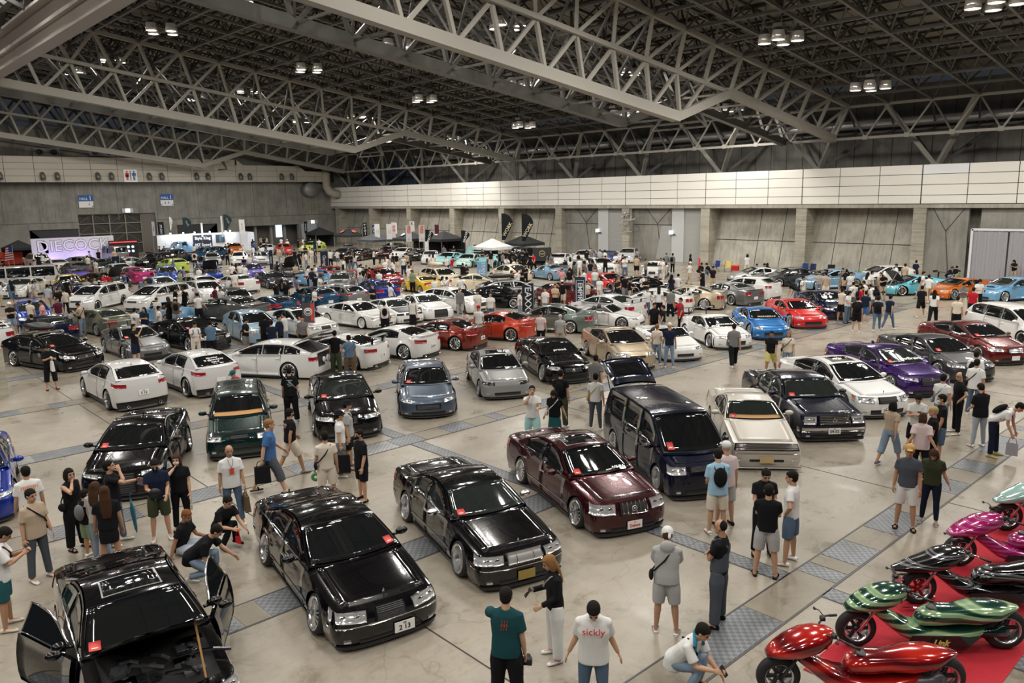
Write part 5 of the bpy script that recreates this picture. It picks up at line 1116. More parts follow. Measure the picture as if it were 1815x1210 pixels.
VT['cx3'] = V(clad=.13, cladb=.24, L=4.28, W=1.77, H=1.42, wb=2.57, fo=.85, R=.345, gc=.13, top=[(0,.72),(.3,.84),(1.2,1.0),(3.6,1.06),(4.15,1.08),(4.28,1.02)], cab=(1.10,1.95,3.3,4.05), wr=.58, rnd=.45, crnd=.3, drop=.08, pn=2.3, cf=.36, cr=.26, hl=(.56,1.18,.64,.74,.70,.82), grille=(.42,.52,.72,'h','chrome'), plate=None, rim='multi', rimc='darkface', sw=[(1.5,2.35),(2.42,3.15)], doors=[(1.35,2.4),(2.4,3.2)], hatch=1, camber=5, flare=.035, tl=(.62,1.34,.80,.92,.84,.96), rpz=.60, antenna=1, mirc='paint')
VT['hatch'] = V(L=4.20, W=1.79, H=1.38, wb=2.60, fo=.86, R=.32, top=[(0,.66),(.25,.78),(1.1,.98),(3.6,1.05),(4.1,1.05),(4.20,1.0)], cab=(1.0,1.85,3.35,4.05), rnd=.35, crnd=.22, cr=.14, hl=(.56,1.14,.56,.70,.6,.76), grille=(.40,.58,.68,'h','dark'), plate=None, rim='multi', sw=[(1.35,2.25),(2.32,3.15)], doors=[(1.2,2.3),(2.3,3.1)], hatch=1, camber=5, tl=(.66,1.24,.78,.94,.78,.94))
VT['hatch5'] = V(**{**VT['hatch'], 'rim': 'five'})
VT['kei80'] = V(**{**VT['hatch'], 'L': 4.0, 'wb': 2.45, 'fo': .78, 'W': 1.66, 'H': 1.30, 'rnd': .15, 'crnd': .1, 'pn': 4.5, 'cf': .14, 'cr': .1, 'drop': .04, 'top': [(0,.62),(.12,.68),(1.1,.90),(3.6,.95),(3.9,.95),(4.0,.92)], 'cab': (1.0,1.7,3.2,3.8), 'sw': [(1.25,2.15),(2.2,3.0),(3.05,3.45)]})
VT['minivan'] = V(L=4.85, W=1.80, H=1.52, wb=2.83, fo=.93, R=.32, top=[(0,.70),(.3,.84),(.95,1.02),(4.5,1.08),(4.72,1.08),(4.85,1.04)], cab=(.85,1.95,4.2,4.68), wr=.64, rnd=.4, crnd=.25, drop=.08, pn=2.4, cf=.36, cr=.14, hl=(.54,1.2,.58,.72,.66,.84), grille=(.42,.62,.72,'h','dark'), plate=None, rim='multi', rimc='darkface', sw=[(1.4,2.3),(2.36,3.4),(3.46,4.3)], doors=[(1.2,2.3),(2.3,3.35)], hatch=1, camber=6, tl=(.74,1.2,.8,1.0,.8,1.0))
VT['minivansun'] = V(**{**VT['minivan'], 'sunroof': .55, 'rails': 1})
VT['hiace'] = V(L=5.2, W=1.75, H=1.88, wb=2.75, fo=1.15, R=.32, gc=.15, top=[(0,.86),(.1,.92),(.35,1.06),(5.0,1.06),(5.2,1.05)], cab=(.22,.95,5.0,5.17), wr=.74, tumble=.03, rnd=.15, crnd=.12, drop=.03, pn=4, cf=.14, cr=.06, hl=(.66,1.1,.7,.88,.7,.88), grille=(.58,.72,.86,'h','chrome'), plate=None, rim='flat', sw=[(.65,1.5),(1.6,3.2),(3.3,4.9)], doors=[(.75,1.6),(1.7,2.9)], hatch=1, camber=2, mx=.6)
VT['supra'] = V(L=4.52, W=1.85, H=1.26, wb=2.55, fo=.92, R=.33, top=[(0,.52),(.3,.64),(1.5,.86),(3.5,.94),(4.35,.98),(4.52,.92)], cab=(1.4,2.2,2.9,4.0), rnd=.5, crnd=.35, drop=.12, pn=2.1, cf=.44, cr=.34, hl=(.56,1.08,.46,.56,.50,.62), grille=(0,.4,.5,'h','dark'), plate=None, intake=(.42,.16,.32), rim='five', rimc='darkface', sw=[(1.65,2.55),(2.6,3.1)], doors=[(1.5,2.55)], camber=5, flare=.05, wing=(.30,.22,.72), wingblack=0, lip=.09)
VT['mazda6'] = V(L=4.86, W=1.84, H=1.33, wb=2.83, fo=.95, R=.335, top=[(0,.62),(.3,.76),(1.4,.95),(3.9,1.02),(4.7,1.04),(4.86,.96)], cab=(1.35,2.25,3.1,4.2), rnd=.5, crnd=.3, drop=.09, pn=2.2, cf=.42, hl=(.56,1.2,.54,.64,.60,.72), grille=(.42,.34,.64,'h','chrome'), barc='dark', emblem='hi', plate=None, intake=(.7,.14,.22), rim='five', sw=[(1.7,2.6),(2.66,3.6)], doors=[(1.5,2.6),(2.6,3.6)], camber=6)
VT['muscle'] = V(L=5.0, W=1.92, H=1.40, wb=2.95, fo=.95, R=.35, gc=.13, top=[(0,.74),(.15,.82),(1.6,1.0),(4.0,1.05),(4.8,1.04),(5.0,.98)], cab=(1.6,2.3,3.1,4.2), rnd=.25, crnd=.2, drop=.05, pn=3.6, cf=.2, cr=.14, hl=(.5,.95,.62,.74,.62,.74), grille=(.45,.62,.74,'h','dark'), plate=None, rim='five', rimc='dark', sw=[(1.85,2.7),(2.76,3.2)], doors=[(1.7,2.8)], camber=3, ducktail=.05, clear=0)
VT['beetle'] = V(L=4.15, W=1.78, H=1.42, wb=2.53, fo=.80, R=.32, top=[(0,.56),(.3,.78),(1.1,1.0),(3.3,1.05),(3.9,.95),(4.15,.72)], cab=(1.0,1.8,2.7,3.8), rnd=.6, crnd=.5, drop=.12, pn=2.1, cf=.44, cr=.40, hl=(.6,.95,.56,.76,.56,.76), grille=(0,.5,.6,'h','dark'), plate=None, rim='five', sw=[(1.35,2.2),(2.26,3.0)], doors=[(1.15,2.25)], hatch=1, camber=4, flare=.05, clear=1)
VT['convert'] = V(L=4.0, W=1.70, H=1.22, wb=2.30, fo=.80, R=.30, top=[(0,.56),(.3,.66),(1.3,.84),(3.0,.90),(3.85,.90),(4.0,.84)], cab=(1.25,1.75,2.4,3.0), rnd=.4, crnd=.2, drop=.08, pn=2.3, cf=.34, hl=(.60,1.08,.50,.60,.52,.64), grille=(0,.3,.4,'h','dark'), plate=None, intake=(.42,.22,.34), conv=1, rim='mesh', doors=[(1.4,2.4)], camber=5, sw=[], clear=1)
VT['roadster'] = V(**{**VT['convert'], 'conv': 0, 'H': 1.20, 'cab': (1.2,1.8,2.25,2.9), 'sw': [(1.45,2.2)]})
VT['butterfly'] = V(**{**VT['s2000'], 'opendoor': ('up', (1,), 62)})
VT['soarer'] = V(L=4.70, W=1.80, H=1.28, wb=2.62, fo=.95, R=.32, trim='chrome', top=[(0,.64),(.2,.70),(1.5,.88),(3.9,.94),(4.5,.92),(4.70,.86)], cab=(1.40,2.15,3.15,4.0), rnd=.25, crnd=.16, drop=.05, pn=3, cf=.26, cr=.2, hl=(.52,1.12,.50,.62,.52,.64), grille=(0,.44,.60,'h','dark'), plate=None, rim='mesh', camber=7, sw=[(1.7,2.65),(2.7,3.4)], doors=[(1.5,2.75)], nohood=1, openhood=38, woodprop=1, sunroof=.45, opendoor=('swing', (-1, 1), 24), cardu=-.8)
VT['pickup'] = V(L=5.0, W=1.9, H=1.75, wb=3.0, fo=.9, R=.38, gc=.25, top=[(0,.95),(.15,1.05),(1.5,1.12),(3.2,1.12),(4.8,1.10),(5.0,1.08)], cab=(1.4,1.95,2.9,3.15), rnd=.15, crnd=.1, pn=4.5, cf=.12, cr=.06, hl=(.6,.95,.75,.95,.75,.95), grille=(.5,.72,.98,'h','chrome'), plate=None, rim='five', sw=[(1.75,2.75)], doors=[(1.6,2.8)], camber=1, trim='chrome', clear=1, mx=1.8)
VT['suv'] = V(L=4.5, W=1.85, H=1.66, wb=2.66, fo=.85, R=.36, gc=.18, top=[(0,.88),(.2,.98),(1.2,1.12),(4.2,1.15),(4.5,1.12)], cab=(1.1,1.75,3.9,4.4), rnd=.25, crnd=.15, hl=(.58,1.1,.78,.92,.8,.94), grille=(.44,.76,.92,'h','dark'), plate=None, rim='five', rimc='dark', sw=[(1.4,2.2),(2.28,3.1),(3.16,4.0)], doors=[(1.25,2.25),(2.25,3.15)], hatch=1, camber=2, tl=(.78,1.12,.9,1.1,.9,1.1))
VT['rx7'] = V(**{**VT['supra'], 'wing': None, 'L': 4.3, 'rim': 'dish', 'ducktail': .05, 'H': 1.2})
VT['s15open'] = V(**{**VT['rx7'], 'nohood': 1, 'openhood': 66})
VT['sedanopen'] = V(**{**VT['sedan'], 'nohood': 1, 'openhood': 66})
VT['wrxopen'] = V(**{**VT['wrx'], 'scoop': 0, 'nohood': 1, 'openhood': 66})
VT['hardtop'] = V(**{**VT['crown80'], 'rim': 'dish', 'rimc': 'bright'})
# ================================================================ people
def RX_(a): return Matrix.Rotation(math.radians(a), 3, 'X')
def RY_(a): return Matrix.Rotation(math.radians(a), 3, 'Y')
def RZ_(a): return Matrix.Rotation(math.radians(a), 3, 'Z')
DOWN = Vector((0, 0, -1))
POSES = dict(
 stand=dict(), relaxed=dict(armL=(8,8,12,10), armR=(-4,9,14,10), legL=(3,4,2), legR=(-2,4,0)),
 phone=dict(lean=5, head=(32,0), armL=(28,4,95,28), armR=(30,4,92,30), legL=(2,4,0), legR=(0,5,2)),
 phoneup=dict(lean=2, head=(-2,0), armL=(10,6,15,5), armR=(62,4,95,12), legL=(2,4,0), legR=(0,5,0)),
 walk=dict(lean=3, armL=(24,6,22,8), armR=(-22,6,16,8), legL=(-18,3,12), legR=(22,3,10)),
 crossed=dict(lean=-2, armL=(26,4,98,72), armR=(22,4,102,70), legL=(0,6,0), legR=(0,5,0)),
 behind=dict(lean=4, head=(18,0), armL=(-26,6,28,-60), armR=(-26,6,30,-60), legL=(2,3,0), legR=(-2,4,0)),
 neck=dict(lean=2, head=(12,0), armL=(60,42,135,35), armR=(-2,8,10,5), legL=(3,4,4), legR=(-3,5,0)),
 hair=dict(lean=0, head=(4,-10), armR=(70,30,140,20), armL=(4,6,16,10), legL=(2,3,0), legR=(-2,3,0)),
 hip=dict(lean=0, head=(6,15), armL=(-12,34,80,60), armR=(4,8,16,10), legL=(2,5,0), legR=(-2,5,0)),
 drink=dict(lean=-2, head=(-8,0), armL=(40,6,60,10), armR=(72,12,125,22), legL=(6,4,2), legR=(-6,4,2)),
 hold=dict(lean=3, head=(22,0), armL=(6,6,60,14), armR=(18,4,80,20), legL=(0,4,0), legR=(2,4,4)),
 lookdown=dict(lean=4, head=(38,0), armL=(-18,8,26,-40), armR=(-16,8,26,-40), legL=(2,3,0), legR=(-1,4,0)),
 bend=dict(lean=52, head=(20,0), armL=(58,4,10,4), armR=(50,6,26,4), legL=(8,4,6), legR=(2,5,2)),
 squat=dict(lean=30, head=(8,0), armL=(62,10,30,10), armR=(48,8,70,24), legL=(112,12,128), legR=(104,14,126)),
 squatphone=dict(lean=36, head=(12,0), armL=(58,6,30,10), armR=(66,6,66,8), legL=(112,8,130), legR=(100,10,124)),
 sit=dict(lean=14, head=(14,-20), armL=(40,10,60,10), armR=(-4,16,6,0), legL=(104,14,112), legR=(88,22,116)),
 kneel=dict(lean=46, head=(16,0), armL=(86,6,8,0), armR=(40,6,50,20), legL=(98,10,112), legR=(60,6,138)),
 carry=dict(lean=3, head=(8,0), armL=(2,10,8,4), armR=(4,10,10,4), legL=(-10,4,8), legR=(12,4,6)),
 chair=dict(lean=10, head=(16,0), armL=(30,6,60,20), armR=(34,6,58,20), legL=(86,8,88), legR=(84,8,86)),
)
def skeleton(ps, hgt=1.70):
    k = hgt/1.70; J = {}
    lean = ps.get('lean', 0); Rt = RZ_(ps.get('twist', 0)) @ RY_(lean); pel = Vector((0, 0, 0))
    J['R'] = Rt; J['pel'] = pel
    J['waist'] = Rt @ Vector((0, 0, .14)); J['chest'] = Rt @ Vector((0.005, 0, .34)); J['sh'] = Rt @ Vector((-.005, 0, .49)); J['neck'] = Rt @ Vector((-.005, 0, .55))
    hp, hy = ps.get('head', (4, 0)); Rh = Rt @ RZ_(hy) @ RY_(hp*1.0 - lean*.55); J['Rh'] = Rh; J['head'] = J['neck'] + (Rt.lerp(Rh, .5) if False else Rh) @ Vector((.018, 0, .125))
    for s, sg in (('L', 1), ('R', -1)):
        p, ab, ef, inw = ps.get('arm'+s, (3, 8, 12, 6)); F = Rt @ RX_(sg*ab) @ RY_(-p); S0 = Rt @ Vector((-.005, sg*.168, .448)); E_ = S0 + F @ (DOWN*.275)
        F2 = F @ RZ_(-sg*inw) @ RY_(-ef); W_ = E_ + F2 @ (DOWN*.245); J['S'+s], J['E'+s], J['W'+s], J['FA'+s], J['FU'+s] = S0, E_, W_, F2, F
        hf, ha, kf = ps.get('leg'+s, (0, 4, 0)); Fh = RX_(sg*ha) @ RY_(-hf); H0 = Vector((0, sg*.092, -.02)); K_ = H0 + Fh @ (DOWN*.43); F3 = Fh @ RY_(kf); A_ = K_ + F3 @ (DOWN*.40)
        J['H'+s], J['K'+s], J['A'+s], J['FL'+s] = H0, K_, A_, Fh
    lo = min(J['AL'].z, J['AR'].z, J['KL'].z+.03 if ps.get('legL', (0,0,0))[2] > 130 else 9, J['pel'].z-.02 if 0 else 9)
    if ps is POSES['sit']: lo = J['pel'].z-.02
    dz = .085 - lo if ps is not POSES['sit'] else .13
    for q in J:
        if isinstance(J[q], Vector): J[q] = J[q] + Vector((0, 0, dz))
    if ps is POSES['sit']:
        for s in 'LR': J['A'+s].z = max(J['A'+s].z, .085)
    return J, k
def loft(mb, secs, n=16):     # secs: (centre, Matrix3, rx, ry)
    vs = []
    for c, Rm, rx, ry in secs:
        for j in range(n):
            a = 6.283185*j/n; ca, sa = math.cos(a), math.sin(a); e = .85
            vs.append(c + Rm @ Vector((rx*math.copysign(abs(ca)**e, ca), ry*math.copysign(abs(sa)**e, sa), 0)))
    fs = [(i*n+j, i*n+(j+1) % n, (i+1)*n+(j+1) % n, (i+1)*n+j) for i in range(len(secs)-1) for j in range(n)]
    fs += [tuple(range(n))[::-1], tuple(range((len(secs)-1)*n, len(secs)*n))]; mb.add(vs, fs)
def remesh(mb, vox, dec=None, sm=2, name='body', mats=None):
    me = mb.mesh(name+'_raw', [], False, False); ob = bpy.data.objects.new('tmp', me)
    md = ob.modifiers.new('r', 'REMESH'); md.mode = 'VOXEL'; md.voxel_size = vox
    if sm: m2 = ob.modifiers.new('s', 'SMOOTH'); m2.factor = .5; m2.iterations = sm
    if dec: m3 = ob.modifiers.new('d', 'DECIMATE'); m3.ratio = dec
    out = bake(ob); out.name = name; bpy.data.meshes.remove(me)
    out.materials.clear()
    for mt in mats or []: out.materials.append(mt)
    out.polygons.foreach_set('use_smooth', [True]*len(out.polygons)); out.update(); return out
def hand(mb, J, s, near, curl):
    sg = 1 if s == 'L' else -1; F = J['FA'+s]; W_ = J['W'+s]
    # hand frame: fingers along -Z of the forearm, palm turned towards the body
    Pf = F @ RZ_(-sg*20)
    c = W_ + Pf @ Vector((0, 0, -.045)); mb.ell(c, (.040, .017, .052), 10, 8, Pf)
    if not near: mb.ell(W_ + Pf @ Vector((.006, 0, -.12)), (.034, .018, .045), 8, 6, Pf); return
    for i, (fx, ln) in enumerate(((-.030, .062), (-.010, .074), (.011, .080), (.031, .070))):
        p0 = W_ + Pf @ Vector((fx, 0, -.082)); a1 = math.radians(curl*.5); a2 = math.radians(curl); q1 = p0 + Pf @ Vector((0, -sg*math.sin(a1)*ln*.5, -math.cos(a1)*ln*.5)); q2 = q1 + Pf @ Vector((0, -sg*math.sin(a2)*ln*.5, -math.cos(a2)*ln*.5))
        mb.tube([W_ + Pf @ Vector((fx*.7, 0, -.05)), p0, q1, q2], [.0105, .0100, .0092, .0078], 7)
    b = W_ + Pf @ Vector((.030, 0, -.035)); mb.tube([b, b + Pf @ Vector((.028, -sg*.008, -.022)), b + Pf @ Vector((.040, -sg*.016, -.052))], [.013, .0115, .009], 7)
def head_geo(mb, J, near):
    h, R_ = J['head'], J['Rh']
    mb.ell(h + R_ @ Vector((-.008, 0, .028)), (.098, .077, .092), 16, 12, R_); mb.ell(h + R_ @ Vector((.022, 0, -.045)), (.068, .060, .072), 14, 10, R_)
    mb.ell(h + R_ @ Vector((.060, 0, -.088)), (.024, .026, .022), 8, 6, R_)
    mb.tube([h + R_ @ Vector((.086, 0, .012)), h + R_ @ Vector((.106, 0, -.026)), h + R_ @ Vector((.090, 0, -.034))], [.009, .014, .013], 7)
    for sg in (-1, 1): mb.ell(h + R_ @ Vector((.002, sg*.078, -.008)), (.018, .010, .031), 8, 6, R_)
    mb.tube([J['neck'] + J['R'] @ Vector((-.008, 0, -.07)), J['neck'] + J['R'] @ Vector((-.006, 0, -.01)), h + R_ @ Vector((-.014, 0, -.05))], [.064, .056, .054], 12)
def build_body(J, near):
    mb = MB(); R_ = J['R']; I3 = Matrix.Identity(3)
    head_geo(mb, J, near)
    loft(mb, [(J['pel'] + Vector((0, 0, -.06)), I3, .085, .13), (J['pel'] + Vector((0, 0, .02)), I3.lerp(R_, .3), .10, .155), (J['waist'], R_, .09, .135), (J['chest'], R_, .105, .155), (J['sh'] + R_ @ Vector((0, 0, -.03)), R_, .085, .165), (J['sh'] + R_ @ Vector((0, 0, .03)), R_, .05, .09)])
    for s in 'LR':
        mb.tube([J['sh'].lerp(J['S'+s], .55), J['S'+s], J['S'+s].lerp(J['E'+s], .5), J['E'+s], J['E'+s].lerp(J['W'+s], .3), J['W'+s]], [.05, .052, .044, .038, .040, .027], 10)
        hand(mb, J, s, near, 30)
        mb.tube([J['H'+s] + Vector((0, 0, .03)), J['H'+s].lerp(J['K'+s], .3), J['K'+s], J['K'+s].lerp(J['A'+s], .3), J['K'+s].lerp(J['A'+s], .75), J['A'+s]], [.088, .082, .054, .056, .040, .034], 12)
        f = J['A'+s]; yw = (RZ_(8 if s == 'L' else -8)); mb.tube([f + Vector((-.03, 0, -.03)), f + yw @ Vector((.06, 0, -.045)), f + yw @ Vector((.14, 0, -.058))], [.036, .036, .024], 8)
    return mb
def shirt_geo(J, kind):
    mb = MB(); R_ = J['R']; I3 = Matrix.Identity(3); lg = {'tee': .0, 'big': .05, 'crop': -.08, 'long': .02, 'tank': 0, 'dress': .0, 'hood': .02}.get(kind, 0); w_ = 1.1 if kind in ('big', 'hood') else 1.0
    if kind == 'crop': w_ = .93
    hem = J['pel'] + (I3.lerp(R_, .3)) @ Vector((0, 0, -.05-lg))
    loft(mb, [(hem, I3.lerp(R_, .3), .132*w_, .182*w_), (J['pel'] + Vector((0, 0, .05)), I3.lerp(R_, .5), .125*w_, .176*w_), (J['waist'] + R_ @ Vector((0, 0, .02)), R_, .118*w_, .168*w_), (J['chest'], R_, .128, .186*w_), (J['sh'] + R_ @ Vector((0, 0, -.045)), R_, .106, .176), (J['sh'] + R_ @ Vector((0, 0, .01)), R_, .080, .132), (J['sh'] + R_ @ Vector((0, 0, .045)), R_, .064, .075)])
    for s in 'LR':
        if kind == 'tank': mb.tube([J['sh'].lerp(J['S'+s], .4), J['S'+s].lerp(J['E'+s], .02)], [.06, .062], 10); continue
        if kind == 'long': mb.tube([J['sh'].lerp(J['S'+s], .5), J['S'+s], J['E'+s], J['W'+s]], [.055, .061, .054, .044], 12)
        else: t = .78 if w_ > 1.05 else .62; mb.tube([J['sh'].lerp(J['S'+s], .5), J['S'+s], J['S'+s].lerp(J['E'+s], t)], [.055, .062, .070*w_], 12)
    if kind == 'hood': mb.ell(J['neck'] + R_ @ Vector((-.08, 0, -.03)), (.06, .12, .10), 10, 8, R_)
    return mb
def pants_geo(J, kind):
    mb = MB(); I3 = Matrix.Identity(3); R_ = I3.lerp(J['R'], .35)
    loft(mb, [(J['pel'] + Vector((0, 0, -.085)), I3, .108, .165), (J['pel'] + Vector((0, 0, -.03)), I3, .118, .168), (J['pel'] + R_ @ Vector((0, 0, .06)), R_, .108, .150), (J['pel'] + R_ @ Vector((0, 0, .10)), R_, .100, .14)])
    if kind == 'skirt' or kind == 'mini':
        z_ = .30 if kind == 'mini' else .62; c = (J['KL']+J['KR'])/2; h0 = J['pel']; e = h0.lerp(c, min(1, z_/.43)) if kind == 'mini' else c + Vector((0, 0, -.16)); wd = .17 if kind == 'mini' else .21
        loft(mb, [(h0 + Vector((0, 0, -.03)), I3, .12, .17), (h0.lerp(e, .5), I3, .13, .18 if kind == 'mini' else .20), (e, I3, .13 if kind == 'mini' else .17, wd)]); return mb
    w_ = {'long': 1.0, 'wide': 1.35, 'slim': .86, 'shorts': 1.22, 'midi': 1.2, 'bike': .9}[kind]
    for s in 'LR':
        H0, K_, A_ = J['H'+s], J['K'+s], J['A'+s]
        if kind in ('shorts', 'bike'): mb.tube([H0 + Vector((0, 0, .02)), H0.lerp(K_, .4), H0.lerp(K_, .93)], [.100, .092*w_, .080*w_], 14)
        elif kind == 'midi': mb.tube([H0 + Vector((0, 0, .02)), H0.lerp(K_, .5), K_, K_.lerp(A_, .45)], [.102, .100, .092, .088], 14)
        else: mb.tube([H0 + Vector((0, 0, .02)), H0.lerp(K_, .4), K_, K_.lerp(A_, .4), A_ + (K_-A_)*.02], [.100, max(.092, .088*w_), max(.063, .068*w_), max(.062, .066*w_), .060*w_ if kind != 'slim' else .046], 14)
    return mb
def hair_geo(J, kind):
    mb = MB(); h, R_ = J['head'], J['Rh']
    if kind == 'bald': mb.ell(h + R_ @ Vector((-.022, 0, .030)), (.088, .0785, .088), 14, 10, R_); return mb
    mb.ell(h + R_ @ Vector((-.020, 0, .040)), (.103, .087, .090), 16, 12, R_); mb.ell(h + R_ @ Vector((-.045, 0, -.005)), (.070, .080, .085), 12, 8, R_)
    mb.ell(h + R_ @ Vector((.050, 0, .072)), (.038, .060, .028), 10, 6, R_)
    if kind in ('long', 'bob', 'verylong'):
        for sg in (-1, 1): mb.ell(h + R_ @ Vector((-.01, sg*.072, -.04)), (.055, .026, .11), 10, 8, R_)
        d = {'bob': .10, 'long': .22, 'verylong': .36}[kind]; loft(mb, [(h + R_ @ Vector((-.06, 0, .05)), R_, .05, .085), (h + R_ @ Vector((-.075, 0, -.06)), R_, .045, .095), (J['neck'].lerp(h, .3) + J['R'] @ Vector((-.085, 0, -.02)), J['R'], .035, .10), (J['neck'] + J['R'] @ Vector((-.10, 0, -d*.6)), J['R'], .032, .10), (J['neck'] + J['R'] @ Vector((-.115, 0, -d)), J['R'], .015, .07)] if kind != 'bob' else [(h + R_ @ Vector((-.06, 0, .05)), R_, .05, .085), (h + R_ @ Vector((-.065, 0, -.05)), R_, .055, .098), (h + R_ @ Vector((-.06, 0, -.13)), R_, .045, .085)])
    if kind == 'tail': mb.ell(h + R_ @ Vector((-.15, 0, -.02)), (.04, .035, .10), 10, 8, R_)
    return mb
def hat_geo(J, kind):
    mb = MB(); h, R_ = J['head'], J['Rh']
    if kind == 'scarf': mb.ell(h + R_ @ Vector((-.012, 0, .045)), (.112, .096, .100), 16, 12, R_); mb.ell(h + R_ @ Vector((-.09, -.03, -.03)), (.03, .03, .05), 8, 6, R_); return mb
    mb.ell(h + R_ @ Vector((-.012, 0, .062)), (.112, .096, .086), 16, 12, R_)
    if kind == 'cap': mb.ell(h + R_ @ Vector((.12, 0, .062)), (.075, .065, .012), 12, 6, R_)
    if kind == 'bucket': mb.ell(h + R_ @ Vector((-.01, 0, .045)), (.165, .150, .016), 16, 6, R_)
    return mb
def shoe_mesh(J, s, kind, mt, near):
    mb = MB(); f = J['A'+s]; yw = RZ_(8 if s == 'L' else -8)
    z0 = f.z-.085; n = 12
    secs = [(-.075, .030, .055), (-.055, .038, .075), (0, .040, .085), (.06, .046, .066), (.12, .048, .052), (.165, .040, .042), (.185, .020, .025)]
    if kind == 'slide': secs = [(a, b, .026) for a, b, c in secs]
    vs = []
    for x, hw_, ht in secs:
        for j in range(8):
            a = 6.283*j/8; vs.append(Vector((f.x, f.y, z0)) + yw @ Vector((x, hw_*math.cos(a), ht*.5+ht*.5*math.sin(a))))
    m_ = len(secs); mb.add(vs, [(i*8+j, i*8+(j+1) % 8, (i+1)*8+(j+1) % 8, (i+1)*8+j) for i in range(m_-1) for j in range(8)] + [tuple(range(8)), tuple(range((m_-1)*8, m_*8))])
    if kind == 'slide': vs2 = []; mb.tube([Vector((f.x, f.y, z0)) + yw @ Vector((.09, -.05, .02)), Vector((f.x, f.y, z0)) + yw @ Vector((.08, 0, .075)), Vector((f.x, f.y, z0)) + yw @ Vector((.09, .05, .02))], .018, 6)
    return mb.mesh('shoe', mt)
def cloth(col): return mat('cloth_%d_%d_%d' % tuple(int(c*999) for c in col), col, .9, spec=.12)
SKIN = [(.47,.27,.17), (.40,.22,.13), (.52,.32,.21), (.30,.15,.085)]
def skin(i): return mat('skin_%d' % i, SKIN[i], .5)
HAIRC = {'k': (.008,.007,.006), 'n': (.05,.022,.010), 'b': (.22,.11,.04), 'y': (.42,.30,.14), 'g': (.20,.19,.18), 'w': (.5,.5,.48), 'o': (.16,.06,.02)}
TOPC = dict(k=(.010,.010,.012), w=(.66,.66,.65), g=(.16,.16,.165), G=(.36,.36,.36), n=(.012,.018,.04), b=(.05,.12,.28), B=(.10,.17,.26), r=(.42,.015,.03), m=(.09,.015,.03), t=(.42,.33,.24), c=(.62,.55,.46), p=(.60,.30,.30), P=(.62,.50,.50), o=(.20,.26,.16), O=(.045,.055,.03), v=(.16,.14,.26), y=(.50,.32,.12), T=(.012,.055,.065), a=(.30,.48,.62), h=(.38,.62,.62), d=(.09,.14,.21), D=(.20,.27,.36), l=(.36,.40,.46), e=(.02,.09,.10), u=(.12,.08,.05), s=(.07,.08,.10), q=(.52,.46,.16))
GEO = {}
def gmesh(key, fn):
    if key not in GEO: GEO[key] = fn()
    return GEO[key]
SKEL = {}
PPOS = []
def inside(c_, q, m_=.26):
    v = Matrix.Rotation(-c_[1], 2) @ (q-Vector(c_[0][:2])); return abs(v.x) < c_[2]['L']/2+m_ and abs(v.y) < c_[2]['W']/2+m_
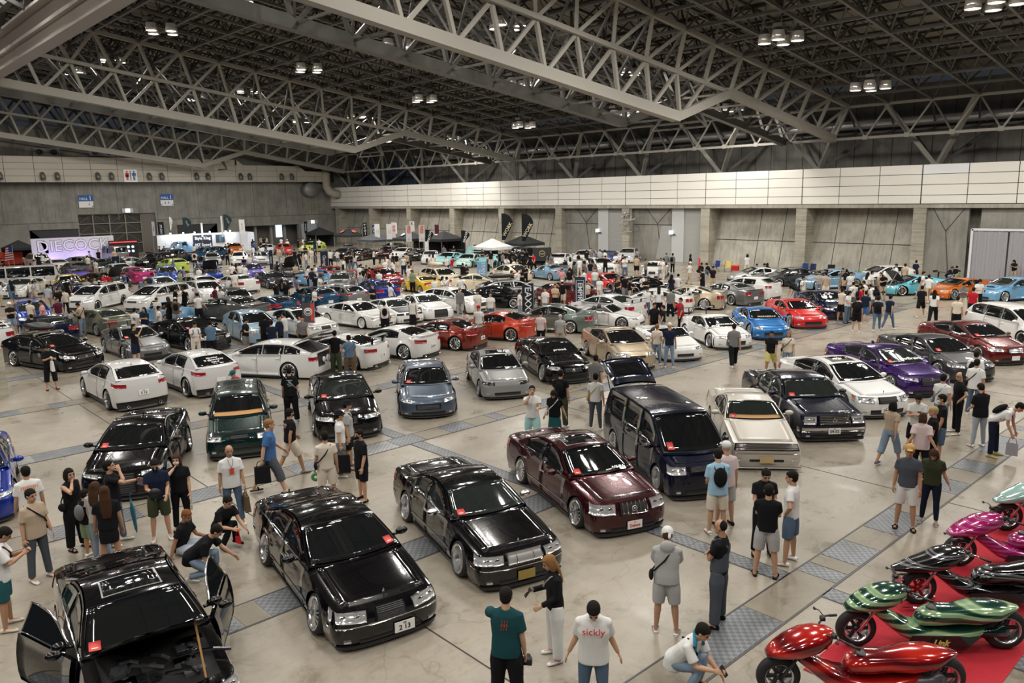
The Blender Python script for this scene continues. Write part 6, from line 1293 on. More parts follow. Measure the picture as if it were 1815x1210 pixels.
def person(hx, hy, f, pose='stand', top='tee', tc='k', bot='long', bc='k', hair='short', hc='k', shoes='w', sk=0, hgt=1.70, near=True, label=None, hat=None, hatc='k', shoe='shoe', mask=None, group=None, bag=None, bagc='k', bald=False, glasses=False, off=(0, 0)):
    if pose not in SKEL: SKEL[pose] = skeleton(POSES[pose])
    J, _ = SKEL[pose]; k = hgt/1.70; hz = J['head'].z*k; p = G(hx, hy, hz)
    az = math.degrees(math.atan2(p.y, p.x)); rz = math.radians(az+180+f); Rz = Matrix.Rotation(rz, 3, 'Z'); hv = Rz @ (Vector((J['head'].x, J['head'].y, 0))*k)
    loc = (p.x-hv.x+off[0], p.y-hv.y+off[1], 0); t = empty('person', loc, rz); t.scale = (k, k, k)
    vx = .0085 if near else .020
    dv = Vector((p.x, p.y)).normalized()
    for st in (0, .25, -.25, .5, -.5, .8, -.8, 1.1, -1.1, 1.5, -1.5, 2, -2, 2.6, 3.2):
        q2 = Vector(loc[:2])+dv*st
        if all((q2-o2).length > .42 for o2 in PPOS) and not any(inside(c_, q2) for c_ in CARPOS): loc = (q2.x, q2.y, 0); break
    PPOS.append(Vector(loc[:2])); t.location = loc
    def sub(name, key, fn, mt, par=t):
        me = gmesh(key, fn); o_ = bpy.data.objects.new(name, me); C.objects.link(o_); o_.parent = par
        if not me.materials: me.materials.append(mt)
        o_.material_slots[0].link = 'OBJECT'; o_.material_slots[0].material = mt; return o_
    b = sub('body', ('body', pose, near), lambda: remesh(build_body(J, near), vx if near else .022, .30 if near else .5, 2 if near else 0, 'body'), skin(sk))
    v2 = .014 if near else .022
    sub('shirt', ('top', pose, top, near), lambda: remesh(shirt_geo(J, top), v2, .5 if near else .45, 3, 'shirt'), cloth(TOPC[tc]))
    nm = {'skirt': 'skirt', 'mini': 'skirt', 'shorts': 'shorts', 'bike': 'shorts'}.get(bot, 'trousers')
    sub(nm, ('bot', pose, bot, near), lambda: remesh(pants_geo(J, bot), v2, .5 if near else .45, 3, nm), cloth(TOPC[bc]))
    if hair: sub('hair', ('hair', pose, hair, near), lambda: remesh(hair_geo(J, hair), .012 if near else .02, .6, 1, 'hair'), mat('hair_'+hc, HAIRC[hc], .85, spec=.2))
    if hat: sub('hat', ('hat', pose, hat, near), lambda: remesh(hat_geo(J, hat), .012 if near else .02, .6, 1, 'hat'), cloth(TOPC[hatc]))
    for s in 'LR': sub('shoe', ('shoe', pose, s, shoe), lambda: shoe_mesh(J, s, shoe, M_WHITE, near), cloth(TOPC[shoes]))
    R_, h = J['Rh'], J['head']
    if near:
        def eyes(sg):
            q = MB(); q.ell(h + R_ @ Vector((.082, sg*.031, .008)), (.010, .014, .008), 8, 6, R_); q.add([v[:] for v in []], []); q.ell(h + R_ @ Vector((.084, sg*.031, .026)), (.008, .020, .004), 8, 4, R_); return q.mesh('eye', M_INK)
        for sg in (-1, 1): sub('eye', ('eye', pose, sg), lambda: eyes(sg), mat('eye_dark', (.012,.009,.008), .3))
        def mouth(): q = MB(); q.ell(h + R_ @ Vector((.083, 0, -.062)), (.008, .024, .005), 8, 5, R_); return q.mesh('mouth', M_INK)
        sub('mouth', ('mouth', pose), mouth, mat('lip', (.25,.08,.07), .5))
        if glasses:
            def gl():
                q = MB()
                for sg in (-1, 1): q.tube([h + R_ @ Vector((.094, sg*.031+.021*math.cos(a*.785), .008+.017*math.sin(a*.785))) for a in range(9)], .0028, 5); q.tube([h + R_ @ Vector((.092, sg*.052, .012)), h + R_ @ Vector((.0, sg*.084, .012))], .0025, 5)
                return q.mesh('spectacles', M_INK)
            sub('spectacles', ('gl', pose), gl, M_INK)
    if mask:
        def mk(): q = MB(); q.ell(h + R_ @ Vector((.045, 0, -.050)), (.064, .062, .050), 12, 8, R_); return q.mesh('face_mask', M_WHITE)
        sub('face_mask', ('mask', pose), mk, cloth(TOPC[mask]))
    Rt = J['R']
    def bagm(kind):
        q = MB(); ch = J['chest']
        if kind == 'pack':
            q.ell(ch + Rt @ Vector((-.19, 0, -.06)), (.085, .135, .20), 12, 10, Rt)
            for sg in (-1, 1): q.tube([ch + Rt @ Vector((-.14, sg*.09, .08)), ch + Rt @ Vector((-.04, sg*.10, .165)), ch + Rt @ Vector((.10, sg*.10, .10)), ch + Rt @ Vector((.135, sg*.11, -.02)), ch + Rt @ Vector((.0, sg*.17, -.16))], .014, 6)
            return remesh(q, .014, .5, 1, 'backpack') if near else q.mesh('backpack', [])
        side_ = -1 if kind == 'crossR' else 1
        q.tube([ch + Rt @ Vector((.14, 0, .0)), ch + Rt @ Vector((.06, -side_*.12, .15)), ch + Rt @ Vector((-.07, -side_*.10, .155)), ch + Rt @ Vector((-.145, side_*.03, -.02)), ch + Rt @ Vector((-.08, side_*.20, -.22)), ch + Rt @ Vector((.05, side_*.215, -.24)), ch + Rt @ Vector((.14, side_*.10, -.10)), ch + Rt @ Vector((.14, 0, .0))], .013, 6)
        q.ell(ch + Rt @ Vector((-.02, side_*.235, -.30)), (.10, .04, .085), 10, 8, Rt); return q.mesh('shoulder_bag', [])
    if bag in ('pack', 'cross', 'crossR'): sub('backpack' if bag == 'pack' else 'shoulder_bag', ('bag', bag, pose, near), lambda: bagm(bag), cloth(TOPC[bagc]))
    tag(t, label, 'person', group); t['hx'] = hx; t['hy'] = hy
    PEOPLE.append((t, J, k, tc, bc, top, bot)); return t, J, k
PEOPLE = []
def wpt(t, v):
    return Matrix.Translation(t.location) @ Matrix.Rotation(t.rotation_euler.z, 4, 'Z') @ (Vector(v)*t.scale[0])
def phone(t, J, s, label, col=(.02,.02,.022)):
    W_ = J['W'+s] + J['FA'+s] @ Vector((.01, (-1 if s == 'L' else 1)*.035, -.12)); q = MB(); q.cbox((0, 0, 0), (.012, .075, .15)); o_ = link('phone', q.mesh('phone', mat('phone_body', col, .3), False), loc=wpt(t, W_), rot=(0, math.radians(-35), t.rotation_euler.z)); tag(o_, label, 'phone'); return o_
def bagat(t, J, s, size, col, label, name='bag', handle=True, cat='bag'):
    W_ = J['W'+s] + J['FA'+s] @ Vector((0, 0, -.10)); o_ = empty(name, wpt(t, W_), t.rotation_euler.z); a, b, c = size
    q = MB(); q.add([(-a/2, -b/2, -c-.12), (a/2, -b/2, -c-.12), (a/2, b/2, -c-.12), (-a/2, b/2, -c-.12), (-a/2*.95, -b/2*.6, -.14), (a/2*.95, -b/2*.6, -.14), (a/2*.95, b/2*.6, -.14), (-a/2*.95, b/2*.6, -.14)], [(0,3,2,1),(4,5,6,7),(0,1,5,4),(1,2,6,5),(2,3,7,6),(3,0,4,7)])
    link('bag_body', q.mesh('bag_body', cloth(col), False), o_)
    q = MB(); q.tube([(-a/3, 0, -.14), (-a/4, 0, -.03), (0, 0, .0), (a/4, 0, -.03), (a/3, 0, -.14)], .01, 6); link('handle', q.mesh('handle', cloth(col)), o_); tag(o_, label, cat); return o_
def backtext(t, J, lines, size, col, front=False, z=.0):
    R_ = J['R']; m_ = cloth(col)
    for i, s_ in enumerate(lines):
        q = J['chest'] + R_ @ Vector(((.142 if front else -.142), 0, .07-.055*i+z)); me = txm(s_, size, m_, 0, .002)
        o_ = link('shirt_print', me, t); a = math.pi/2 if front else -math.pi/2
        o_.matrix_basis = Matrix.Translation(q) @ (R_ @ Matrix.Rotation(a, 3, 'Z') @ Matrix.Rotation(math.pi/2, 3, 'X')).to_4x4()
# ================================================================ the parked cars: (type, paint, anchor, pixel, anchor, pixel | heading, label)
CARS = [
('soarer','black','H',(225,1020,1.28),0,-97,'black coupe with both doors and the bonnet wide open, at the bottom left corner'),
('cima','black','FR',(558,1121),'RR',(473,1002),'black saloon with a white 213 number plate and chrome window surround'),
('cedric','black','FR',(812,1020),'RR',(721,924),'black saloon with chrome door mirrors and a gold number plate'),
('crown','maroon','FR',(1018,933),'RR',(925,857),'deep maroon and grey saloon with glass sunroof and chrome upright grille'),
('stepvan','midnight','FR',(1169,876),'RR',(1082,799),'dark blue van with its rear tailgate raised'),
('oldcoupe','pearl','NR',(1313,826),'NL',(1429,828),'pearl beige square old coupe with tan number plate and front lip'),
('century','midnight','NR',(1412,781),'NL',(1519,778),'very dark blue square limousine with large chrome grille'),
('q45','white','NR',(1505,745),'NL',(1600,737),'white rounded saloon with sunroof behind the dark blue limousine'),
('q50','purple','FR',(1575,697),0,-121,'metallic purple saloon with white script on the windscreen'),
('markx','charcoal','FR',(1659.5,672),0,-124,'dark charcoal saloon between the purple and the wine red saloons'),
('gs','wine','NR',(1758,648),0,-125,'wine red saloon at the right edge with a white number plate'),
('minivan','white','FR',(1808,613),0,-127,'white estate car with black windows cut by the right picture edge'),
('lexusis','black','NR',(152,892),0,-119,'black saloon with mesh spindle grille behind the group in black clothes'),
('rc','royal','NL',(24,922),0,-100,'bright blue sports coupe cut by the left picture edge'),
('legacy','green','NR',(376,817),0,-114,'dark green estate car with tan dashboard and amber lamps'),
('bmw6','black','FR',(561,772),'FL',(671,761),'black coupe with twin upright grilles and clear headlights'),
('rx8','bluegrey','FR',(707,734),'FL',(809,728),'slate blue sports car with pop out arches facing the camera'),
('eg','nardo','NL',(936,704),0,-121,'flat grey small hatchback with black headlights and sunroof'),
('g37','black','FR',(965,676),'NL',(1045,676),'black coupe with white word proud on the windscreen'),
('prius','beige','FR',(1079,653),0,-119,'champagne beige hybrid hatchback with black glass roof'),
('s2000','white','NL',(1243,638),0,-122,'white open topped roadster beside the beige hybrid'),
('gt86wing','white','FR',(1255.5,616),'NL',(1332,617),'white sports coupe with huge grey rear wing'),
('gt86','sky','NR',(1338,603),'NL',(1400,602),'bright blue sports coupe beside the white winged coupe'),
('gt86o','red','FR',(1398,580),0,-128,'bright red sports coupe beside the blue one'),
('lc','navy','FR',(1452,564),0,-132,'navy luxury coupe with large spindle grille behind the red coupe'),
('brzopen','cyan','FL',(1602,525),'NR',(1552,519),'pale cyan widebody coupe with its black bonnet raised'),
('gt86','orange','FL',(1691,532),'NR',(1644,528),'metallic orange coupe near the wide curtained opening'),
('wrx','lightblue','FL',(1777,535),0,152,'light blue saloon with bonnet scoop and rear wing at the right edge'),
('gt86','silver','FL',(1330,506),'NR',(1279,500),'silver coupe parked in front of the concrete wall'),
('sedan','charcoal','FL',(1381,509),0,148,'dark grey saloon parked next to the silver coupe by the wall'),
('gs','ice','FL',(1450,514),0,148,'silver blue saloon coupe parked by the third pillar'),
('hatch','white','NL',(1536,508),0,150,'white hatchback surrounded by people by the concrete wall'),
('sedan','black','FR',(1500,548),0,205,'black coupe roof glimpsed behind the navy luxury coupe'),
('hatch5','white','RL',(1351,532),'TR',(1376,530),'white three door hatchback with black rear window behind the grey coupe'),
('gtr','grey','RL',(1304,541),'TR',(1343,540),'dark grey square coupe seen from behind beside the gold saloon'),
('bmw3','gold','RL',(1247,550),'TR',(1286,544),'pale gold saloon with red tail lamps and black roof'),
('civic','white','RL',(1187,557.6),'TR',(1236,548),'white saloon with dark tail lamps beside the gold saloon'),
('butterfly','white','FL',(1134,569),0,-70,'white low roadster with its door swung upward'),
('civic','whitegrey','RL',(1079,576.6),'TR',(1128,573),'white saloon with small boot wing and round red lamps'),
('gsold','greygreen','RL',(1007,592),'TR',(1060,582),'grey green saloon with gold wheels seen from behind'),
('rx8','orangered','RL',(903,606),'TR',(958,596),'bright orange red sports car seen from behind'),
('rx8','darkred','RL',(805,622),'TR',(868,612),'dark red metallic sports car with white dished wheels'),
('rx8','white','RL',(714,637.6),'TR',(784,627),'white sports car seen from behind between the dark red and winged ones'),
('rx8wing','white','RL',(627,656),'TR',(691,644),'white sports car with black rear wing seen from behind'),
('wagonopen','white','RL',(489.5,678),'TR',(579,660),'white estate car with raised tailgate showing white speakers'),
('cx3','whitegrey','RL',(351,699),'FL',(300,680),'pale grey crossover with white handwriting on its rear window'),
('cx3','whitegrey','RL',(193,727),'FL',(150,703),'pale grey crossover nearest the camera with number plate 12'),
('tsx','black','RR',(32,649),'NL',(177,648),'black estate car with black roof box and chrome grille'),
('supra','grey','FR',(222,638.5),'NL',(302,632),'metallic grey sports coupe with large rear wing'),
('mazda6','black','FR',(337.5,623),'NL',(408,616),'black glossy saloon facing right beside the grey sports coupe'),
('hatch','powder','FR',(445,608),0,-96,'powder blue hatchback facing right'),
('gtr','olive','FL',(138,588),'TR',(236,590),'olive grey coupe with round tail lamps seen from behind'),
('gtrwing','navy','TR',(140,606),0,92,'dark navy coupe with very large rear wing and raised blue door'),
('wrx','blue','NL',(95,580),0,-96,'bright blue saloon at the left edge with people around'),
('civic','white','TR',(27,618),0,92,'white saloon with red tail lamp cut by the left edge'),
('minivansun','white','NR',(118,553),0,-138,'white people carrier with sunroof and black headlights'),
('minivan','white','NR',(234,552),0,-150,'white people carrier beside the one with the sunroof'),
('convert','lightblue','RL',(318,574),0,105,'light blue open roadster with people standing at its side'),
('muscle','matte','RL',(398,577),0,112,'matt dark grey muscle coupe seen from behind'),
('kei80','charcoal','NL',(462,552),0,-100,'dark charcoal hatchback left of the blue coupe'),
('rx7','teal','RL',(468,562),0,92,'teal blue metallic coupe seen from behind'),
('kei80','teal','RL',(560,548),0,92,'teal blue square hatchback seen from behind'),
('gsold','white','FR',(520,603),0,-85,'white saloon with open sunroof partly hidden by a flag'),
('crown80','white','FR',(641.7,583),0,-80,'white square eighties saloon with deep dish wheels'),
('ae86','white','FR',(712.8,571.6),'NL',(760,569),'white angular hatchback with black bonnet'),
('rc','white','FR',(772,562.7),'NL',(816,561),'white luxury coupe with black spindle grille'),
('wagonrails','white','NL',(875,551),0,-85,'white estate car behind the white luxury coupe'),
('hardtop','black','FR',(904,545),0,-62,'black square hardtop with bright dished wheels'),
('wagonbox','silver','FR',(953.6,538.6),0,-25,'silver estate car with a black roof box'),
('hatch5','wine','FL',(1012,532),0,-20,'red hatchback behind the dark flag banners'),
('kei80','grey','RR',(640,540),0,92,'grey angular hatchback left of the royal blue saloon'),
('wrx','royal','RR',(700,530),0,84,'royal blue saloon with big rear wing and open door'),
('roadster','yellow','RL',(745,521),0,84,'yellow coupe behind the royal blue winged saloon'),
('wrx','silver','NR',(580,520),'NL',(618,519),'silver saloon with bonnet scoop facing the camera'),
('hatch','oxblood','NL',(716,508),0,-100,'small red hatchback between groups of people'),
('wagonbeigebox','cream','NL',(832,512),0,-100,'cream estate car carrying a cream roof box'),
('ae86','cream','FL',(868,508),0,-40,'cream and white coupe behind the light blue banner'),
('beetle','cream','RL',(905,502),0,84,'cream rounded classic car right of the light blue banner'),
('roadster','ice','RL',(975,497),0,84,'light steel blue small coupe behind the red hatchback'),
('hatch','grey','RL',(1022,492),0,84,'grey hatchback with people standing at its tail'),
('gt86','white','NR',(980,474),0,-152,'white coupe at the far side near the concrete wall'),
('hatch','whitegrey','NR',(1014,470),0,-152,'white and violet wrapped hatchback near the wall'),
('q45','white','NR',(1064,488),0,-118,'white coupe facing the camera among the crowd near the wall'),
('sedan','white','RL',(1185,488),0,-150,'white four door saloon with dark wheels near the roller shutter'),
('rx7','red','FR',(1090,520),0,-100,'red and black decorated coupe among the crowd'),
('supra','black','FL',(1155,514),0,-25,'glossy black sports coupe behind the red decorated one'),
('convert','navy','FL',(1048,528),0,-45,'dark blue small car with yellow number plate'),
('hiace','whitegrey','RL',(75,512),0,168,'white long high roof van at the left edge'),
('civic','white','NR',(28,528),0,-128,'white saloon with black roof among people at the left'),
('civic','navy','RL',(110,532),0,92,'dark navy saloon behind the bright blue one'),
('hatch','yellow','NL',(150,520),0,-100,'yellow coupe with people leaning around it'),
('rx7','violet','RL',(120,503),0,92,'blue and white patterned wrap coupe'),
('beetle','powder','RL',(272,527),0,92,'powder blue rounded hatchback with dark windows'),
('wagonrails','white','RL',(340,523),0,92,'white three door estate with bright wheels'),
('rc','white','RL',(412,520),0,92,'white coupe with red tail lamps behind the silver saloon row'),
('wagon','white','NR',(348,540),0,-95,'white hatchback facing the camera behind people with caps'),
('civic','magenta','RR',(270,500),0,92,'white saloon fading to magenta and purple at the tail'),
('sedan','whitegrey','RL',(200,494),0,92,'white four door saloon in front of the brown open car'),
('sedanopen','bronze','FL',(200,512),0,-60,'brown car with its bonnet raised'),
('wrx','blue','NL',(318,502),0,-105,'blue saloon facing the camera under the yellow roofed car'),
('hatch','lime','RL',(300,485),0,92,'green and yellow striped hatchback'),
('wrxopen','blue','NL',(395,496),0,-100,'blue saloon with its black bonnet raised among people'),
('hardtop','silver','NL',(392,470),0,-110,'silver saloon in front of the white exhibition booth'),
('hatch','white','NL',(440,470),0,-115,'white saloon facing the camera in the far centre'),
('hatch','silver','NL',(478,470),0,-110,'silver grey hatchback with bonnet vent in the far centre'),
('civic','violet','NL',(470,496),0,-108,'violet metallic saloon facing the camera'),
('rx7','midnight','FR',(475,512),0,-96,'midnight blue long coupe beside the violet saloon'),
('s15open','charcoal','NL',(540,490),0,-100,'black coupe with its bonnet raised in the far middle'),
('convert','lightblue','RR',(560,505),0,20,'sky blue open sports car with lifted doors'),
('rx7','oxblood','FL',(625,493),0,-30,'dark red sports car with people around in the far middle'),
('suv','charcoal','FL',(300,470),0,-150,'dark grey off road car with blue lights in the far left'),
('suv','black','FL',(262,478),0,-155,'black off road car in the far left'),
('gt86','silver','RR',(226,478),0,-10,'silver coupe beside the tall dark flag in the far left'),
('pickup','lightblue','FL',(318,453),0,-150,'light blue pickup truck in front of the white booth'),
('hiace','grey','RL',(195,465),0,100,'grey high roof van with open rear door by the big white banner'),
('suv','white','RL',(55,478),0,92,'white boxy off road van at the far left'),
('sedan','white','RL',(112,482),0,92,'white saloon with pale windows at the far left'),
('sedan','charcoal','RL',(135,490),0,92,'charcoal saloon in front of the white one at the far left'),
('hatch','silver','FL',(160,478),0,-60,'silver small car with raised tailgate in the far left'),
('hatch','green','FL',(180,485),0,-140,'dark small car with bright headlights in the far left'),
('suv','teal','RL',(390,462),0,-170,'teal wagon in front of the white booth'),
('hatch','orange','NL',(430,450),0,-110,'orange and blue truck in front of the white booth right end'),
('sedan','white','NL',(485,452),0,-120,'white coupe under the far doorway'),
('hatch','red','NL',(515,452),0,-115,'red car by the far doorway'),
('hatch','lime','RL',(575,445),0,-150,'lime green car in front of the first black tent'),
('wagonbox','charcoal','FR',(600,462),0,-152,'charcoal estate with grey roof box at the black tents'),
('hardtop','brown','FL',(643,462),0,-152,'dark bronze saloon in the row before the black tents'),
('wagon','maroon','FL',(680,458),0,-152,'dark maroon saloon in the row before the black tents'),
('sedan','black','FL',(700,450),0,-152,'black saloon behind the maroon one at the tents'),
('gt86','white','NR',(690,460),0,-152,'white coupe in the row before the red lettered flags'),
('rc','black','FL',(745,462),0,-152,'black coupe in the row before the red lettered flags'),
('rc','white','NR',(742,470),'RL',(790,462),'white coupe with spindle grille in front of the black tents'),
('gt86wing','turq','FL',(800,470),0,-152,'turquoise and white coupe with raised door panel'),
('rx7','turq','RR',(878,474),0,10,'turquoise coupe beside the raised door panel'),
('supra','mint','FL',(838,474),0,-152,'mint green coupe in front of the white tent'),
('suv','black','FR',(935,470),0,-100,'black small vehicle under the black and gold tent'),
('gt86','blue','NR',(1050,468),0,-152,'dark blue coupe with racing stickers near the shutter'),
('hatch','whitegrey','NR',(1085,466),0,-152,'pale grey wrapped car near the shutter'),
]
# ---------------------------------------------------------------- put them down, easing apart any that would touch
CARPOS = []; rat_ = 0; PL = []
def boxc(l, a, P):
    R2 = Matrix.Rotation(a, 2); return [Vector(l[:2])+R2 @ Vector((sx*P['L']*.49, sy*(P['W']*.5+.04))) for sx, sy in ((1,1),(1,-1),(-1,-1),(-1,1))]
def sat(A, B):
    best = (9, None)
    for poly in (A, B):
        for i in range(4):
            e = poly[(i+1) % 4]-poly[i]; n = Vector((-e.y, e.x)).normalized(); a = [v.dot(n) for v in A]; b = [v.dot(n) for v in B]
            o = min(max(a), max(b))-max(min(a), min(b))
            if o <= 0: return (0, None)
            if o < best[0]: best = (o, n if sum(b)/4 > sum(a)/4 else -n)
    return best
for n, row in enumerate(CARS):
    var, pk, a1, p1, a2, p2, lab = row
    P = VT[var]
    if a1 == 'H':
        gpt = G(p1[0], p1[1], p1[2]); loc = (gpt.x, gpt.y, 0); ang = math.radians(p2)
        cx0 = P['L']/2-(P['cab'][1]+P['cab'][2])/2; loc = (gpt.x-math.cos(ang)*cx0, gpt.y-math.sin(ang)*cx0, 0)
    elif a2 == 0:
        ang = math.radians(p2); q = Matrix.Rotation(ang, 2) @ Vector(anchors(P)[a1]); g_ = G(*p1); loc = (g_.x-q.x, g_.y-q.y, 0)
    else: loc, ang, rat_ = place(P, a1, p1, a2, p2)
    PL.append([list(loc), ang, P, var, pk, lab])
for it_ in range(60):
    mv_ = 0
    for i in range(len(PL)):
        for j in range(i+1, len(PL)):
            A, B = PL[i], PL[j]
            if abs(A[0][0]-B[0][0])+abs(A[0][1]-B[0][1]) > 7: continue
            o, n = sat(boxc(A[0], A[1], A[2]), boxc(B[0], B[1], B[2]))
            if o > .01:
                wa, wb_ = math.hypot(*A[0][:2])**2, math.hypot(*B[0][:2])**2; s_ = min(o, .35)+.01; mv_ = 1
                for Q, sg, w_ in ((A, -1, wa), (B, 1, wb_)): Q[0][0] += n.x*sg*s_*w_/(wa+wb_); Q[0][1] += n.y*sg*s_*w_/(wa+wb_)
    if not mv_: break
for loc, ang, P, var, pk, lab in PL:
    far = (loc[0]**2+loc[1]**2) > 42**2
    t = make_car(var, P, not far, pk, loc, ang)
    tag(t, lab, 'car', 'show cars parked on the hall floor'); CARPOS.append((loc, ang, P, lab, t))
N = lambda *a, **k: person(*a, **k)
def shortcut():
    g = 'visitors standing near the camera'
    t, J, k = N(54+8, 613, 10, 'phone', 'big', 'k', 'midi', 'k', label='man in black T-shirt and wide black shorts reading a phone beside the black estate', shoes='m', bag=None); phone(t, J, 'R', 'dark phone held by the man beside the black estate car'); 
    t.location = G(93, 690).to_tuple()[:2] + (0,); bagat(t, J, 'L', (.30, .10, .38), TOPC['w'], 'white paper carrier bag held by the man beside the black estate', 'carrier_bag')
    t, J, k = N(45, 836, 190, 'relaxed', 'big', 'w', 'shorts', 'k', label='man in white T-shirt with orange lettering on his back by the bright blue coupe', sk=0); backtext(t, J, ['mmm', 'mm'], .13, (.75, .16, .03))
    t, J, k = N(55, 878, 35, 'relaxed', 'big', 't', 'long', 's', label='man in sand coloured T-shirt with camera strap across, grey jeans', bag='cross', bagc='k'); phone(t, J, 'R', 'small pale phone held by the man in the sand coloured shirt', (.5,.5,.5))
    t, J, k = N(8, 947, 82, 'phone', 'big', 'w', 'shorts', 'e', label='man at left edge in white T-shirt and green white basketball shorts', sk=1, shoes='c', bag='cross', bagc='m'); phone(t, J, 'R', 'phone held by the man in green and white shorts', (.4,.4,.5)); backtext(t, J, ['SUPREME'], .06, TOPC['w'], z=-.55, front=False)
    t, J, k = N(123, 840, 40, 'hair', 'tank', 'k', 'wide', 'k', 'bob', label='woman in black sleeveless top and wide black trousers lifting a hand to her hair', shoes='k', shoe='slide', hgt=1.64, bag='crossR', bagc='k')
    N(149, 868, 130, 'relaxed', 'tee', 'k', 'shorts', 'o', 'short', label='child in black top between the women in black', hgt=1.36, bag='pack', bagc='g', sk=1)
    N(168, 856, 150, 'relaxed', 'tee', 'G', 'slim', 'D', 'long', hc='n', label='woman with brown hair and pale jeans in patterned black and white top', hgt=1.60)
    N(184, 864, 178, 'relaxed', 'tee', 'k', 'mini', 'k', 'verylong', hc='n', label='woman in short black dress with very long dark hair seen from behind', hgt=1.64, sk=1)
    t, J, k = N(193, 826, 80, 'drink', 'tee', 'k', 'long', 'd', label='man in black T-shirt and jeans lifting a drink to his mouth', hgt=1.72)
    q = MB(); q.cbox((0,0,0), (.20,.004,.28)); tag(link('flyer', q.mesh('flyer', mat('flyer_print', (.35,.25,.28), .5, noise=(14,.6)), False), loc=wpt(t, J['WL']+Vector((.12,0,-.06))), rot=(math.radians(40), .4, t.rotation_euler.z)), 'printed flyer held by the drinking man', 'flyer')
    q = MB(); q.tube([(0,0,.02),(0,0,.12),(.0,0,.55),(.0,0,.80)], [.006,.03,.05,.012], 10); q.tube([(0,0,.80),(0,0,.9),(.03,0,.93),(.05,0,.9)], .008, 6); u_ = G(243, 945); tag(link('umbrella', q.mesh('umbrella', mat('umbrella_teal', (.02,.16,.24), .5)), loc=(u_.x, u_.y, 0), rot=(.12, -.1, 0)), 'closed teal umbrella with its tip on the floor', 'umbrella')
    t, J, k = N(274, 824, 0, 'hold', 'tee', 'n', 'shorts', 'O', label='man in navy T-shirt and olive shorts holding a black fan', mask='k', hgt=1.70)
    q = MB(); q.lathe([(.001,-.004),(.11,-.004),(.11,.004),(.001,.004)], 20, 'y'); q.beam((0,0,-.1),(0,0,-.22),.016); tag(link('hand_fan', q.mesh('hand_fan', mat('fan_black', (.015,.015,.017), .4)), loc=wpt(t, J['WR']+J['FAR'] @ Vector((0,0,-.16))), rot=(0, 0, t.rotation_euler.z+1.5)), 'round black hand fan held by the man in navy', 'fan')
    t, J, k = N(313, 821, -5, 'hair', 'tee', 'k', 'long', 'k', 'long', hc='n', label='woman in black with long brown hair, pale face mask and beige clutch', mask='P', hgt=1.62, sk=2, shoes='k')
    bagat(t, J, 'L', (.24, .05, .13), (.45,.38,.30), 'beige clutch bag held by the masked woman in black', 'clutch_bag')
    t, J, k = N(406, 799, 8, 'relaxed', 'big', 'w', 'long', 'd', 'bald', hc='o', sk=1, label='man in white T-shirt with a red pass on a lanyard'); q = MB(); q.box((.150,-.045,-.13),(.156,.045,-.0)); link('red_pass', q.mesh('red_pass', M_REDC, False), t, loc=J['chest'])
    q = MB(); q.tube([(.07,.05,.17),(.12,.03,.08),(.152,0,0)], .004, 5); q.tube([(.07,-.05,.17),(.12,-.03,.08),(.152,0,0)], .004, 5); link('lanyard', q.mesh('lanyard', M_INK), t, loc=J['chest'])
    bagat(t, J, 'L', (.34, .12, .36), TOPC['u'], 'brown printed carrier bag beside the man with the red pass', 'carrier_bag')
    t, J, k = N(477, 752, 92, 'walk', 'big', 'b', 'midi', 's', 'short', 'b', label='stout fair haired man in blue T-shirt walking with a black bag', hgt=1.78, sk=2, shoe='slide', shoes='k'); t.scale = (t.scale[0]*1.12, t.scale[0]*1.12, t.scale[0]); bagat(t, J, 'R', (.36, .18, .40), TOPC['k'], 'black and brown cooler bag carried by the man in blue', 'cooler_bag')
    t, J, k = N(404, 889, 35, 'squat', 'tee', 'k', 'long', 'k', label='man all in black squatting by the rear of the black saloon', shoes='k'); bagat(t, J, 'R', (.14, .03, .16), (.5,.02,.03), 'small red bag held by the squatting man', 'small_bag')
    N(331, 914, 60, 'sit', 'tee', 'k', 'shorts', 'l', 'short', 'o', label='man in black T-shirt and ripped shorts sitting on the floor', sk=3)
    N(384, 941, 72, 'kneel', 'big', 'k', 'long', 'D', label='man in black T-shirt and pale jeans kneeling and pointing at the saloon')
    N(413, 663, -50, 'squat', 'tee', 'r', 'shorts', 'n', None, label='man in red T-shirt and green cap squatting behind the pale grey crossover', hat='cap', hatc='e')
    t, J, k = N(512, 657, 178, 'relaxed', 'big', 'k', 'wide', 'k', label='man in oversized black T-shirt with white and mint lettering seen from behind', bag='crossR', bagc='G'); backtext(t, J, ['Nailsoy', 'and', 'mornin', 'maris'], .055, (.6,.75,.7))
    t, J, k = N(514, 732, 120, 'walk', 'tee', 'k', 'shorts', 'c', label='man in black T-shirt and beige shorts walking behind the blue shirted man', mask='k', shoes='g', sk=1); backtext(t, J, ['MAR', 'oo'], .09, (.6,.45,.4))
    t, J, k = N(575, 773, 190, 'relaxed', 'tee', 'c', 'shorts', 'c', label='man in cream T-shirt and shorts with a black strap behind the 213 saloon', bag='cross', bagc='k'); 
    q = MB(); q.lathe([(.035,-.01),(.10,-.01),(.10,.01),(.035,.01),(.035,-.01)], 18, 'y'); tag(link('green_disc', q.mesh('green_disc', mat('disc_green', (.05,.25,.08), .4)), loc=wpt(t, J['WL']+Vector((0,0,-.2))), rot=(0,0,t.rotation_euler.z+1.3)), 'green round fan held by the man in cream', 'fan')
    t, J, k = N(602, 736, 85, 'relaxed', 'tee', 'w', 'wide', 'g', label='person in white with a large black tote beside the bucket hat man', hat='bucket', hgt=1.62); bagat(t, J, 'R', (.40, .12, .45), TOPC['k'], 'large black tote bag beside the man in a bucket hat', 'tote_bag')
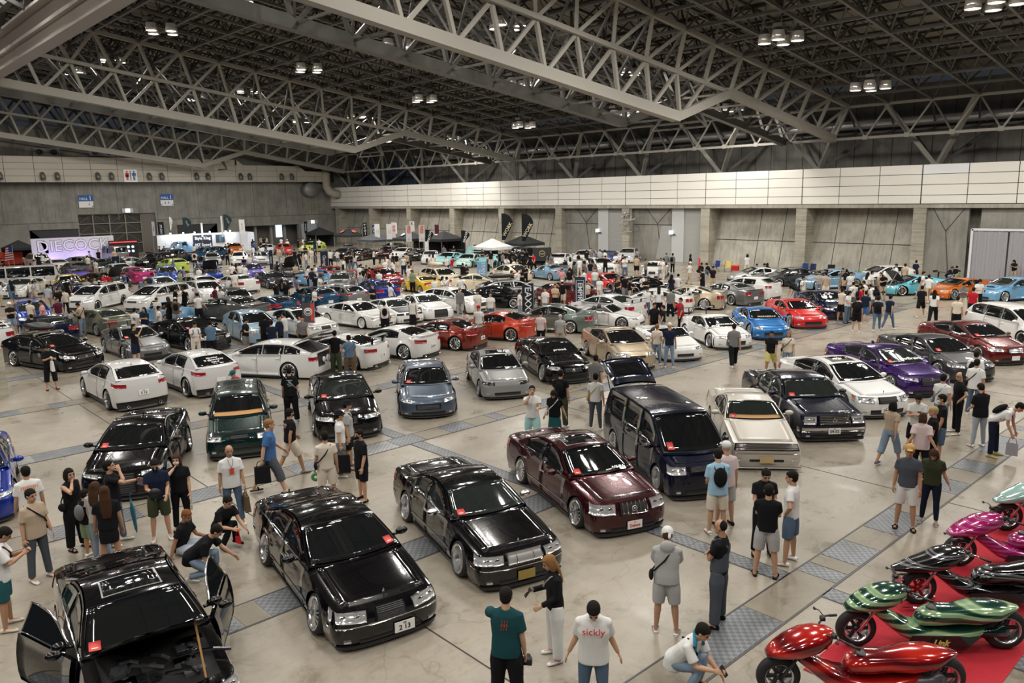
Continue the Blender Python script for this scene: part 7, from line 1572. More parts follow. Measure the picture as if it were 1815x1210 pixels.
    N(616, 727, 85, 'relaxed', 'big', 'G', 'shorts', 'k', label='man in pale grey T-shirt with black bucket hat and black shorts', hat='bucket', bag='cross', bagc='k', shoes='g', hgt=1.74)
    N(636, 770, -60, 'relaxed', 'big', 'k', 'shorts', 'k', label='young man in charcoal T-shirt and long black shorts with black mask', mask='k', shoes='k', hgt=1.64)
    N(593, 589, 165, 'relaxed', 'tee', 'k', 'wide', 'O', label='man in black T-shirt and camouflage trousers behind the white winged car', hgt=1.74)
    N(617.6, 599, 180, 'hip', 'tee', 'B', 'wide', 'u', label='man in blue T-shirt and brown overalls behind the white winged car', bag='cross', bagc='D')
    N(681, 538, 180, 'relaxed', 'tee', 'w', 'wide', 'k', label='person in white with black backpack by the white square saloon', bag='pack')
    N(731, 533, 160, 'relaxed', 'tank', 'w', 'skirt', 'k', 'tail', label='woman in long black dress over white by the black bonnet hatchback', hgt=1.62)
    N(848, 546, 180, 'relaxed', 'tee', 'w', 'shorts', 'o', None, hat='cap', hatc='r', label='man in white T-shirt and red cap seen from behind')
    N(823, 549, -30, 'phone', 'tee', 'P', 'skirt', 'P', 'long', 'n', hgt=1.5, label='girl in pink beside the man with the red cap')
    N(815, 514, 170, 'relaxed', 'big', 'g', 'long', 'G', 'short', 'b', label='man in grey T-shirt in front of the white estate')
    N(846, 518, 5, 'hold', 'tee', 'w', 'long', 'c', label='man in white T-shirt and pale trousers in front of the white estate')
    N(869, 522, 0, 'relaxed', 'tee', 'w', 'long', 'd', label='man in white T-shirt and jeans beside the black hardtop')
    N(993, 561, 175, 'relaxed', 'tee', 'G', 'long', 't', 'bald', 'w', label='man in pale grey T-shirt beside the grey green saloon', hgt=1.66)
    N(990, 556, 170, 'relaxed', 'tee', 'P', 'long', 'k', 'bald', label='man in pinkish shirt just behind the grey shirted man', off=(-.5,.6))
    N(1160, 541, 20, 'relaxed', 'big', 'k', 'shorts', 'k', label='man in black T-shirt facing his companion near the white roadster', sk=1)
    N(1175, 545, -90, 'relaxed', 'tee', 'k', 'long', 'D', label='shorter man in black T-shirt beside the white roadster', hgt=1.62)
    N(1206, 533, -60, 'phoneup', 'big', 'r', 'slim', 'k', label='man in red shirt raising a camera beside the gold saloon')
    N(1165, 579, 165, 'relaxed', 'tee', 'c', 'slim', 'D', 'short', 'b', label='woman in cream T-shirt and jeans in front of the white roadster', hgt=1.62, bag='cross', bagc='P')
    N(1187, 578, 185, 'relaxed', 'tee', 'n', 'slim', 'D', None, hat='cap', hatc='c', label='man in navy T-shirt, pale cap and jeans in front of the white roadster', hgt=1.74)
    N(1301, 579, 195, 'walk', 'big', 'g', 'wide', 'k', label='man in grey oversized T-shirt and black trousers walking past the white sports coupe')
    t, J, k = N(943, 691, 0, 'drink', 'tee', 'w', 'shorts', 'h', label='man in white T-shirt and pale teal shorts behind the maroon saloon', hgt=1.72)
    N(981, 699, -15, 'lookdown', 'tee', 'k', 'skirt', 'e', 'bob', 'k', label='woman in black T-shirt, dark teal skirt and small white bag', bag='crossR', bagc='w', hgt=1.58)
    N(994, 662, 165, 'relaxed', 'tee', 'k', 'wide', 'O', label='man in black T-shirt with black backpack behind the teal skirt woman', bag='pack')
    N(1056, 635, 175, 'walk', 'big', 'g', 'shorts', 'k', label='man in taupe grey T-shirt by the raised tailgate of the van')
    N(1056, 668, 170, 'relaxed', 'tee', 'w', 'slim', 's', label='man in white T-shirt with green pouch beside the van tailgate', bag='cross', bagc='q', hgt=1.66)
    t, J, k = N(1272, 806, -165, 'hold', 'big', 'a', 'shorts', 'c', label='man in blue clouded shirt and beige shorts with a black backpack', bag='pack', glasses=True, hgt=1.72)
    N(1287, 793, -150, 'relaxed', 'big', 'P', 'shorts', 'G', None, hat='cap', hatc='w', label='man in pale pink T-shirt and white front cap beside the blue shirted man', hgt=1.74, shoes='k')
    N(1183, 948, 180, 'phone', 'hood', 'G', 'shorts', 'G', 'short', 'n', hat='scarf', hatc='w', label='man with white head cloth in marled grey hooded top and shorts', bag='cross', bagc='k', shoe='slide', sk=1, hgt=1.68)
    t, J, k = N(1277, 934, -105, 'crossed', 'tee', 'k', 'wide', 's', 'bald', label='man in grey dungarees over a black T-shirt with folded arms', shoes='k', sk=1, hgt=1.72)
    def bib():
        q = MB(); R_ = J['R']; loft(q, [(J['pel']+Vector((0,0,0)), R_, .136, .186), (J['waist'], R_, .128, .178), (J['chest'] + R_ @ Vector((0,0,-.03)), R_, .134, .17)])
        for sg in (-1, 1): q.tube([J['chest'] + R_ @ Vector((.13, sg*.07, -.03)), J['chest'] + R_ @ Vector((.10, sg*.08, .12)), J['sh'] + R_ @ Vector((0, sg*.085, .035)), J['chest'] + R_ @ Vector((-.125, sg*.06, .06)), J['chest'] + R_ @ Vector((-.135, 0, -.04))], .022, 8)
        return remesh(q, .014, .5, 2, 'dungaree_bib', [cloth(TOPC['s'])])
    link('dungaree_bib', bib(), t)
    N(1363, 869, 178, 'crossed', 'tee', 'k', 'shorts', 'G', label='man in black T-shirt and pale grey shorts seen from behind', shoe='slide', shoes='k', hgt=1.70)
    t, J, k = N(1358, 842, 15, 'hold', 'tee', 'k', 'long', 'k', label='man in black T-shirt and round spectacles holding a drink can', glasses=True, shoes='k', hgt=1.70)
    q = MB(); q.lathe([(.001,-.06),(.03,-.06),(.033,-.05),(.033,.05),(.03,.06),(.001,.06)], 12, 'z'); tag(link('drink_can', q.mesh('drink_can', mat('can_white', (.6,.6,.62), .3, .5)), loc=wpt(t, J['WR']+J['FAR'] @ Vector((0,.05,-.11)))), 'white drink can held by the man in spectacles', 'can')
    N(1403, 846, -105, 'hip', 'tee', 'w', 'shorts', 'd', label='man with curly hair in white T-shirt and ripped denim shorts', hgt=1.74)
    t, J, k = N(897, 1056, 170, 'neck', 'big', 'T', 'wide', 'k', label='man in dark teal T-shirt with his hand on his neck', hgt=1.72); backtext(t, J, ['///', '///'], .12, (.35,.08,.04), z=-.03)
    q = MB(); q.cbox((0,0,0), (.07,.13,.09)); q.lathe([(.035,0),(.035,.09),(.001,.09)], 14, 'x', (.03,0,0)); q.tube([(0,.06,.04),(0,.1,.3)], .008, 6); tag(link('camera', q.mesh('camera', M_INK), loc=wpt(t, J['WR']+Vector((.05,-.02,-.16))), rot=(0,0,t.rotation_euler.z)), 'black camera hanging from the hand of the teal shirted man', 'camera')
    t, J, k = N(973, 997, -75, 'hold', 'long', 'k', 'wide', 'w', 'long', 'b', label='person with long light brown hair in navy long sleeved top and white trousers', bag='crossR', bagc='G', hgt=1.62); phone(t, J, 'R', 'black phone held by the person in white trousers'); backtext(t, J, ['M of CHAOS'], .05, TOPC['w'], z=-.02)
    t, J, k = N(1052, 1083, 0, 'lookdown', 'big', 'w', 'long', 'd', label='man in white T-shirt with red lettering looking down', hgt=1.74); backtext(t, J, ['sickly'], .13, (.6,.02,.03), True, -.02)
    t, J, k = N(1246, 1120, 62, 'squatphone', 'big', 'w', 'long', 'D', label='man in white T-shirt squatting with a blue towel on his neck', bag='cross', bagc='k', shoes='m'); phone(t, J, 'R', 'black phone raised by the squatting man')
    q = MB(); R_ = J['R']; q.tube([J['neck'] + R_ @ Vector((.10, .10, -.10)), J['neck'] + R_ @ Vector((.02, .09, .0)), J['neck'] + R_ @ Vector((-.075, .0, .02)), J['neck'] + R_ @ Vector((.02, -.09, .0)), J['neck'] + R_ @ Vector((.12, -.10, -.16))], .030, 8); link('towel', q.mesh('towel', cloth((.04,.22,.33))), t)
    N(1613, 799, 0, 'relaxed', 'tee', 's', 'shorts', 'w', None, hat='cap', hatc='y', label='man in tan cap, slate T-shirt and white patterned shorts', shoe='slide', shoes='k', sk=1, hgt=1.72)
    N(1655, 806, -5, 'lookdown', 'tee', 'O', 'slim', 'n', 'long', 'n', label='woman in dark lace top and navy jeans beside the tan cap man', hgt=1.60, shoe='slide', shoes='G')
    N(1584, 719, 150, 'walk', 'crop', 't', 'midi', 'D', 'bob', label='woman in patterned brown shirt and rolled jeans', hgt=1.60, shoes='g')
    t, J, k = N(1628, 707, 0, 'phone', 'tee', 'w', 'shorts', 'k', label='man in white T-shirt with black sleeves reading his phone'); phone(t, J, 'R', 'black phone of the man in white with black sleeves')
    N(1636, 740, 180, 'behind', 'big', 'P', 'long', 'k', 'bob', 'n', label='woman in pale pink top with hands clasped behind her back', hgt=1.60)
    N(1654, 729, -80, 'relaxed', 'tee', 'k', 'shorts', 'k', 'short', 'y', label='blond man in black T-shirt beside the pink topped woman', hgt=1.66)
    t, J, k = N(1669, 707, -75, 'relaxed', 'tee', 'k', 'shorts', 'd', mask='w', label='man in black T-shirt, denim shorts and white mask', shoes='k', hgt=1.74)
    q = MB(); q.tube([(0,0,0),(0,0,.16),(0,0,.2)], [.032,.032,.012], 10); tag(link('bottle', q.mesh('bottle', mat('bottle_green', (.05,.25,.12), .2)), loc=wpt(t, J['WL']+Vector((.03,0,-.28)))), 'green plastic bottle held by the man in denim shorts', 'bottle')
    N(1673, 670, 155, 'relaxed', 'tee', 'w', 'long', 'D', label='man in white T-shirt with a cross body strap facing the purple saloon', bag='cross', bagc='D')
    N(1701, 667, -65, 'hip', 'tee', 'k', 'long', 'k', 'bald', glasses=True, label='man in black T-shirt with cropped hair facing the purple saloon', hgt=1.72)
    N(1732, 643, 170, 'relaxed', 'big', 'w', 'long', 'd', label='man in white T-shirt with black diagonal strap by the dark charcoal saloon', bag='cross', bagc='k')
    N(1743, 634, 160, 'relaxed', 'big', 'w', 'shorts', 'd', label='man in white T-shirt with backpack straps partly hidden by the other', bag='pack', off=(.4,.3))
    t, J, k = N(1738, 687, -145, 'hold', 'big', 'k', 'slim', 'l', label='stout person in black T-shirt with red towel and pale jeans', hgt=1.68); q = MB(); R_ = J['R']; q.tube([J['neck'] + R_ @ Vector((.12, .10, -.14)), J['neck'] + R_ @ Vector((-.07, 0, .02)), J['neck'] + R_ @ Vector((.12, -.10, -.14))], .03, 8); link('towel', q.mesh('towel', cloth(TOPC['r'])), t)
    t, J, k = N(1808, 722, 80, 'bend', 'tee', 'w', 'long', 'n', label='man in white T-shirt bending forward at the right picture edge', bag='pack', shoes='q'); bagat(t, J, 'R', (.26, .06, .34), (.35,.34,.38), 'plastic carrier bag with printed pictures held by the bending man', 'carrier_bag')
    N(1368, 592, -10, 'walk', 'tee', 'k', 'shorts', 'q', label='man in black T-shirt with red pass and yellow patterned shorts', shoes='k', sk=3, hgt=1.68)
    N(1398, 592, 0, 'relaxed', 'tee', 'c', 'long', 'D', 'long', 'b', label='woman in cream T-shirt and jeans beside the yellow shorts man', hgt=1.60, bag='crossR')
    for a in ((1520.5,529,180,'relaxed','big','k','shorts','k','man in black with backpack behind the navy luxury coupe'),(1535.5,519,170,'relaxed','tee','n','shorts','b','man in navy T-shirt and blue shorts by the navy coupe'),(1557,529,180,'walk','tee','n','slim','d','man in navy T-shirt and jeans with backpack walking away'),(1579,527,150,'walk','tee','n','slim','d','man in navy T-shirt with a white jacket over his arm'),
              (1635,510,175,'walk','big','k','shorts','k','man in black T-shirt with a square back print walking away'),(1657,518,175,'walk','tee','w','wide','k','woman in white top and black trousers walking by the orange coupe'),(1698,529,180,'relaxed','tee','c','shorts','k','person in cream T-shirt in front of the light blue saloon'),(1726,513,170,'relaxed','tee','r','shorts','k','person in red patterned shirt by the light blue saloon')):
        N(*a[:8], label=a[8], bag='pack' if 'backpack' in a[8] else None, near=False, hair='long' if 'woman' in a[8] else 'short')
shortcut()
# ---------------------------------------------------------------- the crowd farther off: (crop x, crop y, top, bottom)
def crowd(ox, oy, sc_, lst, seed):
    rng = random.Random(seed)
    for it in lst:
        x, y, tc = it[0], it[1], it[2]; px, py = ox+x/sc_, oy+y/sc_
        pose = it[3] if len(it) > 3 else rng.choice(['relaxed','relaxed','phone','walk','crossed','hold','behind','stand'])
        bc = rng.choice('kkkndgtDkc'); bot = rng.choice(['long','long','shorts','shorts','wide'])
        f = rng.choice([0, 20, -30, 60, -70, 100, 150, 180, 180, 200, -120]); hair = rng.choice(['short']*7+['long','bob'])
        person(px, py, f, pose, 'tee' if rng.random() < .7 else 'big', tc, bot, bc, hair, rng.choice('kkkkkn'), shoes=rng.choice('wwkg'), sk=rng.choice([0,0,0,1,2]), hgt=rng.uniform(1.62, 1.76), near=False, bag=rng.choice([None]*7+['pack','cross']), hat=rng.choice([None]*9+['cap']), hatc=rng.choice('kwn'))
crowd(0, 400, 7.89, [(20,470,'k'),(425,400,'k'),(525,415,'k'),(577,390,'w'),(140,785,'B'),(8,805,'w'),(425,790,'w'),(470,790,'l'),(655,845,'l'),(800,900,'k'),(890,900,'c'),(1010,710,'g'),(925,760,'k'),(1205,755,'G'),(1225,710,'k'),(1320,745,'G'),(1285,815,'w'),(1385,795,'w'),(1440,695,'r'),(1500,690,'r'),(1720,680,'b'),(410,1030,'c'),(570,1080,'p'),(800,1045,'m'),(1080,1065,'t','phone'),(130,1110,'k'),(1330,490,'w'),(1220,440,'c'),(1245,370,'w'),(1370,350,'k'),(1590,340,'t')], 1)
crowd(200, 400, 7.89, [(650,300,'k'),(712,300,'k'),(850,300,'k'),(1125,275,'w'),(1135,370,'c'),(840,450,'B'),(735,620,'b'),(930,660,'o'),(990,620,'v'),(1195,590,'w'),(1240,590,'k'),(1575,270,'k'),(1610,255,'k'),(1600,360,'k'),(1695,660,'w'),(1665,545,'w'),(1770,540,'w'),(890,885,'k'),(970,890,'k'),(455,800,'g'),(600,980,'w'),(760,970,'k'),(865,990,'u'),(1170,930,'w'),(1420,865,'m'),(1500,880,'w'),(490,345,'k'),(545,345,'k')], 2)
crowd(400, 400, 7.89, [(290,180,'k'),(375,200,'k'),(395,225,'b'),(490,160,'t'),(530,170,'k'),(570,165,'w'),(775,175,'w'),(860,210,'w'),(1020,190,'k'),(1075,180,'w'),(1120,190,'k'),(1185,180,'k'),(1300,185,'w'),(565,235,'k'),(740,330,'t'),(790,270,'g'),(380,290,'w'),(490,295,'w'),(250,460,'k'),(330,420,'w'),(140,545,'k'),(190,545,'k'),(260,560,'w'),(870,410,'k'),(960,340,'k'),(1030,370,'k'),(1070,260,'w'),(1110,290,'k'),(1120,380,'w'),(1170,310,'t'),(1200,330,'w'),(1240,330,'k'),(1370,290,'o'),(1460,350,'w'),(1560,350,'w'),(1620,370,'k'),(1640,470,'w'),(1700,410,'k'),(1750,400,'u'),(975,545,'t'),(720,520,'k'),(1160,570,'w'),(1240,540,'w'),(1320,580,'b'),(1205,620,'n'),(1250,700,'k'),(1330,715,'w'),(700,800,'k'),(780,770,'k'),(840,780,'k','phoneup'),(1000,740,'v'),(1250,890,'w'),(1640,570,'o')], 3)
crowd(600, 400, 7.89, [(230,395,'w'),(170,410,'k'),(500,345,'w'),(290,560,'w'),(315,550,'k'),(345,600,'k'),(300,680,'G'),(415,670,'k'),(385,570,'k'),(430,600,'r'),(560,665,'w'),(580,520,'y'),(660,440,'w'),(650,485,'w'),(745,490,'w'),(755,400,'k'),(810,400,'k'),(905,440,'w'),(950,395,'t'),(1010,500,'t'),(985,600,'w'),(1020,640,'o'),(575,480,'G'),(1275,420,'w','walk'),(1320,400,'w','walk'),(1500,440,'w'),(1600,450,'r'),(1345,750,'w'),(1455,735,'w'),(1515,740,'w'),(1700,740,'w'),(1735,540,'k'),(1790,560,'k'),(475,850,'k'),(705,830,'w'),(1610,290,'k'),(740,235,'w'),(1470,290,'g')], 4)
crowd(800, 400, 7.89, [(430,340,'k'),(550,360,'k'),(680,370,'k'),(720,390,'g'),(760,360,'k'),(815,370,'k'),(780,455,'w'),(910,400,'k'),(1005,345,'k'),(1090,410,'k'),(1145,405,'r'),(1365,395,'g'),(1395,405,'g'),(870,490,'w'),(500,510,'k'),(845,650,'k'),(920,640,'w'),(980,620,'k'),(1040,585,'k'),(1780,390,'k'),(1660,460,'w'),(1545,620,'p'),(1650,620,'k'),(1310,890,'w'),(1450,840,'t'),(1490,820,'k'),(1550,790,'k'),(960,925,'w')], 5)
crowd(1000, 420, 7.89, [(380,165,'g'),(315,195,'k'),(500,190,'G'),(565,195,'w'),(80,310,'w'),(215,290,'w'),(320,300,'w'),(365,350,'k'),(575,280,'k'),(720,250,'w'),(815,260,'m'),(850,290,'w'),(740,350,'w'),(1145,320,'g'),(1015,275,'t'),(1350,300,'w'),(1385,305,'w'),(1430,245,'g'),(1520,245,'g'),(1770,260,'k'),(1765,370,'w','walk'),(80,450,'k'),(265,480,'w'),(430,460,'w'),(495,580,'w'),(740,600,'k'),(850,550,'k','walk'),(935,600,'k'),(1105,545,'w'),(1145,605,'k'),(1505,600,'n'),(1595,605,'w','phone'),(1165,745,'w','behind'),(1325,715,'w','behind'),(1490,740,'g'),(310,640,'c')], 6)
crowd(1200, 430, 7.89, [(345,395,'k'),(505,355,'k'),(345,300,'k','squat'),(415,305,'k','squat'),(985,180,'w','crossed'),(1118,325,'w','chair'),(1225,310,'m','chair'),(1262,322,'k','chair'),(1570,580,'k','bend'),(1770,515,'w')], 7)
crowd(1400, 430, 7.89, [(740,380,'g'),(795,395,'k'),(860,435,'w'),(775,440,'k'),(770,495,'t'),(895,525,'w'),(990,545,'k'),(1035,560,'w'),(1095,440,'w'),(1155,420,'w'),(1130,580,'w'),(1270,440,'t'),(1320,470,'k'),(415,425,'G'),(510,440,'t'),(740,640,'c'),(840,670,'w'),(1015,660,'r'),(1485,320,'w'),(1615,315,'t'),(1770,275,'n')], 8)
crowd(1320, 400, 3.667, [(1350,275,'k','squat'),(1380,270,'k','squat'),(1395,300,'o','squat'),(1165,310,'w'),(1198,330,'w'),(1530,362,'w','hold'),(1425,385,'g'),(1750,232,'k','phone')], 9)
crowd(0, 400, 3.941, [(215,625,'k'),(940,590,'w'),(1005,590,'n','crossed'),(1110,580,'w'),(935,705,'k','phoneup'),(1360,690,'w'),(1465,680,'B'),(1720,665,'k')], 10)
crowd(440, 380, 3.941, [(110,712,'k'),(160,757,'n'),(215,722,'n'),(245,700,'w'),(375,727,'g')], 11)
# labels of the crowd: clothes plus the nearest car
CN = dict(k='black', w='white', g='grey', G='pale grey', n='navy', b='blue', B='slate blue', r='red', m='maroon', t='tan', c='cream', p='pink', P='pale pink', o='green', O='olive', v='lilac', y='pale yellow', T='teal', a='blue', h='teal', d='denim', D='light denim', l='pale blue', e='dark teal', u='brown', s='slate', q='yellow')
SHORT = {}
def cutn(lab, n):
    wd = lab.split(); cut = [i for i, w_ in enumerate(wd) if w_ in ('with','in','seen','beside','behind','facing','at','near','by','parked','among','right','left','between','cut','surrounded','carrying','glimpsed','fading','under')]
    sh = ' '.join(wd[:min(cut[0] if cut else 6, 5)])
    if n == 0: return sh
    wd = wd[:n]
    while wd[-1] in ('with','in','from','beside','behind','at','near','by','and','the','a','its','to','of','very','on','under','between','large','among','two','one','seen','without','both'): wd.pop()
    return ' '.join(wd)
SH0 = [cutn(c_[3], 0) for c_ in CARPOS]
for c_, s0 in zip(CARPOS, SH0): SHORT[c_[4].name] = s0 if SH0.count(s0) == 1 else cutn(c_[3], 7)
seen_l = {}
for (t, J, k, tc, bc, top, bot) in PEOPLE:
    if t.get('label'): t['group'] = 'visitors in the aisles nearer the camera'; continue
    best = min(CARPOS, key=lambda c: (c[0][0]-t.location.x)**2+(c[0][1]-t.location.y)**2)
    nm = SHORT[best[4].name]
    l_ = '%s %s and %s %s near the %s' % (CN[tc], {'big': 'loose shirt'}.get(top, 'T-shirt'), CN[bc], {'shorts': 'shorts', 'wide': 'wide trousers'}.get(bot, 'trousers'), nm)
    seen_l.setdefault(l_, []).append(t)
for l_, ts in seen_l.items():
    ts.sort(key=lambda t: t['hx'])
    for i, t in enumerate(ts):
        pre = 'person in ' if len(ts) == 1 else ['leftmost ', 'second ', 'third ', 'fourth ', 'fifth ', 'sixth '][min(i, 5)]+'person in '
        t['label'] = ' '.join((pre+l_).split()[:16]); t['group'] = 'visitors in the crowd among the cars'
for (t, *_) in PEOPLE: del t['hx']; del t['hy']
# ================================================================ low custom scooters on the red carpet
cp = MB(); cp.box((9.85, 2.70, .0), (22.0, 4.74, .012)); tag(link('carpet', cp.mesh('carpet', mat('carpet_red', (.42,.012,.025), .9, noise=(30,.25)), False)), 'bright red carpet under the row of custom scooters', 'carpet')
def wave_paint(name, cols, scale=2.2, rough=.15):
    mt = bpy.data.materials.new(name); mt.use_nodes = True; nt = mt.node_tree; b = nt.nodes['Principled BSDF']; tc = nt.nodes.new('ShaderNodeTexCoord')
    wv = nt.nodes.new('ShaderNodeTexWave'); wv.inputs['Scale'].default_value = scale; wv.inputs['Distortion'].default_value = 6; wv.inputs['Detail'].default_value = 1; wv.bands_direction = 'Z'
    nt.links.new(scaled(nt, tc.outputs['Object'], (.5, .8, 1.5)), wv.inputs['Vector']); nt.links.new(ramp(nt, wv.outputs['Fac'], cols), b.inputs['Base Color'])
    b.inputs['Roughness'].default_value = rough; b.inputs['Metallic'].default_value = .25; b.inputs['Coat Weight'].default_value = 1; b.inputs['Coat Roughness'].default_value = .02; return mt
BP = dict(red=wave_paint('scooter_red', [(0,(.10,.002,.004)),(.55,(.30,.004,.006)),(1,(.50,.02,.01))], 1.0),
 green=wave_paint('scooter_green', [(0,(.004,.03,.022)),(.32,(.01,.09,.06)),(.36,(.10,.035,.01)),(.44,(.03,.16,.10)),(.62,(.30,.42,.20)),(.8,(.48,.50,.24)),(1,(.20,.42,.28))], 1.7),
 black=wave_paint('scooter_black', [(0,(.004,.004,.005)),(.72,(.004,.004,.005)),(.78,(.35,.36,.38)),(.83,(.004,.004,.005)),(.90,(.25,.25,.27)),(1,(.004,.004,.005))], 1.3),
 magenta=wave_paint('scooter_magenta', [(0,(.40,.008,.15)),(.6,(.48,.02,.20)),(.74,(.10,.01,.05)),(.82,(.55,.35,.45)),(1,(.42,.01,.16))], 2.6),
 mint=wave_paint('scooter_mint', [(0,(.40,.62,.58)),(.85,(.42,.64,.60)),(.92,(.2,.2,.2)),(1,(.42,.64,.60))], 1.0), plain=PT('black'))
def el_loft(mb, secs, n=16, e=.8):     # (x, yc, zc, ry, rz)
    vs = []
    for x, zc, ry, rz in secs:
        for j in range(n):
            a = 6.283185*j/n; ca, sa = math.cos(a), math.sin(a); vs.append((x, ry*math.copysign(abs(ca)**e, ca), zc+rz*math.copysign(abs(sa)**e, sa)))
    m_ = len(secs); mb.add(vs, [(i*n+j, (i+1)*n+j, (i+1)*n+(j+1) % n, i*n+(j+1) % n) for i in range(m_-1) for j in range(n)] + [tuple(range(n)), tuple(range((m_-1)*n, m_*n))[::-1]])
def scooter(x, y, pk, lab, rimc='bright', nose=0.0, text=None):
    h = math.radians(135); c = (x-1.065*math.cos(h), y-1.065*math.sin(h), .012); t = empty('scooter', c, h); P_ = BP[pk]
    q = MB(); el_loft(q, [(.38,.93,.06,.03),(.44,.89,.17,.09),(.60,.84,.24,.14),(.78,.79,.26,.15),(.98,.725,.235,.115),(1.12+nose*.5,.67,.18,.075),(1.24+nose,.62,.08,.03)], 16, .68); co = link('front_cowl', q.mesh('front_cowl', P_, angle=60), t)
    for sg in (-1, 1): q = MB(); q.ell((1.02+nose*.5, sg*.12, .66), (.11,.05,.03), 10, 6); link('head_lamp', q.mesh('head_lamp', M_LENSD), co)
    q = MB(); el_loft(q, [(.86,.60,.06,.05),(.74,.55,.13,.10),(.60,.46,.17,.13),(.46,.36,.21,.14),(.30,.29,.24,.14),(.0,.24,.27,.12),(-.35,.24,.27,.12),(-.62,.28,.22,.12),(-.78,.33,.12,.09)]); bo = link('lower_body', q.mesh('lower_body', P_, angle=60), t)
    for sg in (-1, 1):
        q = MB(); q.add([(.42,sg*.262,.20),(-.45,sg*.292,.17),(-.60,sg*.262,.28),(-.30,sg*.285,.33),(.36,sg*.262,.32)], [(0,1,2,3,4)]); link('side_panel', q.mesh('side_panel', PT('green') if pk == 'green' else M_BLKP, False), bo)
    q = MB(); el_loft(q, [(.22,.42,.07,.05),(.14,.47,.16,.10),(-.08,.52,.21,.13),(-.34,.53,.19,.12),(-.62,.56,.25,.14),(-.90,.60,.25,.11),(-1.10,.63,.15,.06),(-1.24,.64,.05,.02)], 16, .7); so = link('seat_cowl', q.mesh('seat_cowl', P_, angle=60), t)
    q = MB(); q.ell((-.22,0,.625), (.30,.12,.02), 12, 6); link('seat_pad', q.mesh('seat_pad', mat('seat_leather', (.03,.03,.03) if pk != 'mint' else (.5,.5,.5), .5)), so)
    for wx, R_, w_, nm in ((1.065, .29, .13, 'front_wheel'), (-1.065, .31, .24, 'rear_wheel')):
        q = MB(); rr = R_*.66; q.lathe([(rr-.01,-w_/2+.01),(rr+.01,-w_/2),(R_-.03,-w_/2+.01),(R_,-w_/4),(R_,w_/4),(R_-.03,w_/2-.01),(rr+.01,w_/2),(rr-.01,w_/2-.01)], 32); to = link(nm, q.mesh('tyre', M_TIRE), t, (wx, 0, R_))
        q = MB(); q.lathe([(rr,-w_/2+.0),(rr-.02,-w_/2+.01),(rr-.025,0),(rr-.02,w_/2-.01),(rr,w_/2)], 32)
        for k in range(6):
            a = k*1.0472; q.beam((.03*math.cos(a), 0, .03*math.sin(a)), ((rr-.02)*math.cos(a), 0, (rr-.02)*math.sin(a)), .03, .05, mi=1, caps=False)
        q.lathe([(.045,-w_/2+.02),(.045,w_/2-.02),(.001,w_/2-.015)], 12, mi=1); q.lathe([(.11,-w_/2+.03),(.15,-w_/2+.03),(.15,-w_/2+.035),(.11,-w_/2+.035)], 20); link('rim', q.mesh('rim', [M_RIM, M_RIMD if rimc != 'red' else mat('rim_redish', (.3,.02,.02), .2, .6)]), to)
    for sg in (-1, 1): q = MB(); q.tube([(1.065, sg*.10, .29), (.90, sg*.11, .55), (.74, sg*.10, .80)], .024, 8); link('fork_leg', q.mesh('fork_leg', M_CHROME if pk != 'red' else M_RIMD), t)
    q = MB()
    q.tube([(.56,-.06,.86),(.50,-.16,.97),(.38,-.30,.99),(.22,-.40,.94)], .014, 7); q.tube([(.56,.06,.86),(.50,.16,.97),(.38,.30,.99),(.22,.40,.94)], .014, 7); hb = link('handlebar', q.mesh('handlebar', M_CHROME if pk in ('black', 'mint') else M_BLKP), t)
    for sg in (-1, 1):
        q = MB(); q.tube([(.30, sg*.355, .965), (.18, sg*.425, .93)], .02, 8); link('grip', q.mesh('grip', M_BLKP), hb)
        q = MB(); q.cbox((.44, sg*.22, 1.0), (.06,.07,.05)); q.tube([(.40, sg*.28, .99), (.44, sg*.36, 1.04), (.47, sg*.42, 1.03)], .008, 5); q.ell((.48, sg*.43, 1.03), (.02,.035,.02), 8, 6); link('bar_control', q.mesh('bar_control', M_BLKP), hb)
    q = MB(); q.tube([(.5,0,.92),(.42,.1,.88),(.5,.14,.76)], .01, 5); q.tube([(.5,0,.92),(.44,-.1,.86),(.55,-.1,.7)], .01, 5); q.cbox((.52,0,.95), (.10,.16,.05)); link('clutter', q.mesh('clutter', M_BLKP), hb)
    q = MB(); q.lathe([(.001,.13),(.10,.13),(.11,.10),(.11,-.10),(.001,-.10)], 18, 'y', (-.98,.02,.30)); q.tube([(-.60,.1,.30),(-.80,.12,.30),(-1.0,.13,.30)], .07, 10); q.cbox((-.75,0,.28), (.28,.22,.16)); link('engine_unit', q.mesh('engine_unit', [PT('green') if pk == 'green' else M_ENG]), t)
    q = MB(); q.tube([(-.5,-.16,.20),(-.9,-.18,.24),(-1.25,-.18,.36)], [.03,.05,.06], 10); link('silencer', q.mesh('silencer', M_CHROME), t)
    if text:
        me = txm(text, .13, mat('gold_script', (.65,.55,.12), .4), .004, .002, .35); o_ = link('lettering', me, bo); o_.matrix_basis = Matrix.Translation((-.02, .322, .235)) @ Matrix.Rotation(math.pi, 4, 'Z') @ Matrix.Rotation(math.pi/2, 4, 'X')
    tag(t, lab, 'scooter', 'low custom scooters on the red carpet'); return t
scooter(9.05, 4.70, 'red', 'dark candy red custom scooter, nearest on the red carpet', 'dark')
scooter(10.95, 4.50, 'green', 'green and cream swirled custom scooter lettered Link', 'dark', text='Link')
b_ = scooter(12.87, 4.34, 'black', 'black custom scooter with silver stripes behind the green one', 'red', .25)
q = MB(); q.beam((1.42,-.1,.05),(1.42,-.1,.52),.04); q.beam((1.42,.24,.05),(1.42,.24,.52),.04); q.beam((1.42,-.1,.05),(.7,-.16,.03),.03); q.beam((1.42,.24,.05),(.7,.24,.03),.03); link('front_stand', q.mesh('front_stand', M_CHROME, False), b_)
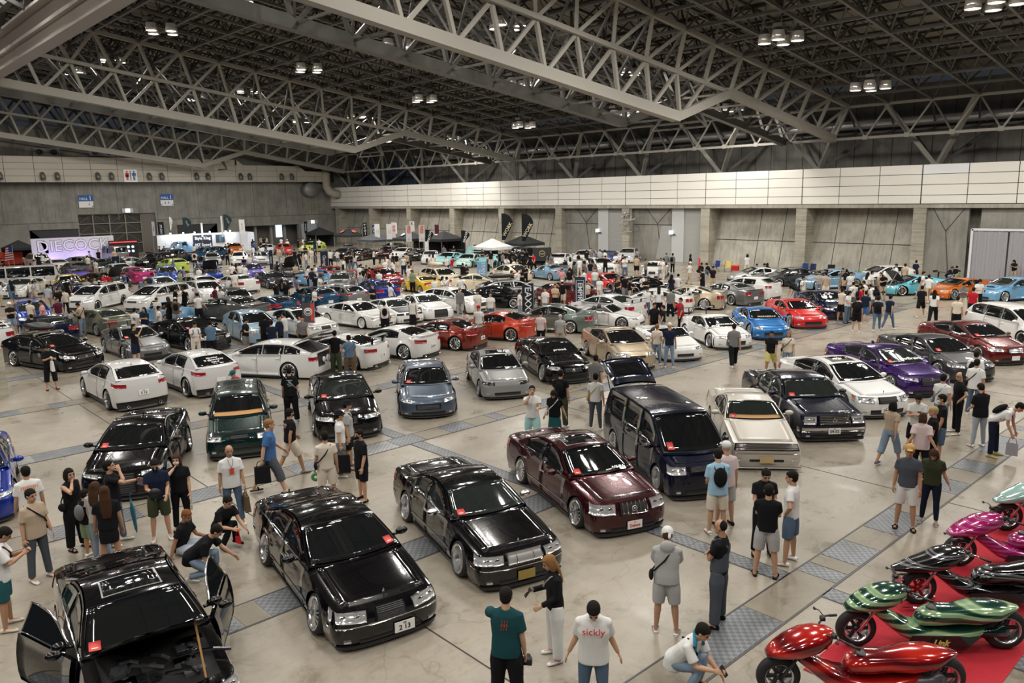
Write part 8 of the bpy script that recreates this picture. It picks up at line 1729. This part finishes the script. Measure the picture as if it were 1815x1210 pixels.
q = MB(); q.cbox((1.40,.07,.42),(.01,.30,.20)); link('plate_panel', q.mesh('plate_panel', mat('plate_pink', (.5,.12,.14), .5, noise=(40,.6)), False), b_)
scooter(14.78, 4.34, 'magenta', 'magenta custom scooter with printed artwork on its cowl', 'bright', .05)
scooter(17.05, 4.22, 'mint', 'pale mint custom scooter at the right picture edge', 'bright', .1)
scooter(19.0, 4.2, 'plain', 'black custom scooter behind the mint one at the right edge')
# ================================================================ tents, banners, booths
def tent(ax, ay, mt, lab, z_=3.0, half=1.5, walls=(), valance=None):
    p = G(ax, ay, z_); t = empty('canopy_tent', (p.x, p.y, 0)); ez = z_-.85
    q = MB(); n = 8; P = np.zeros((n+1, 33, 3))
    for i in range(n+1):
        r = half*i/n
        for j in range(33):
            a = j/32*4; s_ = int(a) % 4; f = a-int(a); cs = [(1,1),(-1,1),(-1,-1),(1,-1)]; x0, y0 = cs[s_]; x1, y1 = cs[(s_+1) % 4]; sag = .10*math.sin(math.pi*f)*(i/n)
            P[i, j] = ((x0+(x1-x0)*f)*r, (y0+(y1-y0)*f)*r, ez+(z_-ez)*(1-i/n)**1.15-sag*.4)
    q.grid(P); link('canopy', q.mesh('canopy', mt, angle=30), t)
    q = MB(); q.box((-half,-half,ez-.28),(half,-half+.01,ez)); q.box((-half,half-.01,ez-.28),(half,half,ez)); q.box((-half,-half,ez-.28),(-half+.01,half,ez)); q.box((half-.01,-half,ez-.28),(half,half,ez)); link('valance', q.mesh('valance', mt, False), t)
    for sx in (-1, 1):
        for sy in (-1, 1): ubox('leg', (sx*(half-.05)-.02, sy*(half-.05)-.02, 0), (sx*(half-.05)+.02, sy*(half-.05)+.02, ez), M_DUCT, t)
    for w_ in walls:
        a, b = {'x+': ((half-.03,-half,0),(half,half,ez-.2)), 'y+': ((-half,half-.03,0),(half,half,ez-.2))}[w_]; ubox('side_wall', a, b, M_BLACKC, t)
    tag(t, lab, 'tent', 'canopy tents along the far side'); return t
tent(566, 402, M_BLACKC, 'black canopy tent nearest the far corner', 2.8, walls=('x+','y+'))
t = tent(618, 404.5, M_BLACKC, 'black canopy tent with two round red emblems', 2.8)
for dy, dx in ((-.75,-.75),): pass
for sx, sy in ((-1.0,.35),(.35,-1.0)):
    q = MB(); q.lathe([(.001,0),(.34,0),(.34,.015),(.001,.015)], 20, 'z'); o_ = link('round_emblem', q.mesh('round_emblem', mat('emblem_salmon', (.55,.16,.12), .6)), t, (sx*.85, sy*.85, 2.42), (0, 0, 0)); o_.rotation_euler = (0, -.52, 0) if sx < 0 else (.52, 0, 0)
tent(669, 411, mat('canopy_grey', (.055,.06,.07), .8), 'wide dark grey canopy behind the white and navy flags', 2.7, 1.8)
t = tent(727, 409.4, M_BLACKC, 'black canopy tent with a white round mark', 2.8, walls=('x+',)); q = MB(); q.lathe([(.001,0),(.28,0),(.28,.015),(.001,.015)], 20, 'z'); o_ = link('round_emblem', q.mesh('round_emblem', M_PW), t, (-.85, .3, 2.42)); o_.rotation_euler = (0, -.52, 0)
t = tent(786.7, 409, M_BLACKC, 'large black canopy tent with a small white mark', 2.9, 1.75, ('x+','y+')); q = MB(); q.cbox((0,0,0),(.18,.5,.01)); o_ = link('white_mark', q.mesh('white_mark', M_PW, False), t, (-.9,.3,2.48)); o_.rotation_euler = (0, -.5, 0)
tent(872.7, 422, M_WHITE, 'white canopy tent beside the gold emblem tent', 2.45, 1.5)
t = tent(928.5, 415.5, M_BLACKC, 'black canopy tent with gold emblems in front of the concrete wall', 2.7, 1.55)
gold = mat('print_gold', (.55,.42,.14), .5)
for sx, sy in ((-.9,.2),(.2,-.9)): q = MB(); q.cbox((0,0,0),(.12,.5,.01)); o_ = link('gold_emblem', q.mesh('gold_emblem', gold, False), t, (sx, sy, 2.55), (0, -.5 if sx < 0 else 0, .5))
tent(32, 425, M_BLACKC, 'black canopy tent at the left picture edge', 2.8, 1.5, ('x+','y+'))
def height_at(px, pyf, pyt):
    g_ = G(px, pyf); d = ray(px, pyt); k = math.hypot(g_.x, g_.y)/math.hypot(d[0], d[1]); return EYE+d[2]*k
def face_cam(p): return math.atan2(p.y, p.x)-math.pi/2     # text plane read from the camera side
def banner(px, pyf, pyt, w_, col, txts, tcol, lab, gap=.12, rot=True, tw=0.0, size=None, name='banner'):
    p = G(px, pyf); z1 = max(1.2, height_at(px, pyf, pyt)); t = empty(name, (p.x, p.y, 0), face_cam(p)+tw)
    q = MB(); q.box((-w_/2,-.01,gap),(w_/2,.01,z1)); link('cloth', q.mesh('cloth', cloth(col), False), t)
    ubox('pole', (w_/2+.01,-.015,0), (w_/2+.04,.015,z1+.04), M_DUCT, t); ubox('foot', (-w_/2,-.2,0), (w_/2,.2,.03), M_GREYD, t)
    for i, (s_, sz, zc, xo) in enumerate(txts):
        me = txm(s_, sz, cloth(tcol)); o_ = link('lettering', me, t)
        o_.matrix_basis = Matrix.Translation((xo, -.016, gap+(z1-gap)*zc)) @ Matrix.Rotation(math.pi/2, 4, 'X') @ Matrix.Rotation(-math.pi/2 if rot else 0, 4, 'Z')
    tag(t, lab, 'banner', 'upright banners among the cars'); return t, z1
NB = (.018,.026,.05)
banner(936, 568, 502, .62, (.022,.026,.035), [('VEAXXX', .50, .55, 0)], (.75,.75,.75), 'dark banner lettered VEAXXX in front of the silver estate', tw=.15)
t, z1 = banner(1028, 552, 491, .60, (.03,.04,.065), [('EMPIRE', .40, .5, 0)], (.65,.66,.68), 'slate banner lettered EMPIRE beside the red hatchback', tw=-.1)
q = MB()
for a, b in (((-.22,.25),(-.22,z1-.2)),((.22,.25),(.22,z1-.2)),((-.22,.25),(.22,.25)),((-.22,z1-.2),(.22,z1-.2))): q.beam((a[0],-.014,a[1]),(b[0],-.014,b[1]),.02)
link('print_frame', q.mesh('print_frame', cloth((.65,.66,.68)), False), t)
banner(855, 508, 464, .72, (.20,.36,.55), [('STANCE', .36, .6, .1), ('GARAGE', .30, .35, -.15)], (.6,.7,.8), 'light blue banner standing among the cream cars')
t, z1 = banner(549, 600, 536, .56, (.10,.08,.09), [('20', .36, .30, 0), ('2', .36, .12, 0)], (.75,.75,.75), 'grey and red banner with a round white emblem and digits 20')
q = MB(); q.lathe([(.001,0),(.20,0),(.20,-.01),(.001,-.01)], 24, 'y', (0,-.012,z1-.45)); e_ = link('round_emblem', q.mesh('round_emblem', M_PW), t); q = MB(); q.lathe([(.13,-.012),(.16,-.012),(.16,-.016),(.13,-.016)], 24, 'y', (0,-.012,z1-.45)); q.box((-.08,-.03,z1-.5),(.08,-.026,z1-.4)); link('emblem_print', q.mesh('emblem_print', M_GREYD), e_); ubox('red_print', (.12,-.014,z1-.9), (.27,-.011,z1-.05), M_REDC, t)
banner(576, 481, 445, .70, NB, [('Garage', .42, .45, 0)], (.6,.5,.5), 'navy banner lettered Garage among the far crowd')
banner(208, 489, 454, .62, NB, [('works', .36, .5, 0)], (.55,.6,.65), 'tall navy banner by the silver coupe in the far left')
banner(482, 480, 443, .35, NB, [('stance', .26, .5, 0)], (.5,.5,.55), 'thin dark banner by the silver grey hatchback')
banner(560, 468, 423, .30, NB, [('tune', .24, .5, 0)], (.5,.5,.55), 'thin dark banner standing in the far crowd')
def pole_flag(px, py0, py1, X, w_, col, txts, tcol, lab, zb_frac=.0, shape='rect', tw=0.0, Y=None):
    a = onX(px, py1, X) if Y is None else onY(px, py1, Y); b = onX(px, py0, X) if Y is None else onY(px, py0, Y); z1, z0 = a.z, b.z; t = empty('pole_flag', (a.x, a.y, 0), face_cam(a)+tw)
    ubox('pole', (-w_/2-.03,-.015,0), (-w_/2,.015,z1+.05), M_DUCT if shape == 'rect' else M_BLKP, t)
    q = MB()
    if shape == 'rect': q.box((-w_/2,-.008,z0),(w_/2,.008,z1)); ubox('top_rod', (-w_/2-.02,-.01,z1), (w_/2,.01,z1+.02), M_DUCT, t)
    else:
        n = 14; vs = []
        for i in range(n+1):
            f = i/n; z = z0+(z1-z0)*f; wd = w_*(.28+1.2*f if f < .6 else math.sqrt(max(.0, 1-((f-.6)/.42)**2))*1.0)
            vs += [(-w_/2,-.006,z),(-w_/2+min(wd, w_*1.0),-.006,z)]
        q.add(vs, [(2*i,2*i+1,2*i+3,2*i+2) for i in range(n)]); q.add([(x,.006,z) for x,_,z in vs], [(2*i,2*i+2,2*i+3,2*i+1) for i in range(n)])
    link('cloth', q.mesh('cloth', cloth(col), False), t)
    for (s_, sz, zc, rot, cc) in txts:
        me = txm(s_, sz, cloth(cc)); o_ = link('lettering', me, t)
        o_.matrix_basis = Matrix.Translation((0, -.014, z0+(z1-z0)*zc)) @ Matrix.Rotation(math.pi/2, 4, 'X') @ Matrix.Rotation(math.radians(rot), 4, 'Z')
    tag(t, lab, 'flag', 'pole flags at the far side')
RD = (.6,.05,.04); WH = (.7,.7,.68); BK = (.014,.015,.018)
pole_flag(724, 428, 399, 52, .62, WH, [('達', .50, .82, 0, RD), ('祭', .50, .58, 0, RD), ('心', .34, .15, 0, (.5,.2,.2))], RD, 'white flag with two red characters, left one of two alike')
pole_flag(747, 428, 399, 52, .62, WH, [('達', .50, .82, 0, RD), ('祭', .50, .58, 0, RD), ('心', .34, .15, 0, (.5,.2,.2))], RD, 'white flag with two red characters, right one of two alike')
pole_flag(668, 423, 397, 52.5, .60, WH, [('::::', .5, .5, 90, (.1,.12,.2))], RD, 'white flag with small dark marks beside the navy lettered flag')
pole_flag(689, 424, 397, 52.5, .60, WH, [('::::', .5, .5, 90, (.1,.12,.2))], RD, 'white flag with small dark marks beside the pink lettered flag')
pole_flag(697, 421, 394, 54, .5, (.65,.6,.6), [('祭祭', .40, .6, -90, (.5,.12,.12))], RD, 'pale flag with pinkish characters behind the marked white flag')
pole_flag(701, 414, 395, 56, .30, WH, [], RD, 'narrow plain white flag behind the pinkish one')
pole_flag(662, 421, 398, 54, .5, (.03,.05,.10), [('ゼスト', .36, .5, -90, (.6,.65,.7))], RD, 'navy flag with white characters left of the white marked flag')
pole_flag(646, 418, 394, 54, .55, BK, [('レッカー', .36, .5, -90, WH)], RD, 'black flag with white characters above the dark saloons')
pole_flag(730, 410, 392, 56, .55, WH, [('K', .5, .75, 0, BK)], RD, 'white flag with a dark square at its top behind the red lettered one')
pole_flag(774, 414, 398, 58, .5, (.12,.03,.05), [], RD, 'dark maroon flag half hidden behind the black tent')
pole_flag(541, 413, 392, 58, .45, BK, [('SWORKS', .26, .5, -90, WH)], RD, 'narrow black flag beside the tent nearest the far corner')
pole_flag(899, 425, 378, 55, 1.15, BK, [('WORK', .50, .40, 60, (.62,.55,.35))], RD, 'tall black feather flag with gold lettering, left of two', shape='feather')
pole_flag(935, 427, 378, 55, 1.15, BK, [('WORK', .50, .40, 60, (.62,.55,.35))], RD, 'tall black feather flag with gold lettering, right of two', shape='feather')
pole_flag(761, 430, 407, 51, .85, BK, [('PROVA', .36, .5, 75, WH)], RD, 'short black feather flag lettered PROVA left of the black tent', shape='feather')
pole_flag(825, 431, 408, 51, .85, BK, [('PROVA', .36, .5, 75, WH)], RD, 'short black feather flag lettered PROVA right of the black tent', shape='feather')
pole_flag(756, 449, 428, 50, .42, WH, [('::', .4, .5, 90, (.2,.2,.2))], RD, 'low white banner standing in front of the black tent')
pole_flag(331, 412, 385, 0, 1.0, (.03,.045,.05), [('ivolt', .4, .6, -70, (.3,.35,.4))], RD, 'dark feather flag over the white booth, left one', shape='feather', Y=103)
pole_flag(403, 408, 380, 0, 1.0, (.03,.045,.05), [('ivolt', .4, .6, -70, (.3,.35,.4))], RD, 'dark feather flag over the white booth, right one', shape='feather', Y=103)
pole_flag(302, 408, 384, 0, .36, WH, [('ivolt', .26, .5, -90, (.3,.3,.3))], RD, 'narrow white feather flag at the left end of the booth', shape='feather', Y=103)
pole_flag(357, 420, 395, 0, .22, WH, [], RD, 'thin white flag above the booth between the two dark feathers', Y=104)
pole_flag(392, 420, 383, 0, .22, WH, [], RD, 'thin white flag beside the right dark feather flag', Y=104)
pole_flag(428, 414, 389, 0, .70, WH, [('BLITZ', .34, .5, -90, (.3,.3,.35))], RD, 'white flag at the right end of the booth', Y=103)
pole_flag(284, 420, 393, 0, .75, BK, [('STUDIO', .34, .5, -90, (.6,.6,.65))], RD, 'black flag lettered in white beside the steel gate', Y=106)
pole_flag(271, 418, 393, 0, .30, (.35,.36,.38), [('works', .24, .5, -90, BK)], RD, 'narrow grey flag beside the black lettered one', Y=106)
# ---- big white brand wall at the far left
YB = 100.0
t = empty('brand_wall', (24.35, YB, 0)); tag(t, 'big white exhibition wall lettered DIECOCK with a magenta block', 'display wall')
ubox('panel_board', (-4.25, 0, 0), (4.25, .1, 3.0), mat('brand_white', (.62,.62,.66), .6), t)
me = txm('DIECOCK', 1.75, M_INK, .05, .01); o_ = link('lettering_outline', me, t, (0,-.01,2.05), (math.pi/2,0,0)); o_.scale = (.98, 1, 1)
me = txm('DIECOCK', 1.75, mat('letter_white', (.75,.75,.78), .5), .015, .01); o_ = link('lettering', me, t, (0,-.025,2.05), (math.pi/2,0,0)); o_.scale = (.98, 1, 1)
q = MB(); q.add([(-3.35,-.03,2.75),(-2.95,-.03,2.75),(-2.62,-.03,2.3),(-2.62,-.03,1.35),(-2.9,-.03,1.35)], [(0,4,3,2,1),(0,1,2,3,4)]); link('magenta_block', q.mesh('magenta_block', mat('magenta', (.45,.005,.12), .5), False), t)
def point(loc, e, col, r=.06, name='spot_lamp', lab=None, cat='lamp', grp=None, stand=True):
    q = MB(); q.ell((0,0,0), (r,r,r), 10, 8); t2 = empty(name, loc); link('lamp_glow', q.mesh('lamp_glow', mat('glow_%d_%d' % (int(col[0]*99), int(col[2]*99)), col, .5, emit=col, estr=30)), t2)
    q = MB(); q.cbox((0,.05,0),(.2,.06,.14)); q.beam((0,.08,0),(0,.08,-.25 if stand else -.1),.03); link('lamp_body', q.mesh('lamp_body', M_BLKP, False), t2)
    l = bpy.data.lights.new('booth_light', 'POINT'); l.energy = e; l.color = col; l.shadow_soft_size = r*1.2; lo_ = bpy.data.objects.new('booth_light', l); C.objects.link(lo_); lo_.location = (t2.location.x, t2.location.y-.15, t2.location.z); 
    tag(t2, lab, cat, grp)
for i, (x, n_) in enumerate(((21.9, 'left'), (25.0, 'middle'), (27.4, 'right'))): point((x, YB-.7, .18), 130, (.42,.25,1.0), .07, 'floor_uplight', 'violet floor uplight washing the big white wall, %s of three' % n_, 'lamp', 'violet uplights')
for i in range(9): ubox('panel_joint', (-4.2+i*1.05, -.004, 0), (-4.19+i*1.05, 0, 1.2), M_DUCT, t)
# ---- white booth with strong lamps
YB2 = 104.5
t = empty('booth_wall', (41.2, YB2, 0)); tag(t, 'white exhibition booth wall lit by strong white lamps', 'booth')
for i in range(12): ubox('wall_panel', (-6.2+i*1.0+.01, 0, 0), (-5.2+i*1.0-.01, .05, 2.55), mat('booth_white', (.7,.7,.72), .6), t)
ubox('top_rail', (-6.2,-.02,2.55), (5.8,.07,2.62), M_DUCT, t); ubox('return_wall', (5.78,-2,0), (5.83,0,2.55), mat('booth_white', (.7,.7,.72), .6), t)
for i, px_ in enumerate((302, 325, 345, 372, 400, 408)):
    p = onY(px_, 418, YB2-.3); point((p.x, YB2-.35, 2.75), 90, (.85,.92,1.0), .09, 'booth_lamp', 'strong white lamp on top of the white booth, %s from its left end' % ordn[i], 'lamp', 'booth lamps')
p = onY(360, 432, YB2-.1); s_ = empty('sign_board', (p.x, YB2-.1, 0)); tag(s_, 'navy board lettered Style King and MZ Speed on the booth', 'sign'); ubox('board', (-1.25,0,.55), (1.25,.06,2.4), mat('board_navy', (.015,.02,.04), .5), s_)
for s2, z in (('Style King', 1.95), ('MZ Speed', 1.1)):
    me = txm(s2, .52, M_PW, .012); link('lettering', me, s_, (0,-.01,z), (math.pi/2,0,0))
p = onY(391, 427, YB2-.1); s_ = empty('sign_board', (p.x, YB2-.1, 0)); tag(s_, 'small dark board hanging on the booth beside the lettered one', 'sign'); ubox('board', (-.6,0,1.3), (.6,.05,2.35), mat('board_dark', (.03,.05,.08), .5), s_); ubox('board_print', (-.15,-.01,1.35), (.1,0,2.25), mat('board_print', (.08,.16,.22), .5), s_)
# display vehicle with rows of round lamps, red banner, backdrops
p = G(222, 462); t = empty('light_panel', (p.x, p.y, 0)); tag(t, 'dark rear panel with rows of round white lamps beside the brand wall', 'display'); ubox('panel_board', (-1.6,0,.2), (1.6,.2,2.4), M_BLKP, t)
for i in range(5):
    for j in range(2):
        q = MB(); q.lathe([(.001,-.02),(.15,-.02),(.15,0),(.001,0)], 14, 'y', (-1.0+i*.5,-.01,1.1+j*.5)); link('round_lamp', q.mesh('round_lamp', mat('lamp_cool', (.6,.75,.9), .3, emit=(.6,.8,1), estr=1.6)), t)
ubox('red_strip', (-1.5,-.01,2.15), (1.5,0,2.25), mat('red_led', (.6,.02,.02), .4, emit=(1,.05,.05), estr=2), t)
p = G(18, 470); t = empty('red_backdrop', (p.x, p.y, 0)); ubox('cloth_panel', (-2.6,0,.1), (1.4,.05,1.5), mat('cloth_red', (.55,.05,.02), .7), t); tag(t, 'red cloth backdrop under the tent at the left edge', 'backdrop')
p = G(12, 478); t = empty('striped_flag', (p.x, p.y, 0), face_cam(p)); tag(t, 'red and white striped flag with a blue corner at the left edge', 'flag'); t.location = G(20, 482).to_tuple()[:2]+(0,)
ubox('pole', (.34,-.015,0), (.37,.015,2.75), M_DUCT, t)
for i in range(13):
    z0 = 1.1+i*.115; q = MB(); sl_ = i*.02; q.add([(-.45+sl_,-.005,z0-.05),(.34,-.005,z0+.05),(.34,-.005,z0+.165),(-.45+sl_,-.005,z0+.065)], [(0,1,2,3),(3,2,1,0)]); link('flag_stripe', q.mesh('flag_stripe', cloth((.5,.03,.04) if i % 2 == 0 else (.65,.65,.65)), False), t)
q = MB(); q.box((.0,-.012,1.98),(.34,-.006,2.62)); link('blue_corner', q.mesh('blue_corner', cloth((.02,.04,.16)), False), t)
# gold emblem backdrop and black screens at the tents
p = G(948, 472); t = empty('backdrop', (p.x+1.0, p.y, 0), face_cam(p)); tag(t, 'black backdrop with a round gold emblem under the gold emblem tent', 'backdrop'); ubox('screen', (-.9,0,.45), (.9,.03,1.75), M_BLACKC, t); q = MB(); q.lathe([(.26,-.01),(.30,-.01),(.30,0),(.26,0)], 24, 'y', (0,0,1.15)); q.box((-.2,-.012,1.10),(.2,-.004,1.18)); link('emblem_print', q.mesh('emblem_print', gold), t)
p = G(834, 466); t = empty('backdrop', (p.x+3, p.y+1, 0), face_cam(p)); tag(t, 'plain black screen between the big black tent and the white tent', 'backdrop'); ubox('screen', (-1.3,0,.1), (1.3,.03,1.7), M_BLACKC, t)
# ---- folding chairs, cool boxes and a red post by the concrete wall
def chair(px, py, col, lab):
    p = G(px, py); t = empty('folding_chair', (p.x, p.y, 0), math.pi+random.uniform(-.4,.4)); m_ = cloth(col)
    q = MB(); q.box((-.22,-.26,.40),(.22,.26,.44)); link('seat', q.mesh('seat', m_, False), t); q = MB(); q.add([(-.24,-.27,.42),(-.24,.27,.42),(-.34,.27,.92),(-.34,-.27,.92),(-.27,-.27,.42),(-.27,.27,.42),(-.37,.27,.92),(-.37,-.27,.92)], [(0,1,2,3),(7,6,5,4),(3,2,6,7)]); link('backrest', q.mesh('backrest', m_, False), t)
    for sy in (-.28,.28):
        for a, b in (((-.25,sy,0),(.24,sy,.60)),((.24,sy,0),(-.32,sy,.90))): q = MB(); q.beam(a, b, .025); link('leg', q.mesh('leg', M_GREYD, False), t)
        q = MB(); q.box((-.28,sy-.03,.60),(.22,sy+.03,.62)); link('armrest', q.mesh('armrest', m_, False), t)
    tag(t, lab, 'chair', 'folding chairs by the concrete wall')
chair(1267, 481, (.02,.05,.20), 'blue folding chair by the pillar next to the red post'); chair(1290, 482, (.62,.50,.18), 'yellow folding chair by the concrete wall')
chair(1422, 487, (.02,.05,.20), 'blue folding chair behind the dark grey saloon'); chair(1436, 488, (.02,.03,.10), 'dark blue folding chair behind the silver blue saloon'); chair(1471, 490, (.02,.02,.025), 'black folding chair behind the silver blue saloon')
def coolbox(px, py, col, lab):
    p = G(px, py); t = empty('cool_box', (p.x, p.y, 0), .3); q = MB(); q.box((-.2,-.3,0),(.2,.3,.36)); link('box_body', q.mesh('box_body', cloth(col), False), t); q = MB(); q.box((-.21,-.31,.36),(.21,.31,.43)); link('lid', q.mesh('lid', cloth(tuple(min(1, c*1.5+.02) for c in col)), False), t); tag(t, lab, 'cool box', 'boxes by the concrete wall')
coolbox(1303, 479, (.5,.03,.03), 'red cool box beside the yellow chair'); coolbox(1522, 490, (.03,.18,.08), 'green box behind the white hatchback'); coolbox(1536, 489, (.5,.02,.03), 'red box behind the white hatchback'); coolbox(1562, 493, (.02,.04,.12), 'blue box beside the pale cyan coupe')
p = G(1239, 481); q = MB(); q.lathe([(.001,0),(.12,0),(.10,.06),(.09,1.15),(.001,1.2)], 12, 'z'); tag(link('red_post', q.mesh('red_post', mat('post_red', (.42,.03,.03), .5)), loc=(p.x, p.y, 0)), 'red floor standing post near the roller shutter', 'post')
p = G(13, 700); q = MB(); q.box((p.x-1.3, p.y-.3, 0), (p.x, p.y+.3, 1.75)); tag(link('low_concrete_pier', q.mesh('low_concrete_pier', M_CON2, False)), 'low grey concrete pier at the left picture edge in front of the black estate', 'pier')
# raised door panels of the turquoise show cars
p = G(822, 466); q = MB(); q.add([(0,0,.7),(.35,0,.5),(1.05,.1,1.55),(.62,.1,1.75),(0,.05,.7),(.35,.05,.5),(1.05,.15,1.55),(.62,.15,1.75)], [(0,1,2,3),(7,6,5,4),(0,3,7,4),(1,5,6,2),(3,2,6,7),(0,4,5,1)])
for c_ in CARPOS:
    if 'turquoise and white coupe' in c_[3]: o_ = link('raised_door', q.mesh('raised_door', PT('turq'), False)); mw_ = Matrix.Translation((p.x, p.y, 0)) @ Matrix.Rotation(face_cam(p), 4, 'Z'); o_.parent = c_[4]; bpy.context.view_layer.update(); o_.matrix_basis = c_[4].matrix_world.inverted() @ mw_
def carby(k): return [c_ for c_ in CARPOS if k in c_[3]][0]
def kids(c_, nm): return [o_ for o_ in c_[4].children if o_.name.startswith(nm)]
def platetext(k, tx, nm='number_plate', col=M_INK, sz=.11):
    c_ = carby(k)
    for o_ in kids(c_, nm):
        v = [Vector(q_.co) for q_ in o_.data.vertices]; ce_ = sum(v, Vector())/len(v); r = -1 if nm == 'rear_plate' else 1
        a = link('plate_lettering', txm(tx, sz, col, .003, .001), o_); a.matrix_basis = Matrix.Translation(ce_+Vector((.008*r, 0, -.015))) @ Matrix.Rotation(math.pi/2*r, 4, 'Z') @ Matrix.Rotation(math.pi/2, 4, 'X')
        a = link('plate_lettering', txm('300', sz*.35, col, .001, .001), o_); a.matrix_basis = Matrix.Translation(ce_+Vector((.008*r, 0, .055))) @ Matrix.Rotation(math.pi/2*r, 4, 'Z') @ Matrix.Rotation(math.pi/2, 4, 'X')
for k, tx in (('213 number', '2 13'), ('square limousine', '59-52'), ('behind the dark blue limousine', '20-0'), ('wine red saloon', '8-14')): platetext(k, tx)
platetext('deep maroon', 'Deluxe', col=M_REDC, sz=.08)
for k, tx in (('number plate 12', '5 12'), ('black rear wing seen', '1 97'), ('between the dark red', '20-07'), ('dark red metallic', '6-08'), ('orange red sports', '8'), ('gold wheels', '3-30'), ('small boot wing', '29')): platetext(k, tx, 'rear_plate')
def glasstext(k, lines, sz, f0=.30, rear=False, yo=0, col=None):
    c_ = carby(k); P_ = c_[2]; s_ = CarShape(P_); c0 = P_['cab']; a_, b_ = (c0[0], c0[1]) if not rear else (c0[3], c0[2])
    for i, tx in enumerate(lines):
        f = f0-i*(sz*1.25)/1.0; x0 = a_+(b_-a_)*f; p0 = Vector(s_.cabtop(np.array(x0), np.array(yo*1.0)).tolist()); p1 = Vector(s_.cabtop(np.array(a_+(b_-a_)*(f+.1)), np.array(yo*1.0)).tolist()); up = (p1-p0).normalized(); yv = Vector((0, 1 if not rear else -1, 0)); nn_ = yv.cross(up).normalized()
        me = txm(tx, sz, col or M_PW, .003, .001, .15); me.transform(Matrix(((yv.x, up.x, nn_.x, p0.x+nn_.x*.035), (yv.y, up.y, nn_.y, p0.y), (yv.z, up.z, nn_.z, p0.z+nn_.z*.035), (0, 0, 0, 1)))); link('glass_lettering', me, c_[4])
glasstext('word proud', ['proud.'], .20, .30); glasstext('white script', ['LowBrain'], .22, .28, yo=.15); glasstext('white handwriting', ['Mostler', '% @rm.2210', 'CX-3'], .13, .62, True)
glasstext('grey rear wing', ['MARABELLE'], .16, .22); glasstext('bright blue sports coupe beside', ['MARABELLE'], .16, .22, col=PT('cream')); glasstext('deep maroon', ['AGURA'], .09, .16, yo=.5)
bpy.data.scenes.remove(TS)
